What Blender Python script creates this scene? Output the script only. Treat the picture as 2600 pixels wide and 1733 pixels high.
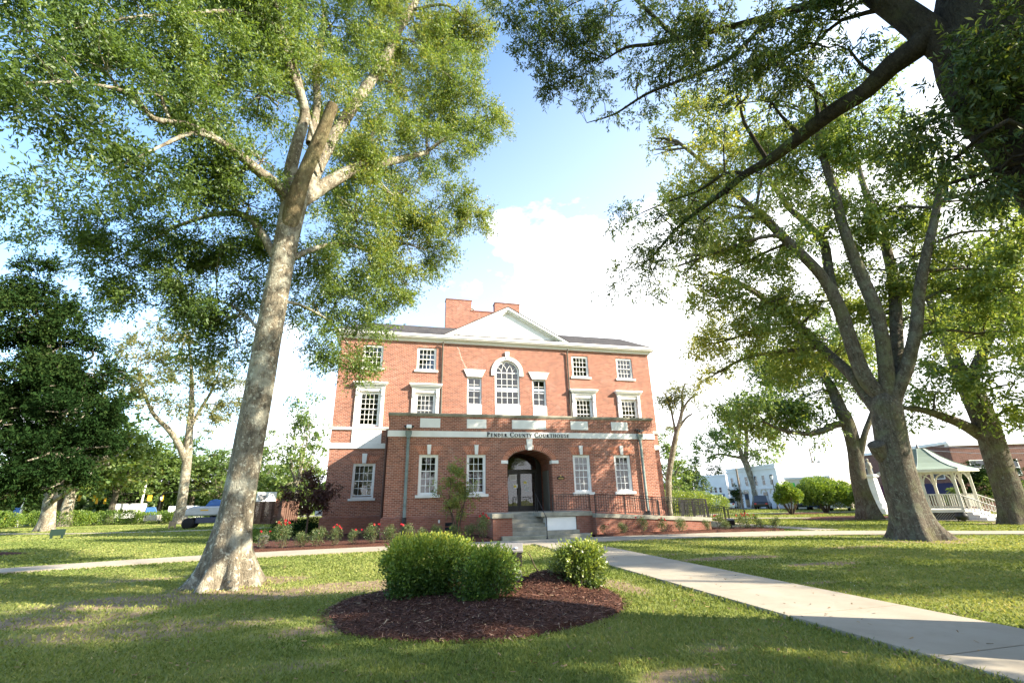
import bpy, math, random
import numpy as np
from mathutils import Vector, Matrix

sc = bpy.context.scene
for _o in list(bpy.data.objects):
    bpy.data.objects.remove(_o)
random.seed(7)
rng = np.random.default_rng(7)

# ------------------------------------------------------------------ camera
F, CX, CY, EYE = 1156.0, 1300.0, 866.5, 1.6          # 16 mm lens on a 36 mm sensor, in 2600 px units
PITCH, ROLL, YAW = math.radians(19.41), math.radians(-1.26), math.radians(13.88)
fw = np.array([math.sin(YAW) * math.cos(PITCH), math.cos(YAW) * math.cos(PITCH), math.sin(PITCH)])
rt = np.array([math.cos(YAW), -math.sin(YAW), 0.0])
up = np.cross(rt, fw)
r2 = rt * math.cos(ROLL) + up * math.sin(ROLL)
u2 = -rt * math.sin(ROLL) + up * math.cos(ROLL)
CAMR = np.array([r2, u2, fw])
CAM = np.array([0, 0, EYE])
cam = bpy.data.cameras.new("camera")
cam.sensor_width = 36.0
cam.lens = F / 2600.0 * 36.0
cam.clip_start = 0.05
cam.clip_end = 6000
cob = bpy.data.objects.new("camera", cam)
sc.collection.objects.link(cob)
cob.matrix_world = Matrix(((r2[0], u2[0], -fw[0], 0), (r2[1], u2[1], -fw[1], 0), (r2[2], u2[2], -fw[2], EYE), (0, 0, 0, 1)))
sc.camera = cob

# ------------------------------------------------------------------ sun, sky, exposure
SUN = np.array([0.848, -0.53, 0.585])
SUN = SUN / np.linalg.norm(SUN)
sun = bpy.data.lights.new("sun", 'SUN')
sun.energy = 4.9
sun.angle = math.radians(0.55)
sun.color = (1.0, 0.90, 0.73)
sob = bpy.data.objects.new("sun", sun)
sc.collection.objects.link(sob)
sob.rotation_euler = Vector(SUN).to_track_quat('Z', 'Y').to_euler()

world = bpy.data.worlds.new("World")
sc.world = world
world.use_nodes = True
wn = world.node_tree
wn.nodes.clear()
def wnode(t, **k):
    n = wn.nodes.new(t)
    for a, b in k.items(): setattr(n, a, b)
    return n
def wmath(op, a, b=None, c=None, clamp=False):
    n = wnode('ShaderNodeMath', operation=op, use_clamp=clamp)
    for i, v in enumerate((a, b, c)):
        if v is None: continue
        if isinstance(v, (int, float)): n.inputs[i].default_value = v
        else: wn.links.new(v, n.inputs[i])
    return n.outputs[0]
sky = wnode('ShaderNodeTexSky', sky_type='NISHITA', sun_disc=False)
sky.sun_elevation = math.asin(SUN[2])
sky.sun_rotation = math.atan2(SUN[0], SUN[1])
sky.altitude = 10
sky.air_density = 1.0
sky.dust_density = 0.6
sky.ozone_density = 1.6
tc = wnode('ShaderNodeTexCoord')
sep = wnode('ShaderNodeSeparateXYZ')
wn.links.new(tc.outputs['Generated'], sep.inputs[0])
mp = wnode('ShaderNodeMapping')
mp.inputs['Scale'].default_value = (1.0, 1.0, 1.9)
mp.inputs['Location'].default_value = (0.35, 0.1, 0.0)
wn.links.new(tc.outputs['Generated'], mp.inputs[0])
n1 = wnode('ShaderNodeTexNoise')
n1.inputs['Scale'].default_value = 2.6
n1.inputs['Detail'].default_value = 9
n1.inputs['Roughness'].default_value = 0.55
wn.links.new(mp.outputs[0], n1.inputs['Vector'])
# cumulus bank low in the sky, heavier towards the right of the courthouse, open blue higher up
azx = wmath('MULTIPLY', sep.outputs[0], 0.46)
elev = wmath('MULTIPLY', sep.outputs[2], -1.05)
bias = wmath('ADD', azx, elev)
cl = wmath('ADD', n1.outputs['Fac'], bias)
cl = wmath('ADD', cl, 0.415)
cl = wmath('SUBTRACT', cl, 0.52)
cl = wmath('MULTIPLY', cl, 9.0, clamp=True)
# thin veil that whitens the sky towards the horizon and to the right
veil = wmath('SUBTRACT', 0.72, wmath('MULTIPLY', sep.outputs[2], 1.0))
veil = wmath('ADD', veil, wmath('MULTIPLY', sep.outputs[0], 0.60), clamp=True)
veil = wmath('MULTIPLY', veil, 0.5)
mask = wmath('MAXIMUM', cl, veil, clamp=True)
mix = wnode('ShaderNodeMix', data_type='RGBA')
wn.links.new(mask, mix.inputs['Factor'])
gain = wnode('ShaderNodeMix', data_type='RGBA', blend_type='MULTIPLY')
gain.inputs['Factor'].default_value = 1.0
gain.inputs['B'].default_value = (1.2, 1.3, 1.34, 1)
wn.links.new(sky.outputs[0], gain.inputs['A'])
wn.links.new(gain.outputs['Result'], mix.inputs['A'])
mix.inputs['B'].default_value = (6.6, 6.75, 6.95, 1)
bg = wnode('ShaderNodeBackground')
bg.inputs['Strength'].default_value = 0.115
wn.links.new(mix.outputs['Result'], bg.inputs[0])
wo = wnode('ShaderNodeOutputWorld')
wn.links.new(bg.outputs[0], wo.inputs[0])

sc.view_settings.view_transform = 'Standard'
sc.view_settings.look = 'None'
sc.view_settings.exposure = 1.8
sc.view_settings.gamma = 1.0
sc.render.engine = 'CYCLES'
sc.cycles.max_bounces = 6
sc.cycles.diffuse_bounces = 3
sc.cycles.glossy_bounces = 3
sc.cycles.transmission_bounces = 4
sc.cycles.transparent_max_bounces = 8
sc.cycles.caustics_reflective = False
sc.cycles.caustics_refractive = False
sc.cycles.use_denoising = True

# ------------------------------------------------------------------ placing helpers (px in the 2600 x 1733 photo)
OV = 2600.0 / 2352.0
def ray(x, y):
    return CAMR.T @ np.array([(x - CX) / F, -(y - CY) / F, 1.0])
def gnd(x, y, z=0.0):
    d = ray(x, y); return CAM + d * ((z - EYE) / d[2])
def pln(x, y, Y):
    d = ray(x, y); return CAM + d * (Y / d[1])
def dep(x, y, D):
    d = ray(x, y); d = d / np.linalg.norm(d[:2]); return CAM + d * D
def ov(x, y, D):
    return dep(x * OV, y * OV, D)
def mpp(p):
    """metres per photo pixel at a point"""
    return float(CAMR[2] @ (np.array(p) - CAM)) / F

# ------------------------------------------------------------------ object helpers
COL = sc.collection
def tag(o, label=None, cat=None, group=None, kind=None):
    if label: o['label'] = label
    if cat: o['category'] = cat
    if group: o['group'] = group
    if kind: o['kind'] = kind
    return o
def empty(name, loc=(0, 0, 0), rz=0.0, label=None, cat=None, group=None):
    o = bpy.data.objects.new(name, None)
    o.empty_display_size = 0.3
    COL.objects.link(o)
    o.location = loc; o.rotation_euler = (0, 0, rz)
    return tag(o, label, cat, group)
def link_mesh(name, me, mat, parent=None):
    o = bpy.data.objects.new(name, me)
    if mat is not None: me.materials.append(mat)
    COL.objects.link(o)
    if parent is not None: o.parent = parent
    return o
def copy_tree(o, parent=None):
    c = o.copy(); COL.objects.link(c); c.parent = parent
    if parent is not None: c.matrix_parent_inverse = o.matrix_parent_inverse
    for ch in list(o.children): copy_tree(ch, c)
    return c

class MB:
    """collects simple shapes and links them as one mesh object"""
    def __init__(s): s.v = []; s.f = []; s.sm = []
    def add(s, vs, fs, smooth=False):
        b = len(s.v)
        s.v += [tuple(float(c) for c in p) for p in vs]
        s.f += [tuple(b + i for i in f) for f in fs]
        s.sm += [smooth] * len(fs)
        return s
    def box(s, x0, x1, y0, y1, z0, z1):
        return s.add([(x0, y0, z0), (x1, y0, z0), (x1, y1, z0), (x0, y1, z0), (x0, y0, z1), (x1, y0, z1), (x1, y1, z1), (x0, y1, z1)],
                     [(0, 3, 2, 1), (4, 5, 6, 7), (0, 1, 5, 4), (1, 2, 6, 5), (2, 3, 7, 6), (3, 0, 4, 7)])
    def hexa(s, lo, hi):
        return s.add(list(lo) + list(hi), [(0, 3, 2, 1), (4, 5, 6, 7), (0, 1, 5, 4), (1, 2, 6, 5), (2, 3, 7, 6), (3, 0, 4, 7)])
    def prism_y(s, poly, y0, y1):
        n = len(poly)
        vs = [(x, y0, z) for x, z in poly] + [(x, y1, z) for x, z in poly]
        fs = [tuple(range(n)), tuple(range(2 * n - 1, n - 1, -1))] + [((i + 1) % n, i, n + i, n + (i + 1) % n) for i in range(n)]
        return s.add(vs, fs)
    def prism_z(s, poly, z0, z1):
        n = len(poly)
        vs = [(x, y, z0) for x, y in poly] + [(x, y, z1) for x, y in poly]
        fs = [tuple(range(n - 1, -1, -1)), tuple(range(n, 2 * n))] + [(i, (i + 1) % n, n + (i + 1) % n, n + i) for i in range(n)]
        return s.add(vs, fs)
    def bar(s, a, b, w, h=None):
        h = h or w
        a = Vector(a); b = Vector(b); d = (b - a).normalized()
        u = d.cross(Vector((0, 0, 1)))
        if u.length < 1e-4: u = Vector((1, 0, 0))
        u.normalize(); n = u.cross(d).normalized()
        q = [(-1, -1), (1, -1), (1, 1), (-1, 1)]
        lo = [a + u * (w / 2 * i) + n * (h / 2 * j) for i, j in q]
        hi = [b + u * (w / 2 * i) + n * (h / 2 * j) for i, j in q]
        return s.hexa(lo, hi)
    def tube(s, pts, rad, seg=8, caps=True):
        vs, fs = tube_np(np.array(pts, float), np.array(rad if hasattr(rad, '__len__') else [rad] * len(pts), float), seg)
        b = [tuple(p) for p in vs]
        fl = [tuple(f) for f in fs]
        s.add(b, fl, True)
        if caps:
            n = len(pts)
            s.add([b[i] for i in range(seg)], [tuple(range(seg - 1, -1, -1))])
            s.add([b[(n - 1) * seg + i] for i in range(seg)], [tuple(range(seg))])
        return s
    def lathe(s, prof, c=(0, 0, 0), seg=16):
        vs = []; fs = []
        for r, z in prof:
            for k in range(seg):
                a = 2 * math.pi * k / seg
                vs.append((c[0] + r * math.cos(a), c[1] + r * math.sin(a), c[2] + z))
        for i in range(len(prof) - 1):
            for k in range(seg):
                k2 = (k + 1) % seg
                fs.append((i * seg + k, i * seg + k2, (i + 1) * seg + k2, (i + 1) * seg + k))
        return s.add(vs, fs, True)
    def ball(s, c, r, seg=12, sq=(1, 1, 1)):
        prof = [(r * math.sin(math.pi * i / 8), -r * math.cos(math.pi * i / 8)) for i in range(9)]
        m = MB().lathe(prof, (0, 0, 0), seg)
        return s.add([(c[0] + x * sq[0], c[1] + y * sq[1], c[2] + z * sq[2]) for x, y, z in m.v], m.f, True)
    def build(s, name, mat, parent=None, loc=None, bevel=0.0):
        me = bpy.data.meshes.new(name)
        me.from_pydata(s.v, [], s.f)
        me.polygons.foreach_set('use_smooth', s.sm)
        me.update()
        o = link_mesh(name, me, mat, parent)
        if loc is not None: o.location = loc
        if bevel:
            b = o.modifiers.new('bevel', 'BEVEL'); b.width = bevel; b.segments = 2; b.limit_method = 'ANGLE'
        return o

def np_mesh(name, V, Fq, mat, parent=None, smooth=False, attr=None):
    """numpy verts (N,3) and faces (M,k) as one mesh; attr = per-face float called v"""
    me = bpy.data.meshes.new(name)
    V = np.ascontiguousarray(V, np.float32); Fq = np.ascontiguousarray(Fq, np.int32)
    k = Fq.shape[1]
    me.vertices.add(len(V)); me.vertices.foreach_set('co', V.ravel())
    me.loops.add(Fq.size); me.loops.foreach_set('vertex_index', Fq.ravel())
    me.polygons.add(len(Fq))
    me.polygons.foreach_set('loop_start', np.arange(0, Fq.size, k, dtype=np.int32))
    me.polygons.foreach_set('loop_total', np.full(len(Fq), k, np.int32))
    if smooth: me.polygons.foreach_set('use_smooth', np.ones(len(Fq), bool))
    me.update(calc_edges=True)
    if attr is not None:
        a = me.attributes.new('v', 'FLOAT', 'FACE')
        a.data.foreach_set('value', np.ascontiguousarray(attr, np.float32))
    return link_mesh(name, me, mat, parent)

def nrm(a):
    return a / np.maximum(np.linalg.norm(a, axis=-1, keepdims=True), 1e-9)

def tube_np(P, R, seg):
    n = len(P)
    T = np.gradient(P, axis=0); T = nrm(T)
    ref = np.array([1.0, 0, 0]) if abs(T[0][0]) < 0.8 else np.array([0, 1.0, 0])
    U = np.zeros_like(P)
    u = ref - T[0] * (ref @ T[0])
    for i in range(n):
        u = u - T[i] * (u @ T[i]); u = u / np.linalg.norm(u); U[i] = u
    W = np.cross(T, U)
    a = np.linspace(0, 2 * np.pi, seg, endpoint=False)
    R = np.asarray(R)
    if R.ndim == 1: R = np.repeat(R[:, None], seg, 1)
    V = P[:, None, :] + R[:, :, None] * (np.cos(a)[None, :, None] * U[:, None, :] + np.sin(a)[None, :, None] * W[:, None, :])
    V = V.reshape(-1, 3)
    i = np.arange(n - 1)[:, None]; k = np.arange(seg)[None, :]; k2 = (k + 1) % seg
    Fq = np.stack([i * seg + k, i * seg + k2, (i + 1) * seg + k2, (i + 1) * seg + k], -1).reshape(-1, 4)
    return V, Fq

def smooth_line(P, R, step):
    """Catmull-Rom through P with radii R"""
    P = np.array(P, float); R = np.array(R, float)
    Q = np.vstack([2 * P[0] - P[1], P, 2 * P[-1] - P[-2]])
    out = []; ro = []
    for i in range(len(P) - 1):
        p0, p1, p2, p3 = Q[i], Q[i + 1], Q[i + 2], Q[i + 3]
        m = max(2, int(np.linalg.norm(p2 - p1) / step))
        for t in np.linspace(0, 1, m, endpoint=False):
            out.append(0.5 * (2 * p1 + (p2 - p0) * t + (2 * p0 - 5 * p1 + 4 * p2 - p3) * t * t + (3 * p1 - p0 - 3 * p2 + p3) * t ** 3))
            ro.append(R[i] * (1 - t) + R[i + 1] * t)
    out.append(P[-1]); ro.append(R[-1])
    return np.array(out), np.array(ro)

def fnoise(p, s, seed=0):
    """cheap smooth 3-D noise in about -1..1"""
    g = np.random.default_rng(1000 + seed)
    o = np.zeros(len(p))
    for k in range(7):
        d = g.normal(size=3); d = d / np.linalg.norm(d) * s * (0.6 + 0.25 * k)
        o += np.sin(p @ d + g.uniform(0, 6.28)) / (1 + 0.25 * k)
    return o / 3.2

# ------------------------------------------------------------------ materials
MATS = {}
class NT:
    def __init__(s, name):
        s.m = bpy.data.materials.new(name); s.m.use_nodes = True
        s.t = s.m.node_tree; s.t.nodes.clear()
        s.out = s.n('ShaderNodeOutputMaterial')
    def n(s, t, ins=None, **k):
        nd = s.t.nodes.new(t)
        for a, b in k.items(): setattr(nd, a, b)
        for a, b in (ins or {}).items():
            if isinstance(b, bpy.types.NodeSocket): s.t.links.new(b, nd.inputs[a])
            else: nd.inputs[a].default_value = b
        return nd
    def l(s, a, b): s.t.links.new(a, b)
    def math(s, op, a, b=0.5, clamp=False):
        return s.n('ShaderNodeMath', {0: a, 1: b}, operation=op, use_clamp=clamp).outputs[0]
    def coord(s, which='Object', scale=(1, 1, 1)):
        tc = s.n('ShaderNodeTexCoord')
        return s.n('ShaderNodeMapping', {'Vector': tc.outputs[which], 'Scale': scale}).outputs[0]
    def pos(s, scale=(1, 1, 1)):
        g = s.n('ShaderNodeNewGeometry')
        return s.n('ShaderNodeMapping', {'Vector': g.outputs['Position'], 'Scale': scale}).outputs[0]
    def noise(s, vec, scale, detail=5, rough=0.55):
        return s.n('ShaderNodeTexNoise', {'Vector': vec, 'Scale': scale, 'Detail': detail, 'Roughness': rough}).outputs['Fac']
    def ramp(s, fac, stops):
        r = s.n('ShaderNodeValToRGB', {'Fac': fac})
        e = r.color_ramp.elements
        while len(e) < len(stops): e.new(0.5)
        for q, (p, c) in zip(e, stops):
            q.position = p; q.color = (c[0], c[1], c[2], 1) if hasattr(c, '__len__') else (c, c, c, 1)
        return r.outputs[0]
    def mix(s, fac, a, b, blend='MIX'):
        nd = s.n('ShaderNodeMix', data_type='RGBA', blend_type=blend)
        for key, v in (('Factor', fac), ('A', a), ('B', b)):
            if isinstance(v, bpy.types.NodeSocket): s.l(v, nd.inputs[key])
            elif hasattr(v, '__len__'): nd.inputs[key].default_value = (v[0], v[1], v[2], 1)
            else: nd.inputs[key].default_value = v
        return nd.outputs['Result']
    def bump(s, h, strength=0.4, dist=0.02):
        return s.n('ShaderNodeBump', {'Height': h, 'Strength': strength, 'Distance': dist}).outputs[0]
    def pbr(s, col, rough=0.7, spec=0.3, metal=0.0, normal=None):
        p = s.n('ShaderNodeBsdfPrincipled')
        for key, v in (('Base Color', col), ('Roughness', rough), ('Metallic', metal), ('Specular IOR Level', spec)):
            if isinstance(v, bpy.types.NodeSocket): s.l(v, p.inputs[key])
            elif hasattr(v, '__len__'): p.inputs[key].default_value = (v[0], v[1], v[2], 1)
            else: p.inputs[key].default_value = v
        if normal is not None: s.l(normal, p.inputs['Normal'])
        s.l(p.outputs[0], s.out.inputs[0])
        return s.m

def plain(name, col, rough=0.6, spec=0.3, metal=0.0, var=0.12, nscale=3.0, bump=0.0):
    """painted or bare surface with faint dirt and tone variation"""
    t = NT(name)
    v = t.pos()
    n = t.noise(v, nscale, 6, 0.6)
    dark = tuple(c * (1 - var) for c in col); lite = tuple(min(1, c * (1 + var * 0.6)) for c in col)
    c = t.ramp(n, [(0.3, dark), (0.7, lite)])
    nb = t.bump(t.noise(v, nscale * 25, 3), bump, 0.01) if bump else None
    return t.pbr(c, rough, spec, metal, nb)

def brick_mat(name, dark, mid, lite, mortar, bw=0.225, bh=0.082, grime=0.22):
    t = NT(name)
    g = t.n('ShaderNodeNewGeometry')
    s = t.n('ShaderNodeSeparateXYZ', {0: g.outputs['Position']})
    xy = t.math('ADD', s.outputs[0], s.outputs[1])
    v = t.n('ShaderNodeCombineXYZ', {0: xy, 1: s.outputs[2]}).outputs[0]
    b = t.n('ShaderNodeTexBrick', {'Vector': v, 'Scale': 1.0, 'Mortar Size': 0.0105, 'Mortar Smooth': 0.1, 'Bias': -0.15,
                                   'Brick Width': bw, 'Row Height': bh,
                                   'Color1': (*dark, 1), 'Color2': (*lite, 1), 'Mortar': (*mortar, 1)})
    cell = t.n('ShaderNodeTexNoise', {'Vector': v, 'Scale': 6.5, 'Detail': 2}).outputs['Fac']
    c = t.mix(t.ramp(cell, [(0.4, 0.0), (0.8, 0.55)]), b.outputs['Color'], t.mix(b.outputs['Fac'], mid, mortar))
    big = t.noise(g.outputs['Position'], 0.55, 7, 0.62)
    c = t.mix(t.ramp(big, [(0.35, grime), (0.62, 0.0)]), c, (0.10, 0.055, 0.04))
    eff = t.noise(g.outputs['Position'], 1.3, 6, 0.7)
    c = t.mix(t.ramp(eff, [(0.58, 0.0), (0.8, 0.28)]), c, (0.62, 0.5, 0.44))
    nb = t.bump(t.math('SUBTRACT', 1.0, b.outputs['Fac']), 0.5, 0.008)
    return t.pbr(c, 0.88, 0.2, 0, nb)

def leaf_mat(name, stops, trans=0.48, gloss=0.03, rough=0.5):
    t = NT(name)
    a = t.n('ShaderNodeAttribute', attribute_name='v').outputs['Fac']
    c = t.ramp(a, stops)
    d = t.n('ShaderNodeBsdfDiffuse', {'Color': c})
    tc = t.mix(1.0, c, (1.25, 1.15, 0.55), 'MULTIPLY')
    tr = t.n('ShaderNodeBsdfTranslucent', {'Color': tc})
    m = t.n('ShaderNodeMixShader', {0: trans, 1: d.outputs[0], 2: tr.outputs[0]})
    gl = t.n('ShaderNodeBsdfGlossy', {'Color': (1, 1, 1, 1), 'Roughness': rough})
    m2 = t.n('ShaderNodeMixShader', {0: gloss, 1: m.outputs[0], 2: gl.outputs[0]})
    t.l(m2.outputs[0], t.out.inputs[0])
    return t.m

def bark_mat(name, dark, lite, lichen=(0.42, 0.43, 0.36), amount=0.5, moss=0.0):
    t = NT(name)
    v = t.pos()
    vs = t.pos((1, 1, 0.22))
    n0 = t.noise(vs, 11, 7, 0.72)
    vor = t.n('ShaderNodeTexVoronoi', {'Vector': t.n('ShaderNodeMix', {'Factor': .12, 'A': t.pos((1, 1, 0.2)), 'B': t.n('ShaderNodeTexNoise', {'Vector': v, 'Scale': 7.0}).outputs['Color']}, data_type='VECTOR').outputs['Result'], 'Scale': 27.0}, feature='DISTANCE_TO_EDGE', distance='EUCLIDEAN').outputs['Distance']
    n1 = t.math('ADD', t.math('MULTIPLY', n0, 0.9), t.math('MULTIPLY', t.math('MINIMUM', vor, 0.14), 0.7))
    n2 = t.noise(v, 2.2, 6, 0.6)
    c = t.ramp(n1, [(0.32, dark), (0.62, lite)])
    c = t.mix(t.ramp(n2, [(0.5, 0.0), (0.6, amount * .8)]), c, lichen)
    c = t.mix(t.ramp(t.noise(v, 6, 6, 0.7), [(0.56, 0.0), (0.68, 0.6)]), c, tuple(x * 1.1 for x in dark))
    sp = t.noise(v, 11, 5, 0.65)
    c = t.mix(t.ramp(sp, [(0.56, 0.0), (0.64, amount * 0.9)]), c, tuple(min(1, x * 1.35) for x in lichen))
    if moss:
        n3 = t.noise(v, 1.1, 5, 0.6)
        c = t.mix(t.ramp(n3, [(0.5, 0.0), (0.65, moss)]), c, (0.11, 0.11, 0.035))
    h = t.math('ADD', t.math('MULTIPLY', n1, 1.0), t.math('MULTIPLY', t.noise(v, 24, 4), 0.5))
    return t.pbr(c, 0.92, 0.1, 0, t.bump(h, 0.95, 0.05))

M = {}
M['brick'] = brick_mat('red_brick', (0.19, 0.064, 0.042), (0.37, 0.128, 0.076), (0.44, 0.165, 0.102), (0.46, 0.33, 0.26))
M['brick_dark'] = brick_mat('plinth_brick', (0.24, 0.085, 0.055), (0.33, 0.12, 0.08), (0.38, 0.15, 0.10), (0.30, 0.19, 0.15), grime=0.45)
M['brick_far'] = brick_mat('far_brick', (0.13, 0.058, 0.045), (0.19, 0.083, 0.065), (0.23, 0.105, 0.08), (0.22, 0.165, 0.14))
M['white'] = plain('white_paint', (0.84, 0.835, 0.81), 0.55, 0.35, var=0.07, nscale=1.6)
M['stone'] = plain('white_stone', (0.77, 0.765, 0.735), 0.7, 0.25, var=0.10, nscale=2.2)
M['concrete'] = plain('weathered_concrete', (0.33, 0.31, 0.25), 0.9, 0.15, var=0.38, nscale=2.4, bump=0.25)
M['iron'] = plain('black_iron', (0.016, 0.017, 0.02), 0.45, 0.4, var=0.2)
M['bronze'] = plain('dark_bronze', (0.022, 0.02, 0.019), 0.4, 0.4, var=0.2)
M['copper'] = plain('verdigris_copper', (0.19, 0.235, 0.22), 0.7, 0.3, var=0.3, nscale=4)
M['brown_pipe'] = plain('brown_pipe_paint', (0.10, 0.045, 0.03), 0.55, 0.3)
M['grey_pipe'] = plain('grey_pipe_paint', (0.13, 0.12, 0.10), 0.5, 0.3)
M['dark_room'] = plain('dark_interior', (0.05, 0.047, 0.042), 0.9, 0.1)
M['blind'] = plain('pale_blind', (0.55, 0.55, 0.5), 0.8, 0.2, var=0.1, nscale=12)
M['paper'] = plain('paper', (0.82, 0.82, 0.8), 0.8, 0.1, var=0.03)
M['paper_yellow'] = plain('yellow_paper', (0.75, 0.6, 0.12), 0.8, 0.1, var=0.03)
M['ink'] = plain('dark_ink', (0.012, 0.014, 0.02), 0.6, 0.2)
M['gold'] = plain('brass', (0.55, 0.40, 0.16), 0.4, 0.5, 0.6)
M['lamp_glass'] = plain('white_lamp_lens', (0.85, 0.86, 0.88), 0.25, 0.5, var=0.02)
M['mortar'] = plain('mortar', (0.62, 0.54, 0.47), 0.9, 0.1)
def _wedge():
    t = NT('gauged_brick')
    r = t.n('ShaderNodeNewGeometry').outputs['Random Per Island']
    return t.pbr(t.ramp(r, [(0.0, (0.30, 0.105, 0.06)), (0.5, (0.42, 0.155, 0.09)), (1.0, (0.50, 0.2, 0.12))]), 0.9, 0.15)
M['wedge'] = _wedge()
def _glass():
    t = NT('window_glass')
    fr = t.n('ShaderNodeFresnel', {'IOR': 1.5}).outputs[0]
    fac = t.math('ADD', fr, 0.035, True)
    n = t.bump(t.noise(t.pos(), 1.4, 2), 0.06, 0.05)
    tr = t.n('ShaderNodeBsdfTransparent', {'Color': (0.42, 0.45, 0.46, 1)})
    gl = t.n('ShaderNodeBsdfGlossy', {'Color': (0.95, 0.97, 1, 1), 'Roughness': 0.02, 'Normal': n})
    m = t.n('ShaderNodeMixShader', {0: fac, 1: tr.outputs[0], 2: gl.outputs[0]})
    t.l(m.outputs[0], t.out.inputs[0]); return t.m
M['glass'] = _glass()
def _shingle():
    t = NT('dark_shingles')
    g = t.n('ShaderNodeNewGeometry')
    s = t.n('ShaderNodeSeparateXYZ', {0: g.outputs['Position']})
    v = t.n('ShaderNodeCombineXYZ', {0: t.math('ADD', s.outputs[0], s.outputs[1]), 1: s.outputs[2]}).outputs[0]
    b = t.n('ShaderNodeTexBrick', {'Vector': v, 'Mortar Size': 0.006, 'Brick Width': 0.3, 'Row Height': 0.085,
                                   'Color1': (0.035, 0.034, 0.036, 1), 'Color2': (0.075, 0.07, 0.07, 1), 'Mortar': (0.015, 0.015, 0.016, 1)})
    c = t.mix(t.ramp(t.noise(g.outputs['Position'], 1.2, 5), [(0.4, 0.0), (0.7, 0.5)]), b.outputs['Color'], (0.10, 0.09, 0.085))
    return t.pbr(c, 0.9, 0.2)
M['shingle'] = _shingle()
M['bark_pale'] = bark_mat('pale_oak_bark', (0.055, 0.046, 0.036), (0.25, 0.215, 0.155), (0.43, 0.42, 0.335), 0.75)
M['bark_dark'] = bark_mat('dark_oak_bark', (0.035, 0.029, 0.023), (0.14, 0.118, 0.09), (0.20, 0.21, 0.165), 0.5, 0.5)
M['bark_mossy'] = bark_mat('mossy_dead_limb', (0.055, 0.042, 0.026), (0.19, 0.15, 0.085), (0.25, 0.225, 0.14), 0.5, 0.3)
M['bark_near'] = bark_mat('shaded_oak_bark', (0.014, 0.012, 0.010), (0.045, 0.038, 0.03), (0.055, 0.055, 0.042), 0.3, 0.3)  # near black: the boughs' shaded silhouette is put into the bark colour
M['twig'] = plain('twig_bark', (0.10, 0.075, 0.055), 0.9, 0.1, var=0.3)
G0, G1, G2, G3 = (0.045, 0.085, 0.022), (0.11, 0.185, 0.045), (0.19, 0.27, 0.065), (0.34, 0.34, 0.085)
M['leaf_oak'] = leaf_mat('oak_leaves', [(0.0, G0), (0.35, G1), (0.75, G2), (1.0, G3)])
M['leaf_lime'] = leaf_mat('yellowing_oak_leaves', [(0.0, (0.065, 0.12, 0.03)), (0.35, (0.14, 0.22, 0.055)), (0.72, (0.25, 0.315, 0.08)), (1.0, (0.43, 0.42, 0.11))])
M['leaf_near'] = leaf_mat('near_oak_leaves', [(0.0, (0.022, 0.048, 0.015)), (0.5, (0.062, 0.11, 0.03)), (1.0, (0.17, 0.19, 0.05))], 0.4)  # leaf colour darkened to carry the under-lit look of the near boughs
M['leaf_dark'] = leaf_mat('evergreen_leaves', [(0.0, (0.006, 0.016, 0.005)), (0.6, (0.018, 0.040, 0.012)), (1.0, (0.048, 0.075, 0.02))], 0.15, 0.0, .6)
M['leaf_pale'] = leaf_mat('sparse_pale_leaves', [(0.0, (0.05, 0.075, 0.025)), (0.5, (0.12, 0.15, 0.05)), (1.0, (0.27, 0.25, 0.10))])
M['leaf_red'] = leaf_mat('purple_leaves', [(0.0, (0.028, 0.012, 0.012)), (0.5, (0.065, 0.024, 0.022)), (1.0, (0.10, 0.07, 0.03))], 0.3)
M['leaf_box'] = leaf_mat('clipped_shrub_leaves', [(0.0, (0.04, 0.085, 0.016)), (0.4, (0.13, 0.22, 0.035)), (0.75, (0.27, 0.36, 0.055)), (1.0, (0.52, 0.52, 0.09))], 0.4, 0.025)
M['leaf_shiny'] = leaf_mat('glossy_shrub_leaves', [(0.0, (0.07, 0.12, 0.022)), (0.5, (0.23, 0.31, 0.05)), (1.0, (0.50, 0.50, 0.10))], 0.4, 0.06, 0.4)
M['leaf_rose'] = leaf_mat('rose_leaves', [(0.0, (0.035, 0.07, 0.025)), (0.6, (0.10, 0.15, 0.05)), (0.88, (0.20, 0.21, 0.08)), (1.0, (0.25, 0.09, 0.05))], 0.35)
M['petal'] = leaf_mat('red_petals', [(0.0, (0.45, 0.012, 0.03)), (1.0, (0.75, 0.05, 0.07))], 0.3)
M['grass'] = leaf_mat('grass_blades', [(0.0, (0.10, 0.145, 0.04)), (0.45, (0.215, 0.255, 0.075)), (0.8, (0.34, 0.335, 0.125)), (1.0, (0.52, 0.45, 0.24))], 0.35, 0.0)
M['clover'] = leaf_mat('white_clover_heads', [(0.0, (0.7, 0.7, 0.66)), (1.0, (0.82, 0.82, 0.8))], 0.3, 0.0)

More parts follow.
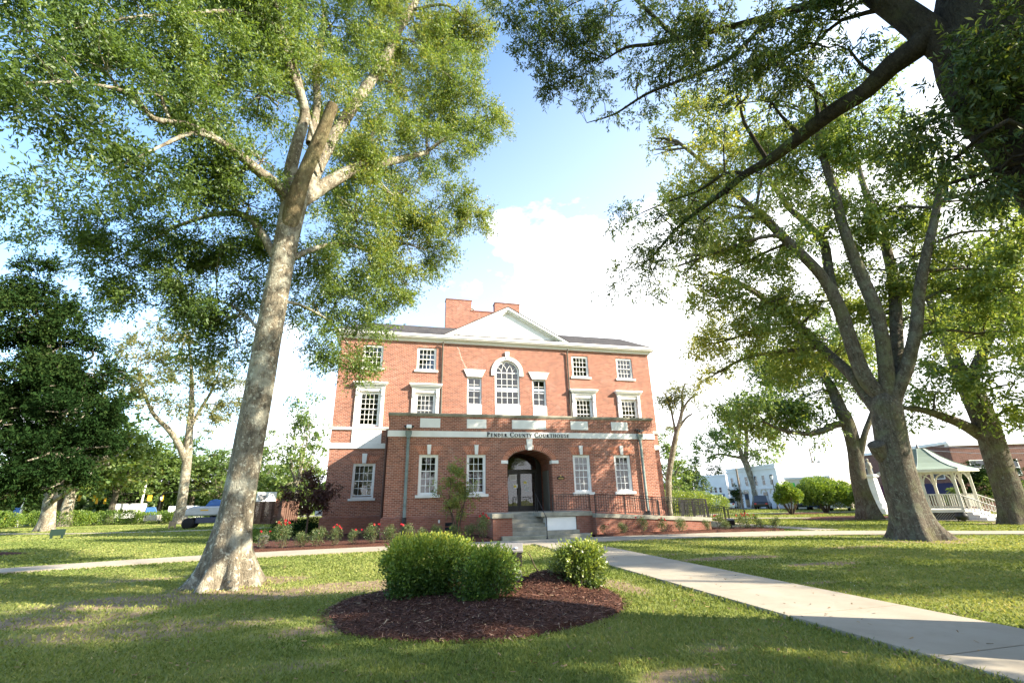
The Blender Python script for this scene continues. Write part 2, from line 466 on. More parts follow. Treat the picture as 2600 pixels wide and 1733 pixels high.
# ================================================================== GROUND, PATHS, BEDS
WALK_X0, WALK_X1 = 5.34, 7.34
PATH_NEAR = [(-26, 10.4), (-10.6, 17.0), (-7.6, 18.0), (-4.5, 18.5), (-2.9, 18.65), (0.1, 18.75), (4.6, 18.75), (9.6, 18.6), (13.1, 18.3), (17.9, 16.9), (23.5, 13.9), (40, 4.5)]
PATH_FAR = [(40, 5.8), (25.2, 14.9), (20.0, 18.6), (17.4, 19.9), (14.5, 20.4), (8.7, 20.75), (4.0, 20.6), (0.1, 20.5), (-3.2, 20.4), (-5.1, 20.2), (-7.9, 19.6), (-11.4, 18.3), (-26, 11.9)]
BED_C, BED_R = (1.45, 8.55), (2.45, 2.2)
def in_poly(p, poly):
    x, y = p[:, 0], p[:, 1]; c = np.zeros(len(p), bool); j = len(poly) - 1
    for i in range(len(poly)):
        xi, yi = poly[i]; xj, yj = poly[j]
        c ^= ((yi > y) != (yj > y)) & (x < (xj - xi) * (y - yi) / (yj - yi + 1e-12) + xi)
        j = i
    return c
PATH_POLY = PATH_NEAR + PATH_FAR
BED_L = [(-6.3, 20.35), (-5.1, 20.45), (0.1, 20.75), (3.9, 20.85), (4.22, 21.4), (4.22, 23.9), (-0.75, 23.9), (-0.8, 28.9), (-4.2, 28.9), (-5.0, 28.5), (-6.6, 23.0)]
BED_R2 = [(8.95, 21.0), (14.5, 20.65), (17.6, 20.15), (18.6, 20.3), (18.2, 22.2), (16.3, 23.2), (15.6, 21.42), (8.95, 21.42)]
BARE = [(-1.0, 11.3, 2.6, 0.7, .9), (-3.4, 11.0, 3.0, 1.0, .78), (-3.4, 12.6, 1.9, 1.5, .85), (-5.6, 9.6, 2.4, .6, .7), (.3, 10.9, 1.6, .6, .7), (1.4, 10.6, 1.8, 0.5, .4), (-3.2, 8.4, 2.6, .8, .6), (-1.0, 7.6, 1.5, .5, .75), (-0.9, 6.2, 1.3, .35, .5),
        (4.4, 9.0, .35, 1.1, .8), (9.2, 12.2, 1.6, .45, .9), (10.6, 10.3, 1.3, .35, .75), (8.2, 8.2, .7, .25, .8), (9.6, 7.6, .8, .3, .6), (18.8, 14.0, 2.2, 1.6, .6), (14.6, 13.0, 2.0, .4, .6),
        (2.7, 4.6, .5, .2, .8), (3.6, 5.3, .4, .2, .6), (-5.5, 14.2, 1.6, .5, .6), (-24, 52, 5, .8, .5), (32, 19.5, 3, .9, .8), (3.3, 3.5, .4, .15, .6), (8.0, 13.6, .8, .3, .6), (-30, 53, 4, 2, .5)]
def bare(p):
    b = np.zeros(len(p))
    p3 = np.c_[p[:, 0], p[:, 1], np.zeros(len(p))]
    n = fnoise(p3, 1.6, 3) * .5 + fnoise(p3, 5.0, 4) * .42
    for x, y, a, c, w in BARE:
        d = ((p[:, 0] - x) / a) ** 2 + ((p[:, 1] - y) / c) ** 2
        b = np.maximum(b, w * np.clip(1.35 - d + n, 0, 1))
    b = np.maximum(b, np.clip((fnoise(p3, 0.55, 9) + .5 * fnoise(p3, 2.3, 10) - .62) * 1.6, 0, .55))
    return b

def grid_axis(lo, hi, step, far):
    a = list(np.arange(lo, hi, step)); d = step
    x = lo; left = []
    while x > -far: d *= 1.35; x -= d; left.append(x)
    d = step; x = a[-1]; right = []
    while x < far: d *= 1.35; x += d; right.append(x)
    return np.array(left[::-1] + a + right)
gx = grid_axis(-16, 26, 0.25, 2500); gy = grid_axis(1.0, 30, 0.25, 2500)
GX, GY = np.meshgrid(gx, gy)
gv = np.c_[GX.ravel(), GY.ravel(), np.zeros(GX.size)]
nx, ny = len(gx), len(gy)
ii = (np.arange(ny - 1)[:, None] * nx + np.arange(nx - 1)[None, :])
gf = np.stack([ii, ii + 1, ii + 1 + nx, ii + nx], -1).reshape(-1, 4)
def ground_mat():
    t = NT('lawn')
    v = t.pos()
    a = t.n('ShaderNodeAttribute', attribute_name='bare').outputs['Fac']
    n1 = t.noise(v, 0.35, 7, 0.6); n2 = t.noise(v, 2.6, 6, 0.65); n3 = t.noise(v, 40, 4, 0.7)
    g = t.ramp(n1, [(0.3, (0.17, 0.215, 0.05)), (0.55, (0.25, 0.285, 0.075)), (0.75, (0.33, 0.33, 0.11))])
    g = t.mix(t.ramp(n2, [(0.42, 0.0), (0.75, 0.7)]), g, (0.32, 0.29, 0.12))
    g = t.mix(t.ramp(n3, [(0.35, 0.75), (0.62, 0.0)]), g, t.mix(0.5, g, (0.06, 0.07, 0.022)))
    d = t.ramp(t.noise(v, 3.5, 7, 0.65), [(0.3, (0.16, 0.105, 0.068)), (0.6, (0.31, 0.225, 0.15)), (0.8, (0.44, 0.34, 0.235))])
    br = t.math('ADD', a, t.math('MULTIPLY', t.math('SUBTRACT', t.noise(v, 7, 6, 0.7), 0.5), 0.9))
    c = t.mix(t.ramp(br, [(0.38, 0.0), (0.62, 0.9)]), g, d)
    h = t.math('ADD', n3, t.math('MULTIPLY', t.noise(v, 150, 2), 0.6))
    return t.pbr(c, 0.95, 0.08, 0, t.bump(h, 0.6, 0.04))
gob = np_mesh('lawn', gv, gf, ground_mat(), smooth=True)
at_ = gob.data.attributes.new('bare', 'FLOAT', 'POINT')
at_.data.foreach_set('value', bare(gv[:, :2]).astype(np.float32))
tag(gob, 'wide green park lawn with bare sandy patches', 'lawn', kind='structure')

def path_mat():
    t = NT('pale_concrete_path')
    v = t.pos()
    c = t.ramp(t.noise(v, 0.9, 7, 0.6), [(0.3, (0.29, 0.25, 0.19)), (0.7, (0.37, 0.325, 0.255))])
    c = t.mix(t.ramp(t.noise(v, 5, 6, 0.7), [(0.5, 0.0), (0.8, 0.35)]), c, (0.20, 0.175, 0.135))
    c = t.mix(t.ramp(t.noise(v, 90, 2), [(0.55, 0.0), (0.75, 0.25)]), c, (0.25, 0.23, 0.2))
    return t.pbr(c, 0.9, 0.2, 0, t.bump(t.noise(v, 130, 3), 0.15, 0.01))
M['path'] = path_mat()
m = MB()
y = -3.2
while y < 18.6:
    y1 = min(y + 1.86, 18.72)
    m.prism_z([(WALK_X0, y), (WALK_X1, y), (WALK_X1, y1 - .022), (WALK_X0, y1 - .022)], -.1, .055)
    y += 1.86
tag(m.build('footpath', M['path']), 'concrete footpath running straight to the courthouse steps', 'footpath', kind='structure')
def resample(poly, n):
    P = np.array(poly, float); d = np.r_[0, np.cumsum(np.linalg.norm(np.diff(P, axis=0), axis=1))]
    s = np.linspace(0, d[-1], n)
    return np.c_[np.interp(s, d, P[:, 0]), np.interp(s, d, P[:, 1])]
A = resample(PATH_NEAR, 43); B = resample(PATH_FAR[::-1], 43)
m = MB()
for i in range(42):
    e = .006
    q = [A[i] * (1 - e) + A[i + 1] * e, A[i] * e + A[i + 1] * (1 - e), B[i] * e + B[i + 1] * (1 - e), B[i] * (1 - e) + B[i + 1] * e]
    m.prism_z([tuple(p) for p in q], -.1, .05)
tag(m.build('crossing_path', M['path']), 'curved concrete path passing in front of the courthouse', 'footpath', kind='structure')
def strip(name, pts, w, label, z=.04, mat='path', cat='footpath'):
    P = np.array(pts, float); m = MB()
    T = nrm(np.gradient(P, axis=0)); N = np.c_[-T[:, 1], T[:, 0]] * w / 2
    for i in range(len(P) - 1):
        m.prism_z([tuple(P[i] - N[i]), tuple(P[i + 1] - N[i + 1]), tuple(P[i + 1] + N[i + 1]), tuple(P[i] + N[i])], -.1, z)
    return tag(m.build(name, M[mat]), label, cat, kind='structure')
strip('side_path', [(-60, 60), (-31.3, 48.9), (-25, 45.0), (-19.2, 43.2), (-15.1, 43.3), (-8, 44.5)], 1.2, 'narrow concrete path crossing the left lawn')
strip('side_path', [(20.2, 19.5), (20.3, 22.6), (20.5, 26), (21.5, 31), (26.0, 38.5), (31.8, 43.6), (37.4, 41.0), (44, 38)], 1.3, 'narrow path leading round the right side of the courthouse')
strip('side_path', [(24.5, 35.0), (30.6, 29.6), (33.2, 20.0), (30.5, 16.5)], 1.4, 'short path curving to the bandstand steps', z=.046)
M['road'] = plain('pale_asphalt', (0.20, 0.195, 0.19), 0.9, 0.2, var=0.15)
strip('street', [(38, 84), (47.5, 66), (56, 50), (74, 22), (90, -4)], 8.0, 'street running along the shops on the right', z=.02, mat='road', cat='street')
strip('street', [(-110, 58), (-60, 76), (-20, 92), (40, 116)], 8.0, 'street beyond the left hedge', z=.02, mat='road', cat='street')

def mulch_mat():
    t = NT('bark_mulch')
    v = t.pos()
    n = t.noise(v, 34, 5, 0.7)
    c = t.ramp(n, [(0.25, (0.026, 0.013, 0.010)), (0.5, (0.085, 0.038, 0.027)), (0.72, (0.17, 0.082, 0.055))])
    c = t.mix(t.ramp(t.noise(v, 1.4, 5), [(0.5, 0.0), (0.75, 0.5)]), c, (0.09, 0.048, 0.034))
    return t.pbr(c, 0.95, 0.1, 0, t.bump(n, 1.0, 0.05))
M['mulch'] = mulch_mat()
def bed_height(p):
    d = ((p[:, 0] - BED_C[0]) / BED_R[0]) ** 2 + ((p[:, 1] - BED_C[1]) / BED_R[1]) ** 2
    p3 = np.c_[p[:, 0], p[:, 1], np.zeros(len(p))]
    return .015 + .17 * np.clip(1 - d, 0, 1) ** .6 + .022 * fnoise(p3, 5, 21) + .012 * fnoise(p3, 14, 22) + .22 * np.exp(-((p[:, 0] - 2.95) ** 2 + (p[:, 1] - 9.2) ** 2) / .35)
# round island bed: polar grid
rr = np.linspace(0, 1, 34); aa = np.linspace(0, 2 * np.pi, 120, endpoint=False)
wob = 1 + .035 * np.sin(3 * aa + 1) + .02 * np.sin(7 * aa)
bx = BED_C[0] + BED_R[0] * rr[:, None] * (np.cos(aa) * wob)[None, :]
by = BED_C[1] + BED_R[1] * rr[:, None] * (np.sin(aa) * wob)[None, :]
bp = np.c_[bx.ravel(), by.ravel()]
bz = bed_height(bp); bz[-120:] = -.02
i = np.arange(33)[:, None]; k = np.arange(120)[None, :]; k2 = (k + 1) % 120
bf = np.stack([i * 120 + k, i * 120 + k2, (i + 1) * 120 + k2, (i + 1) * 120 + k], -1).reshape(-1, 4)
o = np_mesh('mulch_bed', np.c_[bp, bz], bf, M['mulch'], smooth=True)
tag(o, 'round bed of dark red bark mulch in the lawn', 'mulch bed', kind='structure')
def flat_bed(name, poly, label):
    P = np.array(poly); lo, hi = P.min(0), P.max(0)
    xs = np.arange(lo[0], hi[0], .14); ys = np.arange(lo[1], hi[1], .14)
    X, Y = np.meshgrid(xs, ys); pp = np.c_[X.ravel(), Y.ravel()]
    ins = in_poly(pp, poly)
    p3 = np.c_[pp, np.zeros(len(pp))]
    z = np.where(ins, .12 + .03 * fnoise(p3, 4, 31) + .02 * fnoise(p3, 11, 32), -.05)
    nx_ = len(xs); q = (np.arange(len(ys) - 1)[:, None] * nx_ + np.arange(nx_ - 1)[None, :])
    f = np.stack([q, q + 1, q + 1 + nx_, q + nx_], -1).reshape(-1, 4)
    f = f[ins[f].any(1)]
    o = np_mesh(name, np.c_[pp, z], f, M['mulch'], smooth=True)
    return tag(o, label, 'mulch bed', kind='structure')
flat_bed('mulch_bed', BED_L, 'long mulch bed of roses along the left of the courthouse')
flat_bed('mulch_bed', BED_R2, 'mulch bed of roses below the ramp wall')
for c, r, lab in [((37.6, 38.2), (5.2, 1.6), 'mulch bed under the large round shrubs'), ((float(gnd(5, 1408)[0]), float(gnd(5, 1408)[1])), (1.1, .6), 'reddish mulch ring at the left edge of the lawn'), ((32.5, 28.5), (5.0, 3.6), 'mulch bed round the leaning oak and bandstand')]:
    m = MB(); n = 40
    ring = [(c[0] + r[0] * math.cos(6.2832 * k / n) * (1 + .05 * math.sin(k * 1.7)), c[1] + r[1] * math.sin(6.2832 * k / n) * (1 + .05 * math.cos(k * 2.3)), .012) for k in range(n)]
    m.add(ring + [(c[0], c[1], .12)], [(k, (k + 1) % n, n) for k in range(n)], True)
    tag(m.build('mulch_bed', M['mulch']), lab, 'mulch bed', kind='structure')

# bark chips lying on the island bed
def quads_from(c, d, w, L, W):
    """flat four-point slivers at c along d, across w"""
    a = c - d * (L / 2)[:, None]; b = c + d * (L / 2)[:, None]
    s = w * (W / 2)[:, None]
    V = np.stack([a - s, b - s * .6, b + s * .6, a + s], 1).reshape(-1, 3)
    return V, np.arange(len(V)).reshape(-1, 4)
n = 15000
rad = np.sqrt(rng.uniform(0, 1, n)) * (1 + np.abs(rng.normal(0, .035, n))); an = rng.uniform(0, 6.283, n)
cp = np.c_[BED_C[0] + BED_R[0] * rad * np.cos(an) * .985, BED_C[1] + BED_R[1] * rad * np.sin(an) * .985]
c3 = np.c_[cp, np.maximum(.02, bed_height(cp)) + rng.uniform(.004, .02, n)]
th = rng.uniform(0, 6.283, n)
d = nrm(np.c_[np.cos(th), np.sin(th), rng.normal(0, .25, n)])
w = nrm(np.cross(d, nrm(np.c_[rng.normal(0, .35, n), rng.normal(0, .35, n), np.ones(n)])))
V, Fq = quads_from(c3, d, w, rng.uniform(.03, .10, n), rng.uniform(.006, .018, n))
M['chips'] = leaf_mat('bark_chips', [(0.0, (0.03, 0.014, 0.011)), (0.55, (0.10, 0.045, 0.031)), (0.9, (0.20, 0.10, 0.066)), (1.0, (0.34, 0.25, 0.16))], 0.0, 0.03)
tag(np_mesh('bark_chips', V, Fq, M['chips'], attr=rng.uniform(0, 1, n) ** 1.4), 'loose bark chips covering the round bed', 'bark chips', kind='stuff')

def off_paths(p, margin=.0):
    ok = ~((p[:, 0] > WALK_X0 - margin) & (p[:, 0] < WALK_X1 + margin) & (p[:, 1] < 18.7))
    ok &= ~in_poly(p, PATH_POLY)
    ok &= ((p[:, 0] - BED_C[0]) / (BED_R[0] * .985)) ** 2 + ((p[:, 1] - BED_C[1]) / (BED_R[1] * .985)) ** 2 > 1
    ok &= ~in_poly(p, BED_L) & ~in_poly(p, BED_R2) & ~((p[:, 1] > 20.6) & (p[:, 0] > -4.5) & (p[:, 0] < 17.5))
    return ok
# grass blades: dense near the viewer's lawn, thinning with distance
n = 540000
D = np.exp(rng.uniform(math.log(2.3), math.log(75), n)); az = YAW + rng.uniform(-.98, .98, n)
gp = np.c_[D * np.sin(az), D * np.cos(az)]
b = bare(gp)
keep = off_paths(gp) & (rng.uniform(0, 1, n) > b * .95)
gp, D = gp[keep], D[keep]; n = len(gp)
h = rng.uniform(.022, .055, n) * (1 + .25 * fnoise(np.c_[gp, np.zeros(n)], 1.1, 5)) * np.clip(1.0 + (D - 8) * .01, 1, 1.25)
edge = np.exp(-((np.minimum(abs(gp[:, 0] - WALK_X0), abs(gp[:, 0] - WALK_X1))) / .12) ** 2)
h *= 1 + .6 * edge
wd = .0042 * np.maximum(1, D / 3.8)
th = rng.uniform(0, 6.283, n); lean = rng.normal(0, .55, (n, 2))
base = np.c_[gp, np.full(n, -.002)]
side = np.c_[np.cos(th), np.sin(th), np.zeros(n)] * wd[:, None]
mid = base + np.c_[lean * .35 * h[:, None], h * .6]
tip = base + np.c_[lean * 1.0 * h[:, None], h]
V = np.stack([base - side * .8, mid - side, tip, mid + side], 1).reshape(-1, 3)
pv = np.c_[gp, np.zeros(n)]
gval = np.clip(.37 + .22 * fnoise(pv, .8, 6) + .2 * fnoise(pv, 3.1, 7) + rng.normal(0, .16, n) + .3 * b[keep], 0, 1)
tag(np_mesh('grass', V, np.arange(len(V)).reshape(-1, 4), M['grass'], attr=gval), 'short uneven lawn grass', 'grass', kind='stuff')
# white clover heads and pale litter
n = 1500
D = np.exp(rng.uniform(math.log(3), math.log(16), n)); az = YAW + rng.uniform(-.9, .9, n)
cp = np.c_[D * np.sin(az), D * np.cos(az)]
keep = off_paths(cp) & ((fnoise(np.c_[cp, np.zeros(n)], .9, 8) + .9 * np.exp(-((cp[:, 0] - 4.6) / 1.3) ** 2) + .9 * np.exp(-((cp[:, 0] - 8.2) / 1.0) ** 2)) > .45)
cp = cp[keep]; n = len(cp)
r_ = rng.uniform(.004, .009, n)
c3 = np.c_[cp, rng.uniform(.035, .065, n)]
oct_ = np.array([(1, 0, 0), (0, 1, 0), (-1, 0, 0), (0, -1, 0), (0, 0, 1), (0, 0, -1)], float)
V = (c3[:, None, :] + oct_[None] * r_[:, None, None]).reshape(-1, 3)
tf = np.array([(0, 1, 4), (1, 2, 4), (2, 3, 4), (3, 0, 4), (1, 0, 5), (2, 1, 5), (3, 2, 5), (0, 3, 5)])
Fq = (np.arange(n)[:, None, None] * 6 + tf[None]).reshape(-1, 3)
tag(np_mesh('clover_flowers', V, Fq, M['clover'], attr=rng.uniform(0, 1, len(Fq))), 'tiny white clover heads scattered in the grass', 'clover', kind='stuff')
n = 2200
D = np.exp(rng.uniform(math.log(3), math.log(20), n)); az = YAW + rng.uniform(-.95, .95, n)
cp = np.c_[D * np.sin(az), D * np.cos(az)]
th = rng.uniform(0, 6.283, n)
d = nrm(np.c_[np.cos(th), np.sin(th), rng.normal(0, .3, n)]); w = nrm(np.cross(d, nrm(np.c_[rng.normal(0, .4, (n, 2)), np.ones(n)])))
zz = np.where(in_poly(cp, PATH_POLY) | ((cp[:, 0] > WALK_X0) & (cp[:, 0] < WALK_X1)), .062, .035)
ok = ((cp[:, 0] - BED_C[0]) / BED_R[0]) ** 2 + ((cp[:, 1] - BED_C[1]) / BED_R[1]) ** 2 > 1.05
ok &= (zz < .05) | (rng.uniform(0, 1, n) < .6)
V, Fq = quads_from(np.c_[cp, zz][ok], d[ok], w[ok], rng.uniform(.03, .07, n)[ok], rng.uniform(.012, .025, n)[ok])
M['litter'] = leaf_mat('dead_leaves', [(0.0, (0.10, 0.055, 0.03)), (1.0, (0.36, 0.24, 0.12))], 0.2, 0.03)
tag(np_mesh('fallen_leaves', V, Fq, M['litter'], attr=rng.uniform(0, 1, len(Fq))), 'scattered dry fallen leaves on the lawn', 'fallen leaves', kind='stuff')

# ================================================================== COURTHOUSE
YM, YW = 29.0, 24.0
XL, XR = -4.0, 17.52
XC = 6.78
WL, WR = -0.59, 14.22
court = empty('courthouse', (XC, YW, 0), 0, 'three storey red brick courthouse with white pediment and arched entrance', 'courthouse')
CINV = Matrix.Translation((-XC, -YW, 0))
def part(m, name, mat, parent=None, bevel=0.0):
    o = m.build(name, M[mat] if isinstance(mat, str) else mat, parent or court, bevel=bevel)
    o.matrix_parent_inverse = CINV
    return o

def arch_pts(cx, a, zs, rise, n=24):
    return [(cx - a * math.cos(math.pi * k / n), zs + rise * math.sin(math.pi * k / n)) for k in range(n + 1)]
def wall_open(m, x0, x1, z0, z1, Y, holes, depth=.22):
    """front wall sheet at y=Y with holes (x0,x1,z0,z1) or arched (x0,x1,z0,zs,'arch',rise), reveals going back"""
    xs = sorted({x0, x1} | {h[0] for h in holes} | {h[1] for h in holes})
    tops = [h[3] + (h[5] if len(h) > 4 else 0) for h in holes]
    zs = sorted({z0, z1} | {h[2] for h in holes} | set(tops))
    for i in range(len(xs) - 1):
        for j in range(len(zs) - 1):
            cx, cz = (xs[i] + xs[i + 1]) / 2, (zs[j] + zs[j + 1]) / 2
            if any(h[0] < cx < h[1] and h[2] < cz < t for h, t in zip(holes, tops)): continue
            m.add([(xs[i], Y, zs[j]), (xs[i + 1], Y, zs[j]), (xs[i + 1], Y, zs[j + 1]), (xs[i], Y, zs[j + 1])], [(0, 1, 2, 3)])
    for h, t in zip(holes, tops):
        a, b, c, d = h[:4]; Yb = Y + depth
        m.add([(a, Y, c), (a, Yb, c), (a, Yb, d), (a, Y, d)], [(0, 1, 2, 3)])
        m.add([(b, Y, c), (b, Y, d), (b, Yb, d), (b, Yb, c)], [(0, 1, 2, 3)])
        m.add([(a, Y, c), (b, Y, c), (b, Yb, c), (a, Yb, c)], [(0, 1, 2, 3)])
        if len(h) == 4:
            m.add([(a, Y, d), (a, Yb, d), (b, Yb, d), (b, Y, d)], [(0, 1, 2, 3)])
        else:
            ap = arch_pts((a + b) / 2, (b - a) / 2, d, h[5])
            for k in range(len(ap) - 1):
                (xa, za), (xb, zb) = ap[k], ap[k + 1]
                m.add([(xa, Y, za), (xb, Y, zb), (xb, Y, t), (xa, Y, t)], [(0, 1, 2, 3)])
                m.add([(xa, Y, za), (xa, Yb, za), (xb, Yb, zb), (xb, Y, zb)], [(0, 1, 2, 3)])
    return m

HOODX = [-1.97, 1.41, 12.15, 15.55]
TOPX = [-2.0, 1.39, 12.10, 15.53]
SIDEX = [4.55, 9.0]
holes_main = [(-2.6, -1.34, 1.99, 3.93), (XC - .85, XC + .85, 6.07, 9.86, 'arch', .85)]
holes_main += [(x - .66, x + .66, 6.12, 8.28) for x in HOODX]
holes_main += [(x - .62, x + .62, 9.79, 11.33) for x in TOPX]
holes_main += [(x - .48, x + .48, 6.07, 9.47) for x in SIDEX]
m = MB()
wall_open(m, XL, XR, 1.03, 11.8, YM, holes_main)
YB = 42.0
m.add([(XL, YM, 1.03), (XL, YM, 11.8), (XL, YB, 11.8), (XL, YB, 1.03)], [(0, 1, 2, 3)])
m.add([(XR, YM, 1.03), (XR, YB, 1.03), (XR, YB, 11.8), (XR, YM, 11.8)], [(0, 1, 2, 3)])
m.add([(XL, YB, 1.03), (XL, YB, 11.8), (XR, YB, 11.8), (XR, YB, 1.03)], [(0, 1, 2, 3)])
part(m, 'main_wall', 'brick')
# wing
WIN1 = [(0.98, 1.94), (3.39, 4.39), (9.19, 10.18), (11.62, 12.6)]
AX0, AX1, AZS, ARISE = 5.53, 7.99, 3.53, .68
m = MB()
wall_open(m, WL, WR, 1.03, 5.9, YW, [(a, b, 2.02, 3.96) for a, b in WIN1])
# the arched entrance is cut by replacing the sheet between the two middle windows
m2 = MB()
m2.v, m2.f, m2.sm = [], [], []
wall_open(m2, WL, WR, 1.03, 5.9, YW, [(a, b, 2.02, 3.96) for a, b in WIN1] + [(AX0, AX1, 1.03, AZS, 'arch', ARISE)], .22)
m = m2
m.add([(WL, YW, 1.03), (WL, YW, 5.9), (WL, YM, 5.9), (WL, YM, 1.03)], [(0, 1, 2, 3)])
m.add([(WR, YW, 1.03), (WR, YM, 1.03), (WR, YM, 5.9), (WR, YW, 5.9)], [(0, 1, 2, 3)])
part(m, 'wing_wall', 'brick')
m = MB()
m.box(WL + .02, WR - .02, YW + .3, YM - .005, 5.5, 5.6)
part(m, 'wing_roof', 'shingle')
# plinths
m = MB()
m.hexa([(XL - .12, YM - .12, -.3), (WL - .002, YM - .12, -.3), (WL - .002, YB, -.3), (XL - .12, YB, -.3)], [(XL - .12, YM - .12, .97), (WL - .002, YM - .12, .97), (WL - .002, YB, .97), (XL - .12, YB, .97)])
m.hexa([(XL - .12, YM - .12, .97), (WL - .002, YM - .12, .97), (WL - .002, YB, .97), (XL - .12, YB, .97)], [(XL - .005, YM - .005, 1.035), (WL - .002, YM - .005, 1.035), (WL - .002, YB, 1.035), (XL - .005, YB, 1.035)])
part(m, 'plinth', 'brick_dark')
m = MB(); m.box(WR + .002, XR + .12, YM - .12, YB, -.3, 1.03)
part(m, 'plinth', 'brick_dark')
for a, b in ((WL - .1, 5.5), (8.02, WR + .1)):
    m = MB(); m.box(a, b, YW - .1, YW + .25, -.3, .97)
    m.hexa([(a, YW - .1, .97), (b, YW - .1, .97), (b, YW + .25, .97), (a, YW + .25, .97)], [(a + .09, YW - .005, 1.035), (b - .09, YW - .005, 1.035), (b - .09, YW + .25, 1.035), (a + .09, YW + .25, 1.035)])
    c = a if a < 0 else b - .4
    m.box(c, c + .4, YW + .26, YM - .13, -.3, .97)
    part(m, 'plinth', 'brick_dark')
# belts and bands
for a, b in ((XL - .1, WL - .003), (WR + .003, XR + .1)):
    m = MB(); m.box(a + .04, b - .04 * (b > 9), YM - .07, YM + .1, 4.79, 5.1); part(m, 'stone_band', 'stone')
    m = MB(); m.box(a, b, YM - .12, YM + .1, 5.97, 6.05); m.box(a + .04, b, YM - .08, YM + .1, 5.89, 5.967)
    part(m, 'string_course', 'stone')
band = MB(); band.box(WL - .04, WR + .04, YW - .05, YW + .1, 4.84, 5.14); band = part(band, 'name_band', 'stone')
m = MB(); m.box(WL - .07, WR + .07, YW - .07, YW + .32, 5.97, 6.06); m.box(WL - .03, WR + .03, YW - .03, YW + .28, 5.9, 5.967)
m.box(WL - .07, WL + .28, YW + .33, YM - .13, 5.97, 6.06); m.box(WR - .28, WR + .07, YW + .33, YM - .13, 5.97, 6.06)
part(m, 'parapet_coping', 'concrete')
for a, b in ((0.95, 1.98), (3.38, 4.42), (5.83, 7.74), (9.18, 10.21), (11.63, 12.65)):
    m = MB(); m.box(a, b, YW - .03, YW + .05, 5.31, 5.79); part(m, 'stone_panel', 'stone', bevel=.008)
# lettering: serif capitals cut from thick and thin strokes
def glyph(ch):
    T, t = .2, .105                                    # thick / thin strokes, in cap heights
    S = []                                             # polygons
    def rect(x0, x1, z0, z1): S.append([(x0, z0), (x1, z0), (x1, z1), (x0, z1)])
    def seg(x0, z0, x1, z1, w): S.append([(x0 - w / 2, z0), (x0 + w / 2, z0), (x1 + w / 2, z1), (x1 - w / 2, z1)])
    def serif(cx, z, w=.34): rect(cx - w / 2, cx + w / 2, z, z + .055)
    def ring(cx, cz, rx, rz, a0, a1, wmax, n=18, vert=True):
        for k in range(n):
            A0 = math.radians(a0 + (a1 - a0) * k / n); A1 = math.radians(a0 + (a1 - a0) * (k + 1) / n)
            w0 = t + (wmax - t) * abs(math.cos(A0)); w1 = t + (wmax - t) * abs(math.cos(A1))
            S.append([(cx + rx * math.cos(A0), cz + rz * math.sin(A0)), (cx + rx * math.cos(A1), cz + rz * math.sin(A1)),
                      (cx + (rx - w1) * math.cos(A1), cz + (rz - w1 * .7) * math.sin(A1)), (cx + (rx - w0) * math.cos(A0), cz + (rz - w0 * .7) * math.sin(A0))])
    if ch == 'P': rect(.12, .12 + T, .05, .95); serif(.2, 0); rect(.03, .3, .945, 1); ring(.28, .73, .34, .27, -90, 90, T); w = .68
    elif ch == 'R': rect(.12, .12 + T, .05, .95); serif(.2, 0); rect(.03, .3, .945, 1); ring(.28, .73, .33, .27, -90, 90, T); seg(.72, 0, .38, .48, T * 1.1); rect(.62, .86, 0, .05); w = .84
    elif ch == 'E': rect(.12, .12 + T, .05, .95); rect(.03, .66, 0, .06); rect(.03, .62, .94, 1); rect(.28, .5, .47, .53); rect(.6, .66, .06, .24); rect(.56, .62, .76, .94); rect(.47, .52, .38, .62); w = .72
    elif ch == 'N': rect(.14, .14 + t, .05, .95); rect(.7, .7 + t, 0, .95); seg(.76, 0, .16, 1, T * 1.2); serif(.17, 0, .3); serif(.74, .945, .3); w = .92
    elif ch == 'D': rect(.12, .12 + T, .05, .95); rect(.03, .34, 0, .055); rect(.03, .34, .945, 1); ring(.3, .5, .52, .5, -90, 90, T * 1.1, 26); w = .88
    elif ch == 'C': ring(.5, .5, .44, .52, 48, 312, T * 1.1, 30); rect(.76, .82, .68, .95); rect(.78, .84, .08, .28); w = .88
    elif ch == 'O': ring(.5, .5, .46, .52, 0, 360, T * 1.1, 40); w = 1.0
    elif ch == 'U': rect(.12, .12 + T, .32, .95); rect(.66, .66 + t, .32, .95); serif(.2, .945, .34); serif(.7, .945, .28); ring(.425, .33, .305, .35, 180, 360, T); w = .88
    elif ch == 'T': rect(.32, .32 + T, .05, .95); serif(.4, 0); rect(.03, .77, .94, 1); rect(.03, .08, .76, .94); rect(.72, .77, .76, .94); w = .8
    elif ch == 'Y': seg(.4, .45, .13, .96, T); seg(.4, .45, .68, .96, t); rect(.32, .32 + T, .05, .46); serif(.4, 0); serif(.13, .945, .3); serif(.7, .945, .28); w = .8
    elif ch == 'H': rect(.12, .12 + T, .05, .95); rect(.62, .62 + T, .05, .95); serif(.2, 0); serif(.7, 0); serif(.2, .945); serif(.7, .945); rect(.28, .62, .47, .53); w = .92
    elif ch == 'S': ring(.34, .74, .24, .27, 30, 270, T * .8, 20); ring(.34, .27, .26, .28, -150, 90, T * .8, 20); rect(.54, .59, .72, .92); rect(.07, .12, .08, .3); w = .66
    else: w = .5
    return S, w
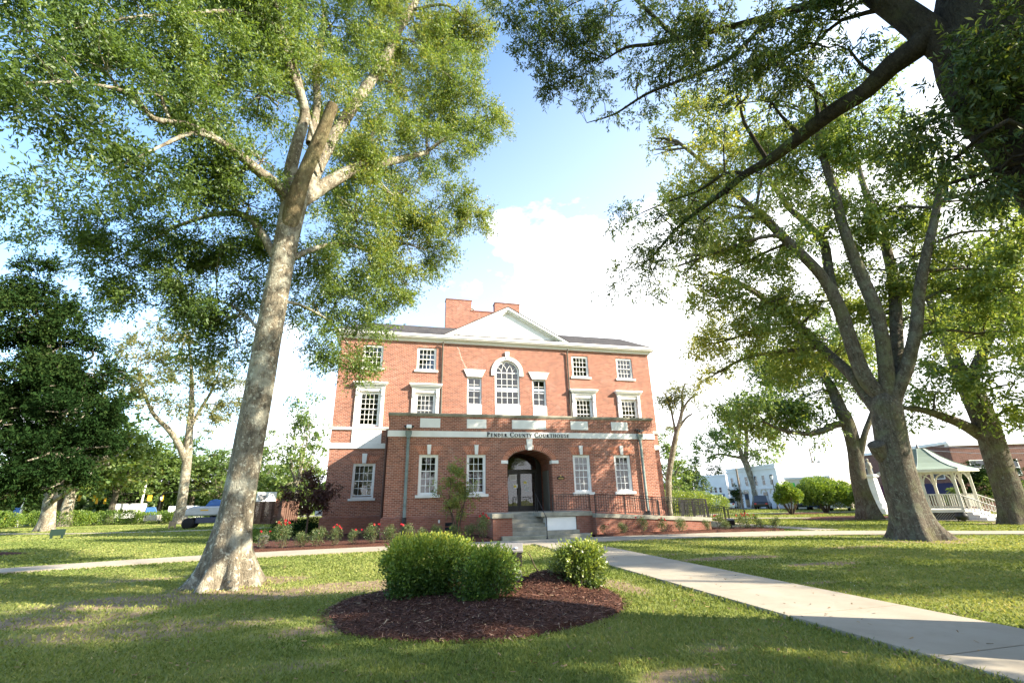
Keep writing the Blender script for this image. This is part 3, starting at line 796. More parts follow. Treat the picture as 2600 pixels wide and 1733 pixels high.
def lettering(text_words, x0, x1, z, cap, small):
    x = 0; polys = []
    for wi, word in enumerate(text_words):
        for k, ch in enumerate(word):
            s = cap if k == 0 else small
            S, w = glyph(ch)
            polys.append([[(x + px * s, pz * s) for px, pz in P] for P in S])
            x += w * s + .018
        x += small * .5
    sc_ = (x1 - x0) / x
    out = []
    for letter in polys:
        mm = MB()
        for P in letter:
            Q = [(x0 + px * sc_, z + pz) for px, pz in P]
            a2 = sum(Q[i][0] * Q[(i + 1) % 4][1] - Q[(i + 1) % 4][0] * Q[i][1] for i in range(4))
            if a2 < 0: Q = Q[::-1]
            mm.prism_y(Q, YW - .068, YW - .052)
        out.append(mm)
    return out
for mm in lettering(['PENDER', 'COUNTY', 'COURTHOUSE'], 4.43, 9.16, 4.875, .245, .185):
    o = mm.build('letter', M['ink'], band); o.matrix_parent_inverse = Matrix.Identity(4)
def subpart(m, name, mat, par, bevel=0.0):
    o = m.build(name, M[mat] if isinstance(mat, str) else mat, par, bevel=bevel)
    o.matrix_parent_inverse = par.matrix_parent_inverse.inverted() @ par.matrix_parent_inverse
    o.matrix_parent_inverse = Matrix.Identity(4)
    return o

def sash_window(x0, x1, z0, z1, Y, cols, rt_, rb_, sill=None, blind=0.0, case=.1, sill_x=.12, gap=0):
    """double hung window: casing, two sashes with bars as one frame; pane, sill and blind as sub-parts"""
    f = MB(); Yf = Y + .06
    f.box(x0, x0 + case, Yf, Yf + .12, z0, z1); f.box(x1 - case, x1, Yf, Yf + .12, z0, z1)
    f.box(x0 + case, x1 - case, Yf, Yf + .12, z1 - case, z1); f.box(x0 + case, x1 - case, Yf, Yf + .12, z0, z0 + case * .7)
    a, b, c, d = x0 + case, x1 - case, z0 + case * .7, z1 - case
    zm = c + (d - c) * rb_ / (rb_ + rt_)
    st = .045
    for (q0, q1, yy, rows) in ((zm - .02, d, Yf + .035, rt_), (c + gap, zm + .02, Yf + .075, rb_)):
        f.box(a, a + st, yy, yy + .035, q0, q1); f.box(b - st, b, yy, yy + .035, q0, q1)
        f.box(a + st, b - st, yy, yy + .035, q0, q0 + st); f.box(a + st, b - st, yy, yy + .035, q1 - st, q1)
        for i in range(1, cols):
            xx = a + st + (b - a - 2 * st) * i / cols
            f.box(xx - .012, xx + .012, yy + .004, yy + .03, q0 + st, q1 - st)
        for j in range(1, rows):
            zz = q0 + st + (q1 - q0 - 2 * st) * j / rows
            f.box(a + st, b - st, yy + .006, yy + .028, zz - .012, zz + .012)
    w = part(f, 'window', 'white')
    g = MB()
    g.add([(a, Yf + .05, zm), (b, Yf + .05, zm), (b, Yf + .05, d), (a, Yf + .05, d)], [(0, 1, 2, 3)])
    g.add([(a, Yf + .092, c + gap), (b, Yf + .092, c + gap), (b, Yf + .092, zm), (a, Yf + .092, zm)], [(0, 1, 2, 3)])
    subpart(g, 'glass_pane', 'glass', w)
    if sill:
        s = MB(); s.box(x0 - sill_x, x1 + sill_x, Y - .09, Y + .16, z0 - sill, z0 - .002); subpart(s, 'sill', 'stone', w, .01)
    if blind:
        s = MB(); n = int((d - c) * blind / .05)
        for i in range(n):
            z = d - .05 * i
            s.hexa([(a, Yf + .16, z - .045), (b, Yf + .16, z - .045), (b, Yf + .165, z - .045), (a, Yf + .165, z - .045)], [(a, Yf + .185, z - .002), (b, Yf + .185, z - .002), (b, Yf + .19, z - .002), (a, Yf + .19, z - .002)])
        subpart(s, 'blind', 'blind', w)
    return w
def keystone(x, z0, z1, w0, w1, Y, proud=.07):
    m = MB(); m.prism_y([(x - w0 / 2, z0), (x + w0 / 2, z0), (x + w1 / 2, z1), (x - w1 / 2, z1)], Y - proud, Y + .05); part(m, 'keystone', 'stone', bevel=.006)
def fan_arch(x0, x1, z0, h, Y):
    m = MB(); n = 15; cx = (x0 + x1) / 2; sp = .26
    back = [(x0, z0), (x1, z0), (x1 + sp, z0 + h), (x0 - sp, z0 + h)]
    m.prism_y(back, Y - .003, Y + .02)
    part(m, 'brick_arch', 'mortar')
    m = MB()
    for i in range(n):
        t0, t1 = (i + .06) / n, (i + .94) / n
        b0, b1 = x0 + (x1 - x0) * t0, x0 + (x1 - x0) * t1
        c0, c1 = x0 - sp + (x1 - x0 + 2 * sp) * t0, x0 - sp + (x1 - x0 + 2 * sp) * t1
        if abs((b0 + b1) / 2 - cx) < .06: continue
        hm = z0 + h * .5
        e0, e1 = (b0 + c0) / 2, (b1 + c1) / 2
        m.prism_y([(b0, z0), (b1, z0), (e1, hm - .004), (e0, hm - .004)], Y - .007, Y + .015)
        m.prism_y([(e0, hm + .004), (e1, hm + .004), (c1, z0 + h), (c0, z0 + h)], Y - .007, Y + .015)
    part(m, 'arch_bricks', 'wedge')
for k, (a, b) in enumerate(WIN1):
    sash_window(a, b, 2.02, 3.96, YW, 3, 2, 3, .14, blind=(0, .0, .3, 0)[k])  # third window's pale blind stands in for a bright reflection on the glass
    keystone((a + b) / 2, 3.965, 4.45, .15, .21, YW)
    fan_arch(a, b, 3.965, .42, YW)
sash_window(-2.6, -1.34, 1.99, 3.93, YM, 4, 2, 2, .14, blind=.62, gap=.06)
keystone(-1.99, 3.935, 4.5, .22, .29, YM); fan_arch(-2.6, -1.34, 3.935, .42, YM)
for k, x in enumerate(TOPX):
    sash_window(x - .62, x + .62, 9.79, 11.33, YM, 4, 2, 2, .14, blind=(0, .5, 0, .95)[k], sill_x=.14)
for k, x in enumerate(HOODX):
    sash_window(x - .66, x + .66, 6.12, 8.28, YM, 4, 3, 3, None, blind=(.35, .7, .5, .2)[k], case=.13)
    s = MB()
    for a, b in ((x - .86, x - .665), (x + .665, x + .86)): s.box(a, b, YM - .1, YM + .2, 6.065, 8.5)
    s.box(x - .665, x + .665, YM - .06, YM + .2, 8.285, 8.5)
    s = part(s, 'window_surround', 'white')
    h = MB(); h.box(x - 1.03, x + 1.03, YM - .34, YM + .05, 8.76, 8.84); h.box(x - .98, x + .98, YM - .28, YM + .05, 8.68, 8.757)
    h.box(x - .92, x + .92, YM - .2, YM + .05, 8.6, 8.677); h.box(x - .88, x + .88, YM - .13, YM + .05, 8.503, 8.597)
    subpart(h, 'hood', 'white', s)
    for q in (-1, 1):
        c = MB(); c.prism_y([(x + q * .76 - .07, 8.0), (x + q * .76 + .07, 8.0), (x + q * .76 + .09, 8.5), (x + q * .76 - .09, 8.5)], YM - .17, YM - .103); subpart(c, 'bracket', 'white', s)
# white panel beneath the left hood window
m = MB(); m.box(-2.83, -1.12, YM - .05, YM + .05, 5.103, 5.888); pp = part(m, 'window_apron', 'white')
m = MB()
for a, b, c, d in ((-2.55, -1.4, 5.66, 5.69), (-2.55, -1.4, 5.25, 5.28), (-2.55, -2.52, 5.282, 5.658), (-1.43, -1.4, 5.282, 5.658)): m.box(a, b, YM - .065, YM - .04, c, d)
subpart(m, 'moulding', 'white', pp)
# narrow side lights with flared lintels
for k, x in enumerate(SIDEX):
    sash_window(x - .48, x + .48, 7.63, 9.47, YM, 2, 2, 2, None, blind=(0, 0)[k], case=.05)
    m = MB(); m.box(x - .48, x + .48, YM - .02, YM + .15, 6.07, 7.627); part(m, 'window_apron', 'white')
    m = MB(); m.prism_y([(x - .5, 9.473), (x + .5, 9.473), (x + .7, 9.9), (x - .7, 9.9)], YM - .08, YM + .05); m.box(x - .73, x + .73, YM - .11, YM + .05, 9.903, 9.96); part(m, 'flared_lintel', 'white')
# arched middle window
f = MB(); Yf = YM + .06; R0, R1 = .85, .74; zs = 9.86
op = arch_pts(XC, R0, zs, R0, 32); ip = arch_pts(XC, R1, zs, R1, 32)
for k in range(32):
    f.hexa([(op[k][0], Yf, op[k][1]), (ip[k][0], Yf, ip[k][1]), (ip[k][0], Yf + .12, ip[k][1]), (op[k][0], Yf + .12, op[k][1])],
           [(op[k + 1][0], Yf, op[k + 1][1]), (ip[k + 1][0], Yf, ip[k + 1][1]), (ip[k + 1][0], Yf + .12, ip[k + 1][1]), (op[k + 1][0], Yf + .12, op[k + 1][1])])
for q in (-1, 1): f.box(min(XC + q * R0, XC + q * R1), max(XC + q * R0, XC + q * R1), Yf, Yf + .12, 7.66, zs)
f.box(XC - R1, XC + R1, Yf, Yf + .12, 7.66, 7.74)
for i in range(1, 4): f.box(XC - R1 + 2 * R1 * i / 4 - .014, XC - R1 + 2 * R1 * i / 4 + .014, Yf + .03, Yf + .06, 7.74, zs)
for j in range(1, 6):
    z = 7.74 + (zs - 7.74) * j / 5; w_ = .03 if j in (2, 5) else .014
    f.box(XC - R1, XC + R1, Yf + .028, Yf + .062, z - w_, z + w_)
for c0, rad_, a0, a1 in ((-R1, R1, 0, 60), (-R1, 1.5 * R1, 0, 41.4), (R1, R1, 120, 180), (R1, 1.5 * R1, 138.6, 180), (-R1 / 2 - R1 / 2, R1 / 2, 0, 75), (R1, R1 / 2, 105, 180)):
    n = 10
    for k in range(n):
        A0, A1 = math.radians(a0 + (a1 - a0) * k / n), math.radians(a0 + (a1 - a0) * (k + 1) / n)
        f.bar((XC + c0 + rad_ * math.cos(A0), Yf + .045, zs + rad_ * math.sin(A0)), (XC + c0 + rad_ * math.cos(A1), Yf + .045, zs + rad_ * math.sin(A1)), .026)
aw = part(f, 'arched_window', 'white')
g = MB(); ip2 = arch_pts(XC, R1 + .01, zs, R1 + .01, 32)
g.add([(XC - R1, Yf + .07, 7.7), (XC + R1, Yf + .07, 7.7)] + [(x, Yf + .07, z) for x, z in ip2[::-1]], [tuple(range(35))]); subpart(g, 'glass_pane', 'glass', aw)
m = MB(); m.box(XC - .85, XC + .85, YM - .02, YM + .15, 6.07, 7.657); part(m, 'window_apron', 'white')
m = MB(); po, pi = arch_pts(XC, 1.1, zs, 1.1, 32), arch_pts(XC, .853, zs, .853, 32)
for k in range(32):
    m.hexa([(po[k][0], YM - .09, po[k][1]), (pi[k][0], YM - .09, pi[k][1]), (pi[k][0], YM + .05, pi[k][1]), (po[k][0], YM + .05, po[k][1])],
           [(po[k + 1][0], YM - .09, po[k + 1][1]), (pi[k + 1][0], YM - .09, pi[k + 1][1]), (pi[k + 1][0], YM + .05, pi[k + 1][1]), (po[k + 1][0], YM + .05, po[k + 1][1])])
for q in (-1, 1): m.box(min(XC + q * 1.1, XC + q * .853), max(XC + q * 1.1, XC + q * .853), YM - .09, YM + .05, 9.62, zs)
part(m, 'arch_surround', 'white')
keystone(XC, 10.78, 11.3, .2, .32, YM, .14)
# pale repointed joint running down the brickwork
m = MB(); x, z = 3.38, 11.5; random.seed(3)
while z > 10.0:
    m.box(x - .008, x + .012, YM - .004, YM + .01, z - .085, z); dx = random.choice([.05, .11, .0, .09])
    m.box(x - .008, x + dx + .012, YM - .0045, YM + .01, z - .1, z - .084); x += dx * .55; z -= .1
part(m, 'repointed_joint', 'mortar')
# cornice, roof, pediment, chimney
m = MB()
def ring_box(mm, o_, z0, z1):
    mm.box(XL - o_, XR + o_, YM - o_, YM + .2, z0, z1); mm.box(XL - o_, XL + .2, YM + .202, YB + o_, z0, z1); mm.box(XR - .2, XR + o_, YM + .202, YB + o_, z0, z1)
ring_box(m, .10, 11.70, 11.80); ring_box(m, .16, 11.803, 11.90); ring_box(m, .36, 11.903, 11.98); ring_box(m, .42, 11.983, 12.14)
part(m, 'cornice', 'white')
m = MB(); e = .40
b0 = [(XL - e, YM - e, 12.145), (XR + e, YM - e, 12.145), (XR + e, YB + e, 12.145), (XL - e, YB + e, 12.145)]
b1 = [(XL - e + 1.8, YM - e + 1.8, 13.37), (XR + e - 1.8, YM - e + 1.8, 13.37), (XR + e - 1.8, YB + e - 1.8, 13.37), (XL - e + 1.8, YB + e - 1.8, 13.37)]
m.hexa(b0, b1)
part(m, 'roof', 'shingle')
PX0, PX1, PZ, PA = 2.42, 11.24, 12.145, 14.5
PXC = (PX0 + PX1) / 2
m = MB(); m.prism_y([(PX0 + .5, PZ), (PX1 - .5, PZ), (PXC, PA - .30)], YM - .12, YM + .1); pd = part(m, 'pediment', 'white')
def rake(mm, z_out, z_in, y0):
    sl = (PA - PZ) / (PXC - PX0)
    for q in (-1, 1):
        xe = PX0 if q < 0 else PX1
        P = [(xe, PZ), (xe - q * z_in / sl * 1.0, PZ), (PXC, PA - z_in), (PXC, PA - z_out), (xe - q * (z_out / sl), PZ + 0.0)]
        P = [(xe - q * z_out / sl, PZ), (xe - q * z_in / sl, PZ), (PXC, PA - z_in), (PXC, PA - z_out)]
        if q > 0: P = P[::-1]
        mm.prism_y(P if q < 0 else P, y0, YM + .1)
m = MB(); rake(m, 0, .16, YM - .42); rake(m, .163, .26, YM - .34); rake(m, .263, .34, YM - .22); subpart(m, 'raking_cornice', 'white', pd)
m = MB()
m.add([(PX0 - .05, YM - .44, PZ - .02), (PXC, YM - .44, PA + .02), (PXC, YM + 5, PA + .02), (PX0 - .05, YM + 5, PZ - .02), (PX1 + .05, YM - .44, PZ - .02), (PX1 + .05, YM + 5, PZ - .02),
       (PX0 - .05, YM - .44, PZ + .03), (PXC, YM - .44, PA + .07), (PXC, YM + 5, PA + .07), (PX0 - .05, YM + 5, PZ + .03), (PX1 + .05, YM - .44, PZ + .03), (PX1 + .05, YM + 5, PZ + .03)],
      [(0, 3, 2, 1), (1, 2, 5, 4), (6, 7, 8, 9), (7, 10, 11, 8), (0, 1, 7, 6), (1, 4, 10, 7), (3, 9, 8, 2), (2, 8, 11, 5)])
part(m, 'gable_roof', 'shingle')
m = MB(); Yc = 34.0
m.prism_y([(2.97, 12.4), (9.12, 12.4), (9.12, 17.26), (7.0, 17.26), (7.0, 16.35), (5.06, 16.35), (5.06, 17.26), (2.97, 17.26)], Yc, Yc + .7)
ch = part(m, 'chimney', 'brick')
m = MB(); m.box(5.0, 7.06, Yc - .04, Yc + .74, 16.353, 16.43); m.box(2.93, 5.1, Yc - .04, Yc + .74, 17.263, 17.32); m.box(6.96, 9.16, Yc - .04, Yc + .74, 17.263, 17.32); subpart(m, 'coping', 'brick_dark', ch)
m = MB(); m.tube([(5.4, Yc + 3.5, 14.5), (5.4, Yc + 3.5, 18.0)], .28, 14); m.lathe([(.42, 18.0), (.42, 18.1), (.3, 18.35), (0, 18.36)], (5.4, Yc + 3.5, 0), 14); m.box(5.15, 5.65, Yc + 3.2, Yc + 3.8, 13.38, 14.5); part(m, 'roof_vent', 'stone')
# downspouts
m = MB(); m.tube([(2.42, YM - .28, 11.72), (2.4, YM - .1, 11.45), (2.4, YM - .08, 5.62)], .055, 10); part(m, 'downspout', 'grey_pipe')
m = MB(); m.tube([(11.13, YM - .28, 11.72), (11.14, YM - .1, 11.45), (11.16, YM - .08, 5.62)], .055, 10); part(m, 'downspout', 'grey_pipe')
m = MB(); m.tube([(-.78, YM - .16, 5.9), (-.78, YM - .16, 1.2), (-.80, YM - .26, .9), (-.80, YM - .26, .0)], .075, 10); part(m, 'downspout', 'brown_pipe')
for x, lamp in ((.40, True), (13.28, False)):
    m = MB(); m.tube([(x, YW - .13, 4.9), (x, YW - .13, 1.25), (x, YW - .2, 1.0)], .075, 12)
    for z in (4.2, 3.0, 1.9): m.lathe([(.09, z), (.09, z + .06)], (x, YW - .13, 0), 12)
    d_ = part(m, 'downspout', 'copper')
    m = MB(); m.prism_y([(x - .07, 4.75), (x + .07, 4.75), (x + .16, 4.95), (x + .16, 5.12), (x - .16, 5.12), (x - .16, 4.95)], YW - .24, YW - .055); subpart(m, 'rainwater_head', 'copper', d_, .01)
    m = MB(); m.tube([(x, YW - .2, .995), (x, YW - .2, .05)], .1, 12); subpart(m, 'lower_pipe', 'iron', d_)
    m = MB(); m.box(x - .25, x + .25, YW - .22, YW - .06, 5.32, 5.38); m.box(x - .05, x + .05, YW - .3, YW - .2, 5.16, 5.32); m.box(x - .18, x + .18, YW - .33, YW - .19, 5.24, 5.32)
    if lamp:
        L = part(m, 'wall_floodlight', 'iron')
        m = MB(); m.box(x - .13, x + .13, YW - .5, YW - .335, 5.2, 5.38); subpart(m, 'lens', 'lamp_glass', L, .03)
    else:
        part(m, 'wall_floodlight', 'iron')
m = MB()
for r_ in (0, 1): m.box(2.36 + .0, 2.74, YW - .107, YW - .09, .36 + r_ * .2, .52 + r_ * .2)
part(m, 'crawl_vent', 'ink')
m = MB(); m.tube([(2.93, YW - .16, .3), (2.93, YW - .16, .75)], .03, 8); m.box(2.89, 2.97, YW - .2, YW - .103, .7, .82); part(m, 'conduit', 'grey_pipe')
m = MB(); m.box(2.02, 2.1, YW - .16, YW - .103, .72, .86); part(m, 'hose_bib', 'stone')
m = MB(); m.box(-4.35, -3.98, YM - .28, YM - .125, 1.12, 1.42); part(m, 'meter_box', 'stone', bevel=.01)
# entrance: arch ring, imposts, keystone, recess, doors
m = MB(); n = 36
for k in range(n):
    if k == n // 2: part(m, 'arch_bricks', 'wedge'); m = MB()
    A0, A1 = math.pi * (k + .08) / n, math.pi * (k + .92) / n
    if abs(k - (n - 1) / 2) < 2: continue
    def P(A, g): return ((AX0 + AX1) / 2 - (1.23 + g) * math.cos(A), AZS + .14 + (ARISE - .12 + g) * math.sin(A))
    m.prism_y([P(A0, .015), P(A0, .25), P(A1, .25), P(A1, .015)][::-1], YW - .012, YW + .05)
part(m, 'arch_bricks', 'wedge')
m = MB(); q0 = arch_pts((AX0 + AX1) / 2, 1.245, AZS + .14, ARISE - .105, 30); q1 = arch_pts((AX0 + AX1) / 2, 1.475, AZS + .14, ARISE + .125, 30)
for k in range(30): m.hexa([(q0[k][0], YW - .004, q0[k][1]), (q1[k][0], YW - .004, q1[k][1]), (q1[k][0], YW + .02, q1[k][1]), (q0[k][0], YW + .02, q0[k][1])], [(q0[k + 1][0], YW - .004, q0[k + 1][1]), (q1[k + 1][0], YW - .004, q1[k + 1][1]), (q1[k + 1][0], YW + .02, q1[k + 1][1]), (q0[k + 1][0], YW + .02, q0[k + 1][1])])
part(m, 'brick_arch', 'mortar')
for a, b in ((5.2, 5.56), (7.96, 8.35)):
    m = MB(); m.box(a, b, YW - .05, YW + .35, 3.5, 3.67); part(m, 'impost', 'stone', bevel=.006)
keystone((AX0 + AX1) / 2, 4.2, 4.78, .22, .34, YW, .1)
m = MB(); YD = 26.0
m.add([(AX0, YW + .22, 1.03), (AX0, YD + .3, 1.03), (AX0, YD + .3, AZS), (AX0, YW + .22, AZS)], [(0, 1, 2, 3)])
m.add([(AX1, YW + .22, 1.03), (AX1, YW + .22, AZS), (AX1, YD + .3, AZS), (AX1, YD + .3, 1.03)], [(0, 1, 2, 3)])
ap = arch_pts((AX0 + AX1) / 2, 1.23, AZS, ARISE)
for k in range(24): m.add([(ap[k][0], YW + .22, ap[k][1]), (ap[k][0], YD + .3, ap[k][1]), (ap[k + 1][0], YD + .3, ap[k + 1][1]), (ap[k + 1][0], YW + .22, ap[k + 1][1])], [(0, 1, 2, 3)])
part(m, 'porch_recess', 'brick_dark')
m = MB()
m.box(AX0 + .01, AX0 + .1, YD, YD + .08, 1.13, 3.5); m.box(AX1 - .3, AX1 - .2, YD, YD + .08, 1.13, 3.9); m.box(AX0 + .1, AX1 - .3, YD + .001, YD + .079, 3.22, 3.34); m.box(AX1 - .2, AX1 - .01, YD + .02, YD + .06, 1.13, 3.6)
m.prism_y(arch_pts((AX0 + AX1) / 2, 1.2, AZS, .66, 20)[14:] + [(AX1 - .2, AZS)], YD + .021, YD + .06)
df = part(m, 'door_frame', 'bronze')
g = MB(); pt = [p for p in arch_pts((AX0 + AX1) / 2, 1.22, AZS, .67, 24) if p[0] < AX1 - .28]
g.add([(AX0 + .05, YD + .04, 3.3), (AX1 - .28, YD + .04, 3.3), (AX1 - .28, YD + .04, pt[-1][1])] + [(x, YD + .04, z) for x, z in pt[::-1]], [tuple(range(3 + len(pt)))]); subpart(g, 'fanlight_pane', 'glass', df)
for a, b, hx in ((5.64, 6.64, 6.56), (6.66, 7.68, 6.74)):
    m = MB(); st = .09
    m.box(a, a + st, YD + .015, YD + .065, 1.13, 3.215); m.box(b - st, b, YD + .015, YD + .065, 1.13, 3.215); m.box(a + st, b - st, YD + .015, YD + .065, 3.1, 3.215); m.box(a + st, b - st, YD + .015, YD + .065, 1.13, 1.4)
    dr = part(m, 'door', 'bronze')
    g = MB(); g.add([(a + st, YD + .04, 1.4), (b - st, YD + .04, 1.4), (b - st, YD + .04, 3.1), (a + st, YD + .04, 3.1)], [(0, 1, 2, 3)]); subpart(g, 'glass_pane', 'glass', dr)
    h = MB(); h.tube([(hx, YD - .04, 1.95), (hx, YD - .04, 2.35)], .015, 8); h.box(hx - .01, hx + .01, YD - .04, YD + .012, 1.97, 1.99); h.box(hx - .01, hx + .01, YD - .04, YD + .012, 2.31, 2.33); subpart(h, 'handle', 'iron', dr)
    if a < 6: sheets = [(6.1, 6.52, 2.76, 3.06, 'paper', 5), (6.31, 6.57, 2.32, 2.54, 'paper', 0)]
    else: sheets = [(6.9, 7.16, 2.52, 2.74, 'paper', 0), (6.98, 7.2, 2.16, 2.44, 'paper', 6)]
    for s0, s1, z0, z1, mt, ln in sheets:
        s = MB(); s.box(s0, s1, YD + .005, YD + .012, z0, z1); sh = subpart(s, 'notice', mt, dr)
        for q in (MB(),):
            if ln:
                for j in range(ln): q.box(s0 + .04, s1 - .04 - .03 * (j % 2), YD + .0, YD + .004, z1 - .05 - j * (z1 - z0 - .06) / ln - .012, z1 - .05 - j * (z1 - z0 - .06) / ln)
                subpart(q, 'notice_lines', M['ink'] if ln == 5 else M['concrete'], dr)
            else:
                q.box(s0 + .03, s1 - .07, YD + .0, YD + .004, z0 + .05, z1 - .05); subpart(q, 'notice_block', 'paper_yellow', dr)
m = MB(); m.box(8.24, 8.64, YW - .03, YW - .004, 2.69, 2.80); m.prism_y([(8.24, 2.8), (8.64, 2.8), (8.56, 2.86), (8.32, 2.86)], YW - .03, YW - .004); m.lathe([(.0, 2.9), (.05, 2.9), (.05, 2.9)], (0, 0, 0), 4)
plq = part(m, 'wall_plaque', 'ink')
m = MB(); m.box(8.29, 8.6, YW - .036, YW - .031, 2.755, 2.775); m.box(8.31, 8.58, YW - .036, YW - .031, 2.715, 2.73); m.ball((8.43, YW - .03, 2.86), .045, 10, (1, .4, 1)); subpart(m, 'plaque_lines', 'gold', plq)
m = MB(); m.box(7.9, 7.985, YW + .6, YW + 1.5, 1.14, 3.2); part(m, 'side_door', 'grey_pipe')

# ---- landing, steps, piers, ramp
LZ = 1.12
def cpart(m, name, mat, bevel=0.0): return part(m, name, mat, bevel=bevel)
m = MB(); m.box(5.2, 9.2, 23.18, 26.3, .92, LZ); m.box(6.62, 9.2, 21.86, 23.178, .92, LZ); cpart(m, 'landing', 'concrete', .015)
for i in range(2, 7):
    m = MB(); m.box(5.19, 6.92 if i > 1 else 8.4, 21.36 + .305 * i, 21.36 + .305 * (i + 1) + (.5 if i == 6 else 0), -.1 if i < 2 else .165 * i - .15, .163 * (i + 1) - (.03 if i == 6 else 0)); cpart(m, 'step', 'concrete', .012)
m = MB(); m.box(4.65, 8.86, 21.36, 21.97, -.15, .163); cpart(m, 'step', 'concrete', .012)
m = MB(); m.box(4.92, 8.42, 21.665, 21.96, .165, .326); cpart(m, 'step', 'concrete', .012)
m = MB(); m.box(5.21, 6.9, 21.972, 24.3, -.1, .31); m.box(6.94, 8.38, 21.965, 23.9, .1, .90); cpart(m, 'landing_cheek', 'white')
m = MB(); m.box(8.39, 9.2, 21.9, 23.9, -.2, .915); cpart(m, 'landing_wall', 'brick_dark')
m = MB(); m.box(4.28, 5.18, 21.65, 23.88, -.2, .91); pr = cpart(m, 'pier', 'brick_dark')
m = MB(); m.box(4.22, 5.24, 21.58, 23.88, .913, LZ + .005); subpart(m, 'pier_cap', 'concrete', pr, .02)
def ramp_z(x): return 1.02 - (x - 9.2) * .057
m = MB(); X0, X1, Yr, Yrb = 9.203, 15.35, 21.5, 23.3
m.hexa([(X0, Yr, -.2), (X1, Yr, -.2), (X1, Yrb, -.2), (X0, Yrb, -.2)], [(X0, Yr, ramp_z(X0) - .18), (X1, Yr, ramp_z(X1) - .18), (X1, Yrb, ramp_z(X1) - .18), (X0, Yrb, ramp_z(X0) - .18)])
rw = cpart(m, 'ramp_wall', 'brick_dark')
m = MB(); m.hexa([(X0, Yr - .06, ramp_z(X0) - .177), (X1 + .05, Yr - .06, ramp_z(X1) - .177), (X1 + .05, Yrb, ramp_z(X1) - .177), (X0, Yrb, ramp_z(X0) - .177)], [(X0, Yr - .06, ramp_z(X0)), (X1 + .05, Yr - .06, ramp_z(X1)), (X1 + .05, Yrb, ramp_z(X1)), (X0, Yrb, ramp_z(X0))])
subpart(m, 'ramp_slab', 'concrete', rw, .012)
m = MB(); m.hexa([(13.6, 23.31, -.1), (15.38, 23.31, -.1), (15.38, 25.4, -.1), (13.6, 25.4, -.1)], [(13.6, 23.31, .66), (15.38, 23.31, .66), (15.38, 25.4, .62), (13.6, 25.4, .62)])
m.hexa([(15.385, 23.9, -.1), (19.5, 23.9, -.1), (19.5, 25.4, -.1), (15.385, 25.4, -.1)], [(15.385, 23.9, .62), (19.5, 23.9, .05), (19.5, 25.4, .05), (15.385, 25.4, .62)])
cpart(m, 'ramp_landing', 'concrete')

# ---- railings: each run is a thing with rails, posts and balusters
def railing(label, pts, step=.125, h=.86, post_every=1.35, foot=.1, dual=True):
    P = [Vector(p) for p in pts]
    root = empty('railing', tuple(P[0]), 0, label, 'railing', 'black iron railings of the entrance')
    inv = -P[0]
    r = MB()
    for a, b in zip(P[:-1], P[1:]):
        a, b = a + inv, b + inv
        up_ = Vector((0, 0, 1))
        r.bar(a + up_ * h, b + up_ * h, .045, .03); r.bar(a + up_ * foot, b + up_ * foot, .03, .02)
        if dual: r.bar(a + up_ * (h - .1), b + up_ * (h - .1), .025, .02)
    r.build('rail', M['iron'], root)
    me_b = MB().bar((0, 0, 0), (0, 0, h - foot - .02), .016).build('baluster', M['iron'], root)
    me_p = MB().bar((0, 0, -.02), (0, 0, h - .02), .038).build('post', M['iron'], root)
    first_b = first_p = True
    for a, b in zip(P[:-1], P[1:]):
        L = (b - a).length; n = max(1, round(L / step)); pe = max(1, round(L / post_every))
        for i in range(n):
            q = a + (b - a) * ((i + .5) / n) + inv + Vector((0, 0, foot + .01))
            o = me_b if first_b else me_b.copy()
            if not first_b: COL.objects.link(o)
            first_b = False; o.location = q
        for i in range(pe + 1):
            q = a + (b - a) * (i / pe) + inv
            o = me_p if first_p else me_p.copy()
            if not first_p: COL.objects.link(o)
            first_p = False; o.location = q
    return root
railing('black iron railing along the front edge of the landing', [(7.25, 21.98, LZ), (9.15, 21.98, LZ)], h=.78)
railing('long sloping black iron railing along the ramp', [(9.25, 21.56, ramp_z(9.25)), (15.3, 21.56, ramp_z(15.3))])
railing('black iron railing at the far back of the ramp', [(11.6, 23.2, ramp_z(11.6)), (13.5, 23.2, .68), (13.6, 23.25, .66)], step=.11)
railing('black iron railing closing the right end of the ramp', [(15.3, 21.62, .67), (15.3, 23.8, .66)], step=.1)
railing('black iron railing beside the lower ramp going down to the lawn', [(15.45, 23.95, .62), (19.4, 23.95, .07)], step=.11)
railing('black iron railing behind the turning platform of the ramp', [(13.7, 25.35, .62), (15.4, 25.35, .62), (19.4, 25.35, .07)], step=.13)
root = empty('stair_handrail', (6.72, 21.3, 0), 0, 'slim black handrail going down the entrance steps', 'handrail')
m = MB(); m.tube([(0, 1.85, LZ + .85), (0, 1.75, LZ + .85), (0, .28, 1.03), (0, .1, .92), (0, .06, .8), (0, .06, 0.0)], .02, 8); m.build('rail', M['iron'], root)
for y_, z0, z1 in ((1.8, LZ, LZ + .84), (1.45, LZ - .03, LZ + .64)):
    MB().tube([(0, y_, z0), (0, y_, z1)], .017, 8).build('post', M['iron'], root)
MB().lathe([(.05, 0.0), (.05, .03), (.03, .05), (.022, .12)], (0, .06, .0), 10).build('foot', M['iron'], root)

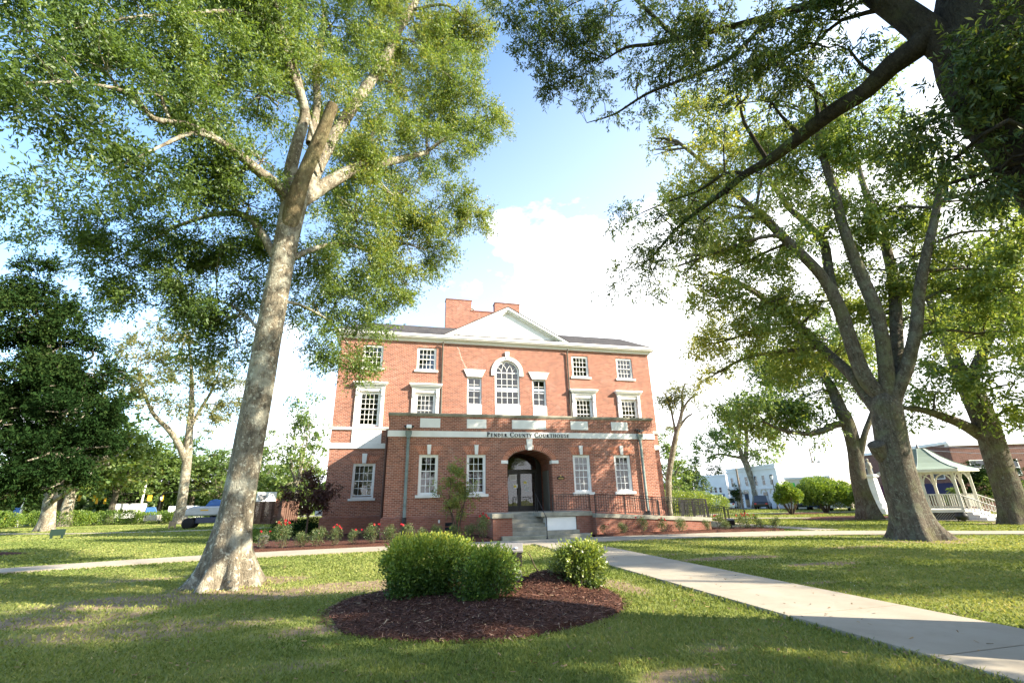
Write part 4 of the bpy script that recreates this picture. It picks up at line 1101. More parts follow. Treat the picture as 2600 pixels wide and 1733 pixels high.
# ================================================================== TREES
class Tree:
    def __init__(s, name, loc, label, cat='tree', group=None, bark='bark_pale', leaf='leaf_oak', lvar=0.5):
        s.root = empty(name, tuple(loc), 0, label, cat, group); s.loc = np.array(loc, float)
        s.tv = []; s.tf = []; s.nv = 0; s.lines = []; s.bark = bark; s.leaf = leaf
        s.lp = []; s.ld = []; s.lL = []; s.lW = []; s.lv = []; s.lvar = lvar
    def addtube(s, P, R, seg):
        V, Fq = tube_np(P, R, seg)
        s.tv.append(V - s.loc); s.tf.append(Fq + s.nv); s.nv += len(V)
    def limb(s, P, R, seg=10, step=.35, wob=.04, record=True, flare=None, knots=0.0):
        P, R = smooth_line(P, R, step)
        n = len(P)
        w = np.c_[fnoise(P + 3.1, .9, 41), fnoise(P + 7.7, .9, 42), fnoise(P, .9, 43)] * (R * wob * 6)[:, None]
        ramp_ = np.clip(np.arange(n) / 3.0, 0, 1)[:, None] * np.clip((n - 1 - np.arange(n)) / 2.0, .0, 1)[:, None]
        P = P + w * ramp_
        RR = np.repeat(R[:, None], seg, 1)
        a = np.linspace(0, 2 * np.pi, seg, endpoint=False)
        if flare:
            amp, hgt, k, ph = flare
            z = np.maximum(P[:, 2] - s.loc[2], 0)[:, None]
            lob = .5 + .5 * np.cos(k * a + ph + .6 * np.sin(2 * a + ph))[None, :]
            RR = RR * (1 + amp * np.exp(-z / hgt) * (.22 + 1.35 * lob ** 2.4) + .10 * (lob - .5) * np.exp(-z / (hgt * 4)))
        if seg >= 14:
            q = P[:, None, :] + RR[:, :, None] * np.stack([np.cos(a), np.sin(a), 0 * a], -1)[None]
            q = q * np.array([1, 1, .35])
            RR = RR * (1 + .055 * fnoise(q.reshape(-1, 3), 3.2, 44).reshape(RR.shape) + .03 * fnoise(q.reshape(-1, 3), 9, 45).reshape(RR.shape) + knots * np.maximum(0, fnoise(q.reshape(-1, 3), 1.7, 46).reshape(RR.shape) - .4))
        s.addtube(P, RR, seg)
        if record: s.lines.append(np.c_[P, R])
        return P
    def cap(s, p, d, r, seg=10):
        """sawn end of a cut limb"""
        d = nrm(np.array(d, float)); s.addtube(np.array([p, p + d * r * .12, p + d * r * .13]), np.array([r, r * .95, .001]), seg)
    def clump(s, c, r, cover=1.5, L=.15, W=.045, sub=5, flat=.75, spray=11, spl=.5, droop=.15, thr=-.25, twig=True, near=None, tufts=1.5):
        c = np.array(c, float); r = np.array([r, r, r * flat]) if not hasattr(r, '__len__') else np.array(r)
        g = rng
        lines = np.vstack(s.lines)
        if twig:
            dd = np.linalg.norm(lines[:, :3] - c, axis=1) + .8 * np.maximum(0, lines[:, 2] - c[2])
            q = lines[int(np.argmin(dd))]
            a = q[:3]; mid = (a + c) / 2 + g.normal(0, .12, 3) * np.linalg.norm(c - a) + np.array([0, 0, .1 * np.linalg.norm(c - a)])
            r0 = min(q[3] * .6, .02 + .016 * np.linalg.norm(c - a) + .012 * r[0])
            P = s.limb([a, mid, c], [r0, r0 * .75, r0 * .5], 6, .4, .0, record=False)
            for _ in range(sub):
                u = nrm(g.normal(size=3)); e = c + u * r * g.uniform(.6, .98)
                b = P[-1 - int(g.integers(0, max(1, len(P) // 3)))]
                s.limb([b, (b + e) / 2 + g.normal(0, .1, 3) * r, e], [r0 * .5, r0 * .32, r0 * .12], 5, .5, 0, record=False)
        area = math.pi * r[0] * r[2] * .5 + math.pi * r[0] * r[0] * .5
        nsp = max(3, int(cover * area / (L * W * .5) / spray))
        rt_ = 2.7 * L
        nt = max(3, int(tufts * (r[0] / rt_) * (r[2] / rt_)))
        tu = nrm(g.normal(size=(nt, 3))); tr_ = g.uniform(0, 1, nt) ** (1 / 2.2)
        tc_ = c + tu * tr_[:, None] * r
        k_ = g.integers(0, nt, nsp * 3)
        p = tc_[k_] + g.normal(0, .5 * rt_, (nsp * 3, 3)) * np.array([1, 1, .7])
        u = nrm((p - c) / r); rad = tr_[k_]
        nz = fnoise(p, 1.5 / max(r[0], .4) + .35, 51) + .6 * fnoise(p, 4.2 / max(r[0], .5), 52) + g.normal(0, .12, len(p))
        edge = 0
        p, u = p[nz > thr + edge], u[nz > thr + edge]
        p, u = p[:nsp], u[:nsp]
        m = len(p)
        sd = nrm(u * .7 + g.normal(0, .6, (m, 3)) + np.array([0, 0, -droop]))
        t = np.tile(np.linspace(0, 1, spray), m)
        sd2 = np.repeat(sd, spray, 0)
        lat = nrm(np.cross(sd2, g.normal(size=(len(sd2), 3))))
        pos = np.repeat(p, spray, 0) + sd2 * (t * spl * g.uniform(.7, 1.2, len(t)))[:, None]
        ld = nrm(sd2 * .65 + lat * .8 + np.array([0, 0, -droop]) + g.normal(0, .15, (len(t), 3)))
        v = np.clip(s.lvar + .23 * fnoise(pos, .8, 53) + .14 * g.normal(size=len(t)) + np.repeat(g.normal(0, .1, m), spray) + .10, 0, 1)
        s.lp.append(pos); s.ld.append(ld); s.lL.append(L * g.uniform(.65, 1.2, len(t))); s.lW.append(W * g.uniform(.7, 1.25, len(t))); s.lv.append(v)
    def finish(s):
        if s.tv:
            np_mesh('trunk', np.vstack(s.tv), np.vstack(s.tf), M[s.bark], s.root, smooth=True)
        if s.lp:
            V, Fq = leaf_quads(np.vstack(s.lp) - s.loc, np.vstack(s.ld), np.concatenate(s.lL), np.concatenate(s.lW))
            np_mesh('crown', V, Fq, M[s.leaf], s.root, attr=np.concatenate(s.lv))
        s.tv = s.tf = s.lp = s.ld = s.lL = s.lW = None
        return s.root
def leaf_quads(p, d, L, W):
    n = len(p)
    nn = nrm(rng.normal(size=(n, 3)) + np.array([0, 0, .9]))
    w = nrm(np.cross(d, nn)); nn = np.cross(w, d)
    a = p; b = p + d * (L * .48)[:, None] + w * (W / 2)[:, None] + nn * (L * .07)[:, None]
    c = p + d * L[:, None] - nn * (L * .06)[:, None]; e = p + d * (L * .48)[:, None] - w * (W / 2)[:, None] + nn * (L * .07)[:, None]
    return np.stack([a, b, c, e], 1).reshape(-1, 3), np.arange(4 * n).reshape(-1, 4)
def ovl(pts, D):
    """photo-overview points at horizontal distances D (scalar or list)"""
    D = D if hasattr(D, '__len__') else [D] * len(pts)
    return [ov(x, y, d) for (x, y), d in zip(pts, D)]
def rpx(p, w):
    """radius in metres of something w overview px wide at p"""
    return w * OV * mpp(p) / 2 * offax(p)
def offax(p):
    """narrowing that undoes the sideways stretch of a wide lens away from its axis"""
    v = CAMR @ (np.array(p) - CAM)
    return float(v[2] / math.hypot(v[0], v[2]))
def olimb(T, pts, D, widths, **k):
    P = ovl(pts, D)
    return T.limb(P, [rpx(p, w) for p, w in zip(P, widths)], **k)
def oclumps(T, specs, push=0.0, tone=None, **k):
    lv0 = T.lvar
    for sp in specs:
        x, y, r, D = sp[:4]; kk = dict(k)
        if len(sp) > 4: kk.update(sp[4])
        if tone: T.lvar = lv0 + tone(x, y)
        c = ov(x, y, D + (push if 430 < x < 980 and y < 520 else 0))
        T.clump(c, r * OV * mpp(c), **kk)

# ---- tall leaning oak on the left lawn
b0 = gnd(560, 1490); T = Tree('oak_tree', b0, 'tall pale barked oak leaning over the left lawn with wide flared roots', 'oak', bark='bark_pale', leaf='leaf_oak')
tp = [(516, 1352), (521, 1310), (528, 1250), (543, 1170), (556, 1100), (575, 1000), (594, 900), (612, 800), (630, 700), (650, 590), (668, 500), (678, 455)]
tw = [98, 96, 90, 80, 74, 70, 66, 62, 59, 56, 58, 60]
Pt = ovl(tp, 12.75); Pt[0][2] = -.15
T.limb(Pt, [rpx(p, w) for p, w in zip(Pt, tw)], seg=40, step=.1, wob=.006, flare=(.85, .48, 7, 1.3), knots=.10)
olimb(T, [(676, 470), (668, 400), (683, 330), (700, 250), (665, 150), (640, 40), (632, -60)], [12.75, 12.6, 12.3, 12, 11.6, 11.2, 11], [39.5, 31.9, 27.4, 22.8, 19.8, 16.7, 12.2], seg=14, step=.2)
olimb(T, [(690, 460), (735, 370), (775, 300), (830, 215), (880, 140), (920, 60), (955, 5), (985, -70)], [12.75, 13, 13.3, 13.6, 13.9, 14.1, 14.4, 14.6], [38.0, 33.4, 28.9, 25.8, 22.8, 19.8, 15.2, 10.6], seg=14, step=.2)
olimb(T, [(712, 330), (728, 240), (725, 160), (738, 100), (745, 20)], [12.7, 12.9, 13.4, 13.8, 14.2], [21.3, 18.2, 16.7, 13.7, 9.1], seg=12, step=.25)
olimb(T, [(680, 468), (760, 415), (830, 380), (900, 370), (980, 350)], [12.75, 13.2, 13.8, 14.4, 15], [36.5, 31.9, 25.8, 18.2, 10.6], seg=14, step=.2)
olimb(T, [(665, 475), (645, 430), (600, 395), (540, 345), (480, 310), (430, 285), (350, 270), (300, 215), (190, 190), (60, 190)], [12.75, 12.5, 12.2, 11.8, 11.4, 11.1, 10.8, 10.4, 10, 9.6], [35.0, 30.4, 27.4, 24.3, 21.3, 18.2, 15.2, 12.2, 9.1, 6.1], seg=12, step=.2)
olimb(T, [(545, 350), (500, 320), (440, 305), (380, 330), (320, 360), (240, 400)], [11.8, 11.5, 11.0, 10.6, 10.2, 9.9], [16.7, 13.7, 12.2, 9.1, 6.1, 3.8], seg=8, step=.25)
olimb(T, [(632, 590), (580, 505), (530, 488), (480, 495), (400, 522), (340, 555), (250, 600)], [12.75, 13.2, 13.8, 14.3, 14.8, 15.2, 15.6], [22.8, 19.0, 15.2, 12.2, 9.1, 6.8, 3.8], seg=8, step=.25)
olimb(T, [(655, 600), (720, 570), (790, 560), (860, 575), (930, 560)], [12.8, 13.4, 14.2, 14.9, 15.5], [16.7, 13.7, 10.6, 7.6, 4.6], seg=8, step=.25)
olimb(T, [(630, 690), (690, 700), (760, 740), (800, 790)], [12.8, 13.6, 14.6, 15.2], [9.1, 7.6, 6.1, 3.8], seg=7, step=.25)
olimb(T, [(612, 780), (560, 720), (500, 690), (430, 700)], [12.8, 13.6, 14.4, 15.2], [9.1, 7.6, 6.1, 3.8], seg=7, step=.25)
olimb(T, [(740, 395), (660, 100), (560, 30), (420, 30), (300, 40), (150, 70)], [12.6, 11.4, 11.2, 11.0, 10.8, 10.6], [7.6, 12.2, 10.6, 8.4, 6.1, 3.8], seg=7, step=.3)
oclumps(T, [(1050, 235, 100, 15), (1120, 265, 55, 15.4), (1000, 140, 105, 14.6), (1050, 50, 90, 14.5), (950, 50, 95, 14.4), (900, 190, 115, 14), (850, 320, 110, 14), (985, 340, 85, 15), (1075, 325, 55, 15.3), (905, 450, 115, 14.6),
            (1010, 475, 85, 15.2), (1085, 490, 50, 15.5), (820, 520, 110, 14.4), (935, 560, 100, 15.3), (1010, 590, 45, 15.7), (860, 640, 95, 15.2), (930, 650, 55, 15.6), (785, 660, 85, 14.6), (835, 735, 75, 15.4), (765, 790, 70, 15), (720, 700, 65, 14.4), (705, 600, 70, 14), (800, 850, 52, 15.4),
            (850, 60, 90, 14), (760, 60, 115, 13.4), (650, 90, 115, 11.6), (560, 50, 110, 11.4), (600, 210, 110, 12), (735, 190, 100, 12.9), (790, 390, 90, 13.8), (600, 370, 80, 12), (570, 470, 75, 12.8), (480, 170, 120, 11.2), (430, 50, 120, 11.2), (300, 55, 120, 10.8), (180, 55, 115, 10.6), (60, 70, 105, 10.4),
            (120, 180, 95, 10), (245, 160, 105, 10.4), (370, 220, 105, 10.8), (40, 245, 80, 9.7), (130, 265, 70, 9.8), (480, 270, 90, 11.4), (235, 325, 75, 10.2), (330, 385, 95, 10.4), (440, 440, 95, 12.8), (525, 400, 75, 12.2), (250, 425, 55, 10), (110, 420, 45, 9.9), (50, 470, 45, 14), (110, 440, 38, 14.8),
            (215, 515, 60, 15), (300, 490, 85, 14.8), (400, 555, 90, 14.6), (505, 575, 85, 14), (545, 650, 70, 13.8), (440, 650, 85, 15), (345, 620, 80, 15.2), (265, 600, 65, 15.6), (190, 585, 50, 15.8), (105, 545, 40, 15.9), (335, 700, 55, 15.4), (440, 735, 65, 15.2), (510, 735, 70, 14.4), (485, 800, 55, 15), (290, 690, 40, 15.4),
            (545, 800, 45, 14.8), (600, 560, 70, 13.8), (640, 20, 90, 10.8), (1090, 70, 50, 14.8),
            (700, -110, 170, 12.5), (900, -120, 160, 14), (500, -130, 170, 11), (250, -120, 160, 10.5)], push=.25, tone=lambda x, y: max(-.25, min(.14, (x - 720) / 1700)) - .04, cover=3.0, L=.112, W=.038, sub=9, thr=-.5, tufts=1.2)  # tone puts the crown's shadowed left and brighter right into the leaf colour
T.clump(ov(455, 690, 15), .45, .9, .15, .05, sub=3)
T.finish()
# dead mossy stub in its fork is a limb of the same tree
dm = Tree('x', b0, None); P = dm.limb(ovl([(650, 575), (662, 520), (676, 465), (700, 400), (735, 320), (765, 240)], [12.75, 12.62, 12.4, 12.1, 11.75, 11.4]), [rpx(ov(650, 575, 12.7), 30), rpx(ov(662, 520, 12.7), 42), rpx(ov(672, 470, 12.3), 44), rpx(ov(700, 400, 12), 34), rpx(ov(735, 320, 11.7), 33), rpx(ov(765, 240, 11.4), 26)], seg=18, step=.12)
dm.cap(P[-1], P[-1] - P[-3], rpx(P[-1], 25), 18)
o = np_mesh('dead_limb', np.vstack(dm.tv), np.vstack(dm.tf), M['bark_mossy'], T.root, smooth=True)
bpy.data.objects.remove(dm.root)

# ---- many stemmed oak on the right lawn
b0 = gnd(2330, 1368); T = Tree('oak_tree', b0, 'many stemmed oak with a thick dark trunk on the right lawn', 'oak', bark='bark_dark', leaf='leaf_lime', lvar=.5)
DR = 23.6
tp = [(2110, 1240), (2096, 1200), (2080, 1150), (2066, 1100), (2053, 1040), (2042, 980), (2034, 930), (2031, 905), (2030, 895)]
tw = [98, 92, 88, 86, 84, 80, 76, 48, 10]
Pt = ovl(tp, DR); Pt[0][2] = -.15
T.limb(Pt, [rpx(p, w) for p, w in zip(Pt, tw)], seg=36, step=.12, wob=.006, flare=(.6, .5, 6, .4), knots=.06)
P = T.limb(ovl([(2045, 1060), (2025, 1040), (2012, 1020)], [DR, DR - .3, DR - .5]), [.35, .3, .3], seg=14, step=.1)
T.cap(P[-1], P[-1] - P[-2], .3, 14)
def sv(pts): return [(x / OV, y / OV) for x, y in pts]
olimb(T, sv([(2262, 1085), (2240, 1010), (2191, 947), (2134, 785), (2090, 705), (2049, 660), (1990, 605), (1918, 533)]), [DR, DR, 23.3, 22.8, 22.4, 22, 21.6, 21.2], [40, 46, 40, 34, 28, 26, 24, 20], seg=14, step=.25)
olimb(T, sv([(2140, 800), (2111, 720), (2096, 628), (2080, 600), (2040, 560), (2000, 525), (1960, 470)]), [22.9, 23.1, 23.5, 23.7, 24, 24.2, 24.5], [30, 26, 23, 20, 17, 14, 9], seg=12, step=.25)
olimb(T, sv([(2264, 1085), (2255, 1010), (2249, 928), (2230, 800), (2191, 705), (2159, 628), (2137, 561), (2118, 482), (2085, 380), (2070, 300)]), [DR, DR, 23.4, 23, 22.7, 22.4, 22.2, 22, 21.8, 21.6], [42, 44, 38, 34, 31, 28, 25, 22, 17, 11], seg=14, step=.25)
olimb(T, sv([(2266, 1085), (2262, 1010), (2277, 928), (2280, 832), (2271, 737), (2258, 657), (2236, 568), (2198, 482), (2175, 400)]), [DR, DR, 24.2, 24.8, 25.2, 25.6, 25.9, 26.2, 26.4], [42, 42, 36, 33, 30, 27, 23, 17, 10], seg=14, step=.25)
olimb(T, sv([(2268, 1085), (2270, 1010), (2303, 928), (2328, 832), (2335, 737), (2351, 641), (2370, 561), (2386, 475), (2395, 400)]), [DR, DR, 23.6, 23.4, 23.3, 23.1, 23, 22.9, 22.8], [42, 42, 37, 33, 30, 27, 23, 18, 11], seg=14, step=.25)
olimb(T, sv([(2225, 1040), (2159, 947), (2096, 890), (2040, 836), (1960, 778), (1922, 746), (1858, 711), (1800, 690)]), [DR, 24, 24.6, 25.2, 25.8, 26.2, 26.6, 27], [34, 28, 25, 22, 19, 16, 12, 7], seg=12, step=.25)
LM = {}
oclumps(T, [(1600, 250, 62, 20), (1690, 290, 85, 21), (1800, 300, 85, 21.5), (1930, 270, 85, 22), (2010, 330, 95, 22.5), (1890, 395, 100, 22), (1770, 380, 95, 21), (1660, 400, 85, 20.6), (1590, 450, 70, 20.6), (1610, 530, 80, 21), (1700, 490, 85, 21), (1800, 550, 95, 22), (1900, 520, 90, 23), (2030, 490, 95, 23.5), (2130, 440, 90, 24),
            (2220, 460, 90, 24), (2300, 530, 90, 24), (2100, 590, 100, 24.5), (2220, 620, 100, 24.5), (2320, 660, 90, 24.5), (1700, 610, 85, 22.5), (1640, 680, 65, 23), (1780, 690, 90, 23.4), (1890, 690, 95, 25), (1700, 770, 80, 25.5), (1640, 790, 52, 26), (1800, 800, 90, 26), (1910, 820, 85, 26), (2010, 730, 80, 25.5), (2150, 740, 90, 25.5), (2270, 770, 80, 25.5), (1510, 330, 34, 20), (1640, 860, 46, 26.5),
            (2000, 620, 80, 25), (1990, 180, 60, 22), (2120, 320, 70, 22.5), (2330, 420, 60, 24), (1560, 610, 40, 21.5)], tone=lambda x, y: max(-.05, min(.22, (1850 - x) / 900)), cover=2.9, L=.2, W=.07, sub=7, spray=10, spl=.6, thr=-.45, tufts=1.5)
T.finish()

# ---- oak just beyond it, over the bandstand path
b0 = gnd(2200, 1318); D2 = float(np.linalg.norm(b0[:2])); T = Tree('oak_tree', b0, 'dark forked oak standing behind the many stemmed oak', 'oak', bark='bark_dark', leaf='leaf_oak', lvar=.45)
Pt = ovl([(1998, 1190), (1990, 1160), (1978, 1110), (1965, 1040), (1950, 985), (1935, 945)], D2); Pt[0][2] = -.2
T.limb(Pt, [rpx(p, w) for p, w in zip(Pt, [50, 45, 41, 38, 36, 33])], seg=20, step=.3, flare=(.4, .8, 5, .2))
olimb(T, [(1946, 972), (1918, 976), (1890, 990), (1857, 996), (1800, 988), (1755, 968)], [D2, D2 - .5, D2 - 1, D2 - 1.6, D2 - 2, D2 - 2.5], [22, 19, 16, 13, 9, 5], seg=10)
olimb(T, [(1935, 950), (1910, 890), (1870, 830), (1830, 780)], [D2, D2 + .5, D2 + 1, D2 + 1.5], [34, 26, 18, 9], seg=10)
olimb(T, [(1972, 1060), (1985, 1000), (2000, 960), (2020, 900), (2040, 830)], [D2, D2, D2 + .4, D2 + .8, D2 + 1], [22, 16, 15, 13, 8], seg=10)
oclumps(T, [(1700, 930, 55, 40), (1770, 920, 75, 40), (1850, 910, 85, 41), (1800, 985, 42, 40), (1880, 985, 40, 41), (1940, 880, 70, 42), (1840, 840, 80, 43), (1750, 850, 70, 42), (2010, 870, 65, 43), (1900, 780, 80, 44), (1725, 985, 28, 40)], cover=3, L=.32, W=.12, sub=6, spray=9, spl=.9, thr=-.4)
T.finish()
# ---- leaning oak at the right edge
b0 = gnd(2575, 1330); D2 = float(np.linalg.norm(b0[:2])); T = Tree('oak_tree', b0, 'thick mossy oak at the right edge beside the bandstand steps', 'oak', bark='bark_dark', leaf='leaf_lime', lvar=.35)
Pt = ovl([(2345, 1205), (2335, 1180), (2315, 1120), (2285, 1040), (2260, 970), (2235, 910), (2205, 855)], D2); Pt[0][2] = -.2
T.limb(Pt, [rpx(p, w) for p, w in zip(Pt, [80, 74, 70, 68, 66, 64, 58])], seg=24, step=.25, flare=(.4, .8, 5, 1))
olimb(T, [(2255, 1000), (2210, 975), (2160, 955), (2110, 940), (2060, 935)], [D2, D2 - .8, D2 - 1.6, D2 - 2.2, D2 - 2.6], [40, 32, 26, 18, 9], seg=10)
olimb(T, [(2215, 875), (2180, 800), (2150, 720), (2110, 640)], [D2, D2, D2 + .5, D2 + 1], [44, 34, 24, 10], seg=12)
olimb(T, [(2225, 890), (2260, 800), (2300, 700), (2330, 620)], [D2, D2, D2 - .5, D2 - 1], [40, 30, 22, 10], seg=12)
oclumps(T, [(2150, 900, 60, 34), (2240, 860, 75, 34), (2330, 880, 80, 35), (2400, 800, 90, 35), (2300, 760, 90, 36), (2200, 780, 85, 37), (2330, 650, 95, 36), (2230, 680, 90, 37), (2120, 700, 80, 38), (2400, 950, 70, 35), (2090, 960, 30, 34), (2340, 980, 45, 35), (2270, 930, 45, 34.5), (2420, 650, 90, 36), (2360, 540, 80, 36)], cover=2.8, L=.28, W=.1, sub=6, spray=9, spl=.8, thr=-.4)
T.finish()

# ---- near oak at the upper right whose boughs hang into view
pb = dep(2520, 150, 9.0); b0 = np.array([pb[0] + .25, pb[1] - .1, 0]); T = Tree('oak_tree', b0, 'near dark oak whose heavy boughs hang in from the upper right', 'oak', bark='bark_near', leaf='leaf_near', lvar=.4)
T.limb([b0 + [0, 0, -.2], b0 + [0, 0, 2], b0 + [-.05, 0, 5], pb, dep(2500, -150, 9.0), dep(2470, -500, 9.2)], [.85, .72, .66, .66, .55, .4], seg=24, step=.25, flare=(.5, .6, 5, 0))
nl = lambda pts, D, w, **k: T.limb([dep(x, y, d) for (x, y), d in zip(pts, D)], [q * mpp(dep(x, y, d)) * offax(dep(x, y, d)) / 2 for q, (x, y), d in zip(w, pts, D)], **k)
nl([(2560, 300), (2470, 180), (2370, 90), (2290, 30), (2200, -30), (2080, -120)], [9, 8.8, 8.6, 8.5, 8.4, 8.3], [140, 115, 95, 80, 66, 42], seg=16, step=.2)
nl([(2365, 85), (2325, 120), (2260, 165), (2200, 225), (2120, 275), (2060, 320), (2010, 360), (1950, 405), (1890, 440), (1850, 475), (1790, 520), (1740, 560), (1700, 600), (1650, 660)], [8.6, 8.55, 8.5, 8.6, 8.8, 9, 9.2, 9.5, 9.8, 10, 10.3, 10.6, 10.9, 11.2], [88, 76, 66, 54, 48, 43, 36, 29, 22, 17, 13, 10, 8, 5], seg=12, step=.15, wob=.05)
nl([(1890, 440), (1840, 440), (1780, 480), (1700, 510), (1630, 540)], [9.8, 10, 10.3, 10.6, 10.9], [12, 9, 7, 5, 3], seg=6, step=.2)
nl([(2200, -30), (2000, 30), (1850, 70), (1720, 100), (1640, 115), (1590, 120), (1540, 150)], [8.4, 8.6, 8.8, 9, 9.1, 9.2, 9.3], [40, 24, 16, 12, 10, 8, 4], seg=8, step=.2)
nl([(1960, 40), (1850, 150), (1740, 200), (1640, 240), (1560, 290), (1490, 312)], [8.6, 8.9, 9.2, 9.5, 9.8, 10], [14, 12, 9, 7, 5, 2], seg=7, step=.2)
nl([(1720, 100), (1560, -40), (1420, -60)], [9, 8.8, 8.6], [12, 9, 5], seg=7, step=.2)
nl([(2560, 320), (2540, 300), (2470, 280), (2380, 300), (2300, 340)], [9, 8.8, 8.6, 8.4, 8.2], [60, 30, 18, 12, 6], seg=8, step=.2)
for x, y, r, D in [(1290, 15, 38, 8.6), (1350, 50, 60, 8.7), (1330, 100, 40, 8.8), (1420, 30, 65, 8.8), (1400, 120, 55, 9), (1470, 110, 60, 9.1), (1550, 40, 50, 9.1), (1545, 110, 40, 9.3), (1480, 190, 48, 9.4), (1430, 210, 45, 9.5), (1520, 240, 35, 9.6), (1400, 235, 22, 9.6), (1555, 285, 22, 9.8), (1620, 200, 35, 9.5), (1690, 170, 55, 9.2), (1640, 255, 30, 9.6), (1760, 100, 70, 8.9),
                   (1830, 60, 75, 8.7), (1830, 180, 65, 8.9), (1900, 130, 75, 8.6), (1960, 60, 80, 8.5), (1980, 170, 65, 8.5), (2070, 110, 75, 8.3), (2120, 50, 65, 8.3), (2160, 130, 50, 8.3), (1880, 260, 42, 8.9), (1960, 260, 40, 8.7), (2050, 220, 45, 8.5), (1840, 330, 28, 9.3), (1720, 60, 60, 8.9), (1640, 40, 40, 9),
                   (2330, 330, 55, 8.2), (2420, 260, 60, 8.4), (2480, 330, 75, 8.4), (2550, 250, 75, 8.5), (2570, 400, 75, 8.4), (2430, 400, 55, 8.3), (2350, 420, 45, 8.2), (2260, 390, 38, 8.1), (2500, 460, 50, 8.4), (2590, 500, 55, 8.5), (2400, 470, 30, 8.2), (2540, 120, 80, 8.2), (2600, 60, 90, 8.2), (2470, 210, 40, 8.0), (2220, 300, 22, 8.2),
                   (1790, 560, 48, 10.3), (1730, 600, 42, 10.6), (1690, 560, 38, 10.7), (1620, 545, 30, 10.9), (1570, 550, 28, 11), (1660, 630, 36, 11), (1620, 650, 32, 11.2), (1580, 700, 24, 11.3), (1550, 735, 16, 11.4), (1650, 715, 22, 11.2), (1690, 660, 28, 11), (1640, 750, 16, 11.3), (1680, 740, 16, 11.2), (1850, 490, 34, 10), (1760, 510, 32, 10.4), (1930, 440, 26, 9.6), (2000, 320, 24, 9.0)]:
    c = dep(x, y, D)
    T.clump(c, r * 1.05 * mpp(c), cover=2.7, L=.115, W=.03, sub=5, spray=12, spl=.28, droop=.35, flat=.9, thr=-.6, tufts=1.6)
# the rest of its crown, above and beside the frame, which shades the lawn
for dx, dy, dz, r in [(-2, -1, 13, 2.0), (0, -3, 12.5, 2.0), (-3.2, -3.0, 12, 1.9), (2.2, -4.5, 11, 1.9), (-4.5, -1, 14.0, 1.8), (5.0, -4.0, 10.5, 2.0), (0.5, -5.5, 10, 1.9), (-1.5, -5.2, 11.5, 1.8), (3.4, -6.0, 11.5, 2.0)]:
    T.clump(b0 + np.array([dx, dy, dz]), r, cover=1.2, L=.2, W=.07, sub=5, spray=10, spl=.6)
T.finish()

# ================================================================== SHRUBS, SMALL TREES, ROSES
def simple_plant(name, loc, label, cat, group=None, leaf='leaf_box'):
    return Tree(name, loc, label, cat, group, 'twig', leaf)
def shrub_leaves(T, pts_fn, n, L, W, up=.4, jitter=.9):
    p, u = pts_fn(n)
    d = nrm(u * .7 + rng.normal(0, jitter, (len(p), 3)) * .6 + np.array([0, 0, up]))
    v = np.clip(.42 + .2 * fnoise(p, 2.6, 61) + .16 * rng.normal(size=len(p)), 0, 1)
    T.lp.append(p); T.ld.append(d); T.lL.append(L * rng.uniform(.6, 1.3, len(p))); T.lW.append(W * rng.uniform(.7, 1.2, len(p))); T.lv.append(v)
def lump(c, r, power=2.6, shell=.16, holes=.35, seed=0, zmin=.04):
    """sampler for a clipped rounded shrub (super-ellipsoid shell, ragged)"""
    c = np.array(c, float); r = np.array(r, float)
    def fn(n):
        u = nrm(rng.normal(size=(n * 2, 3)))
        k = (np.abs(u) ** power).sum(1) ** (-1 / power)
        s = u * k[:, None]
        p = c + s * r * (1 - shell * rng.uniform(0, 1, len(u))[:, None] ** 1.5 * 2)
        p = p + nrm(s / r) * (.07 * fnoise(p, 4.5, 62 + seed) + .05 * fnoise(p, 10, 63 + seed))[:, None] * min(1.6, r.mean() * 1.6)
        ok = (fnoise(p, 5.5, 64 + seed) + rng.normal(0, .25, len(p)) > -holes * 1.6) & (p[:, 2] > zmin)
        return p[ok][:n], nrm(s / r)[ok][:n]
    return fn
def stems(T, base, top_c, top_r, n, r0=.014):
    for _ in range(n):
        a = np.array(base) + np.r_[rng.normal(0, .12, 2) * np.array(top_r[:2]) * 2, 0]
        u = nrm(rng.normal(size=3)); e = np.array(top_c) + u * np.array(top_r) * rng.uniform(.5, .9)
        T.limb([a, (a + e) / 2 + rng.normal(0, .06, 3), e], [r0, r0 * .7, r0 * .3], 5, .2, 0, record=False)
def bedz(x, y): return float(bed_height(np.array([[x, y]]))[0])

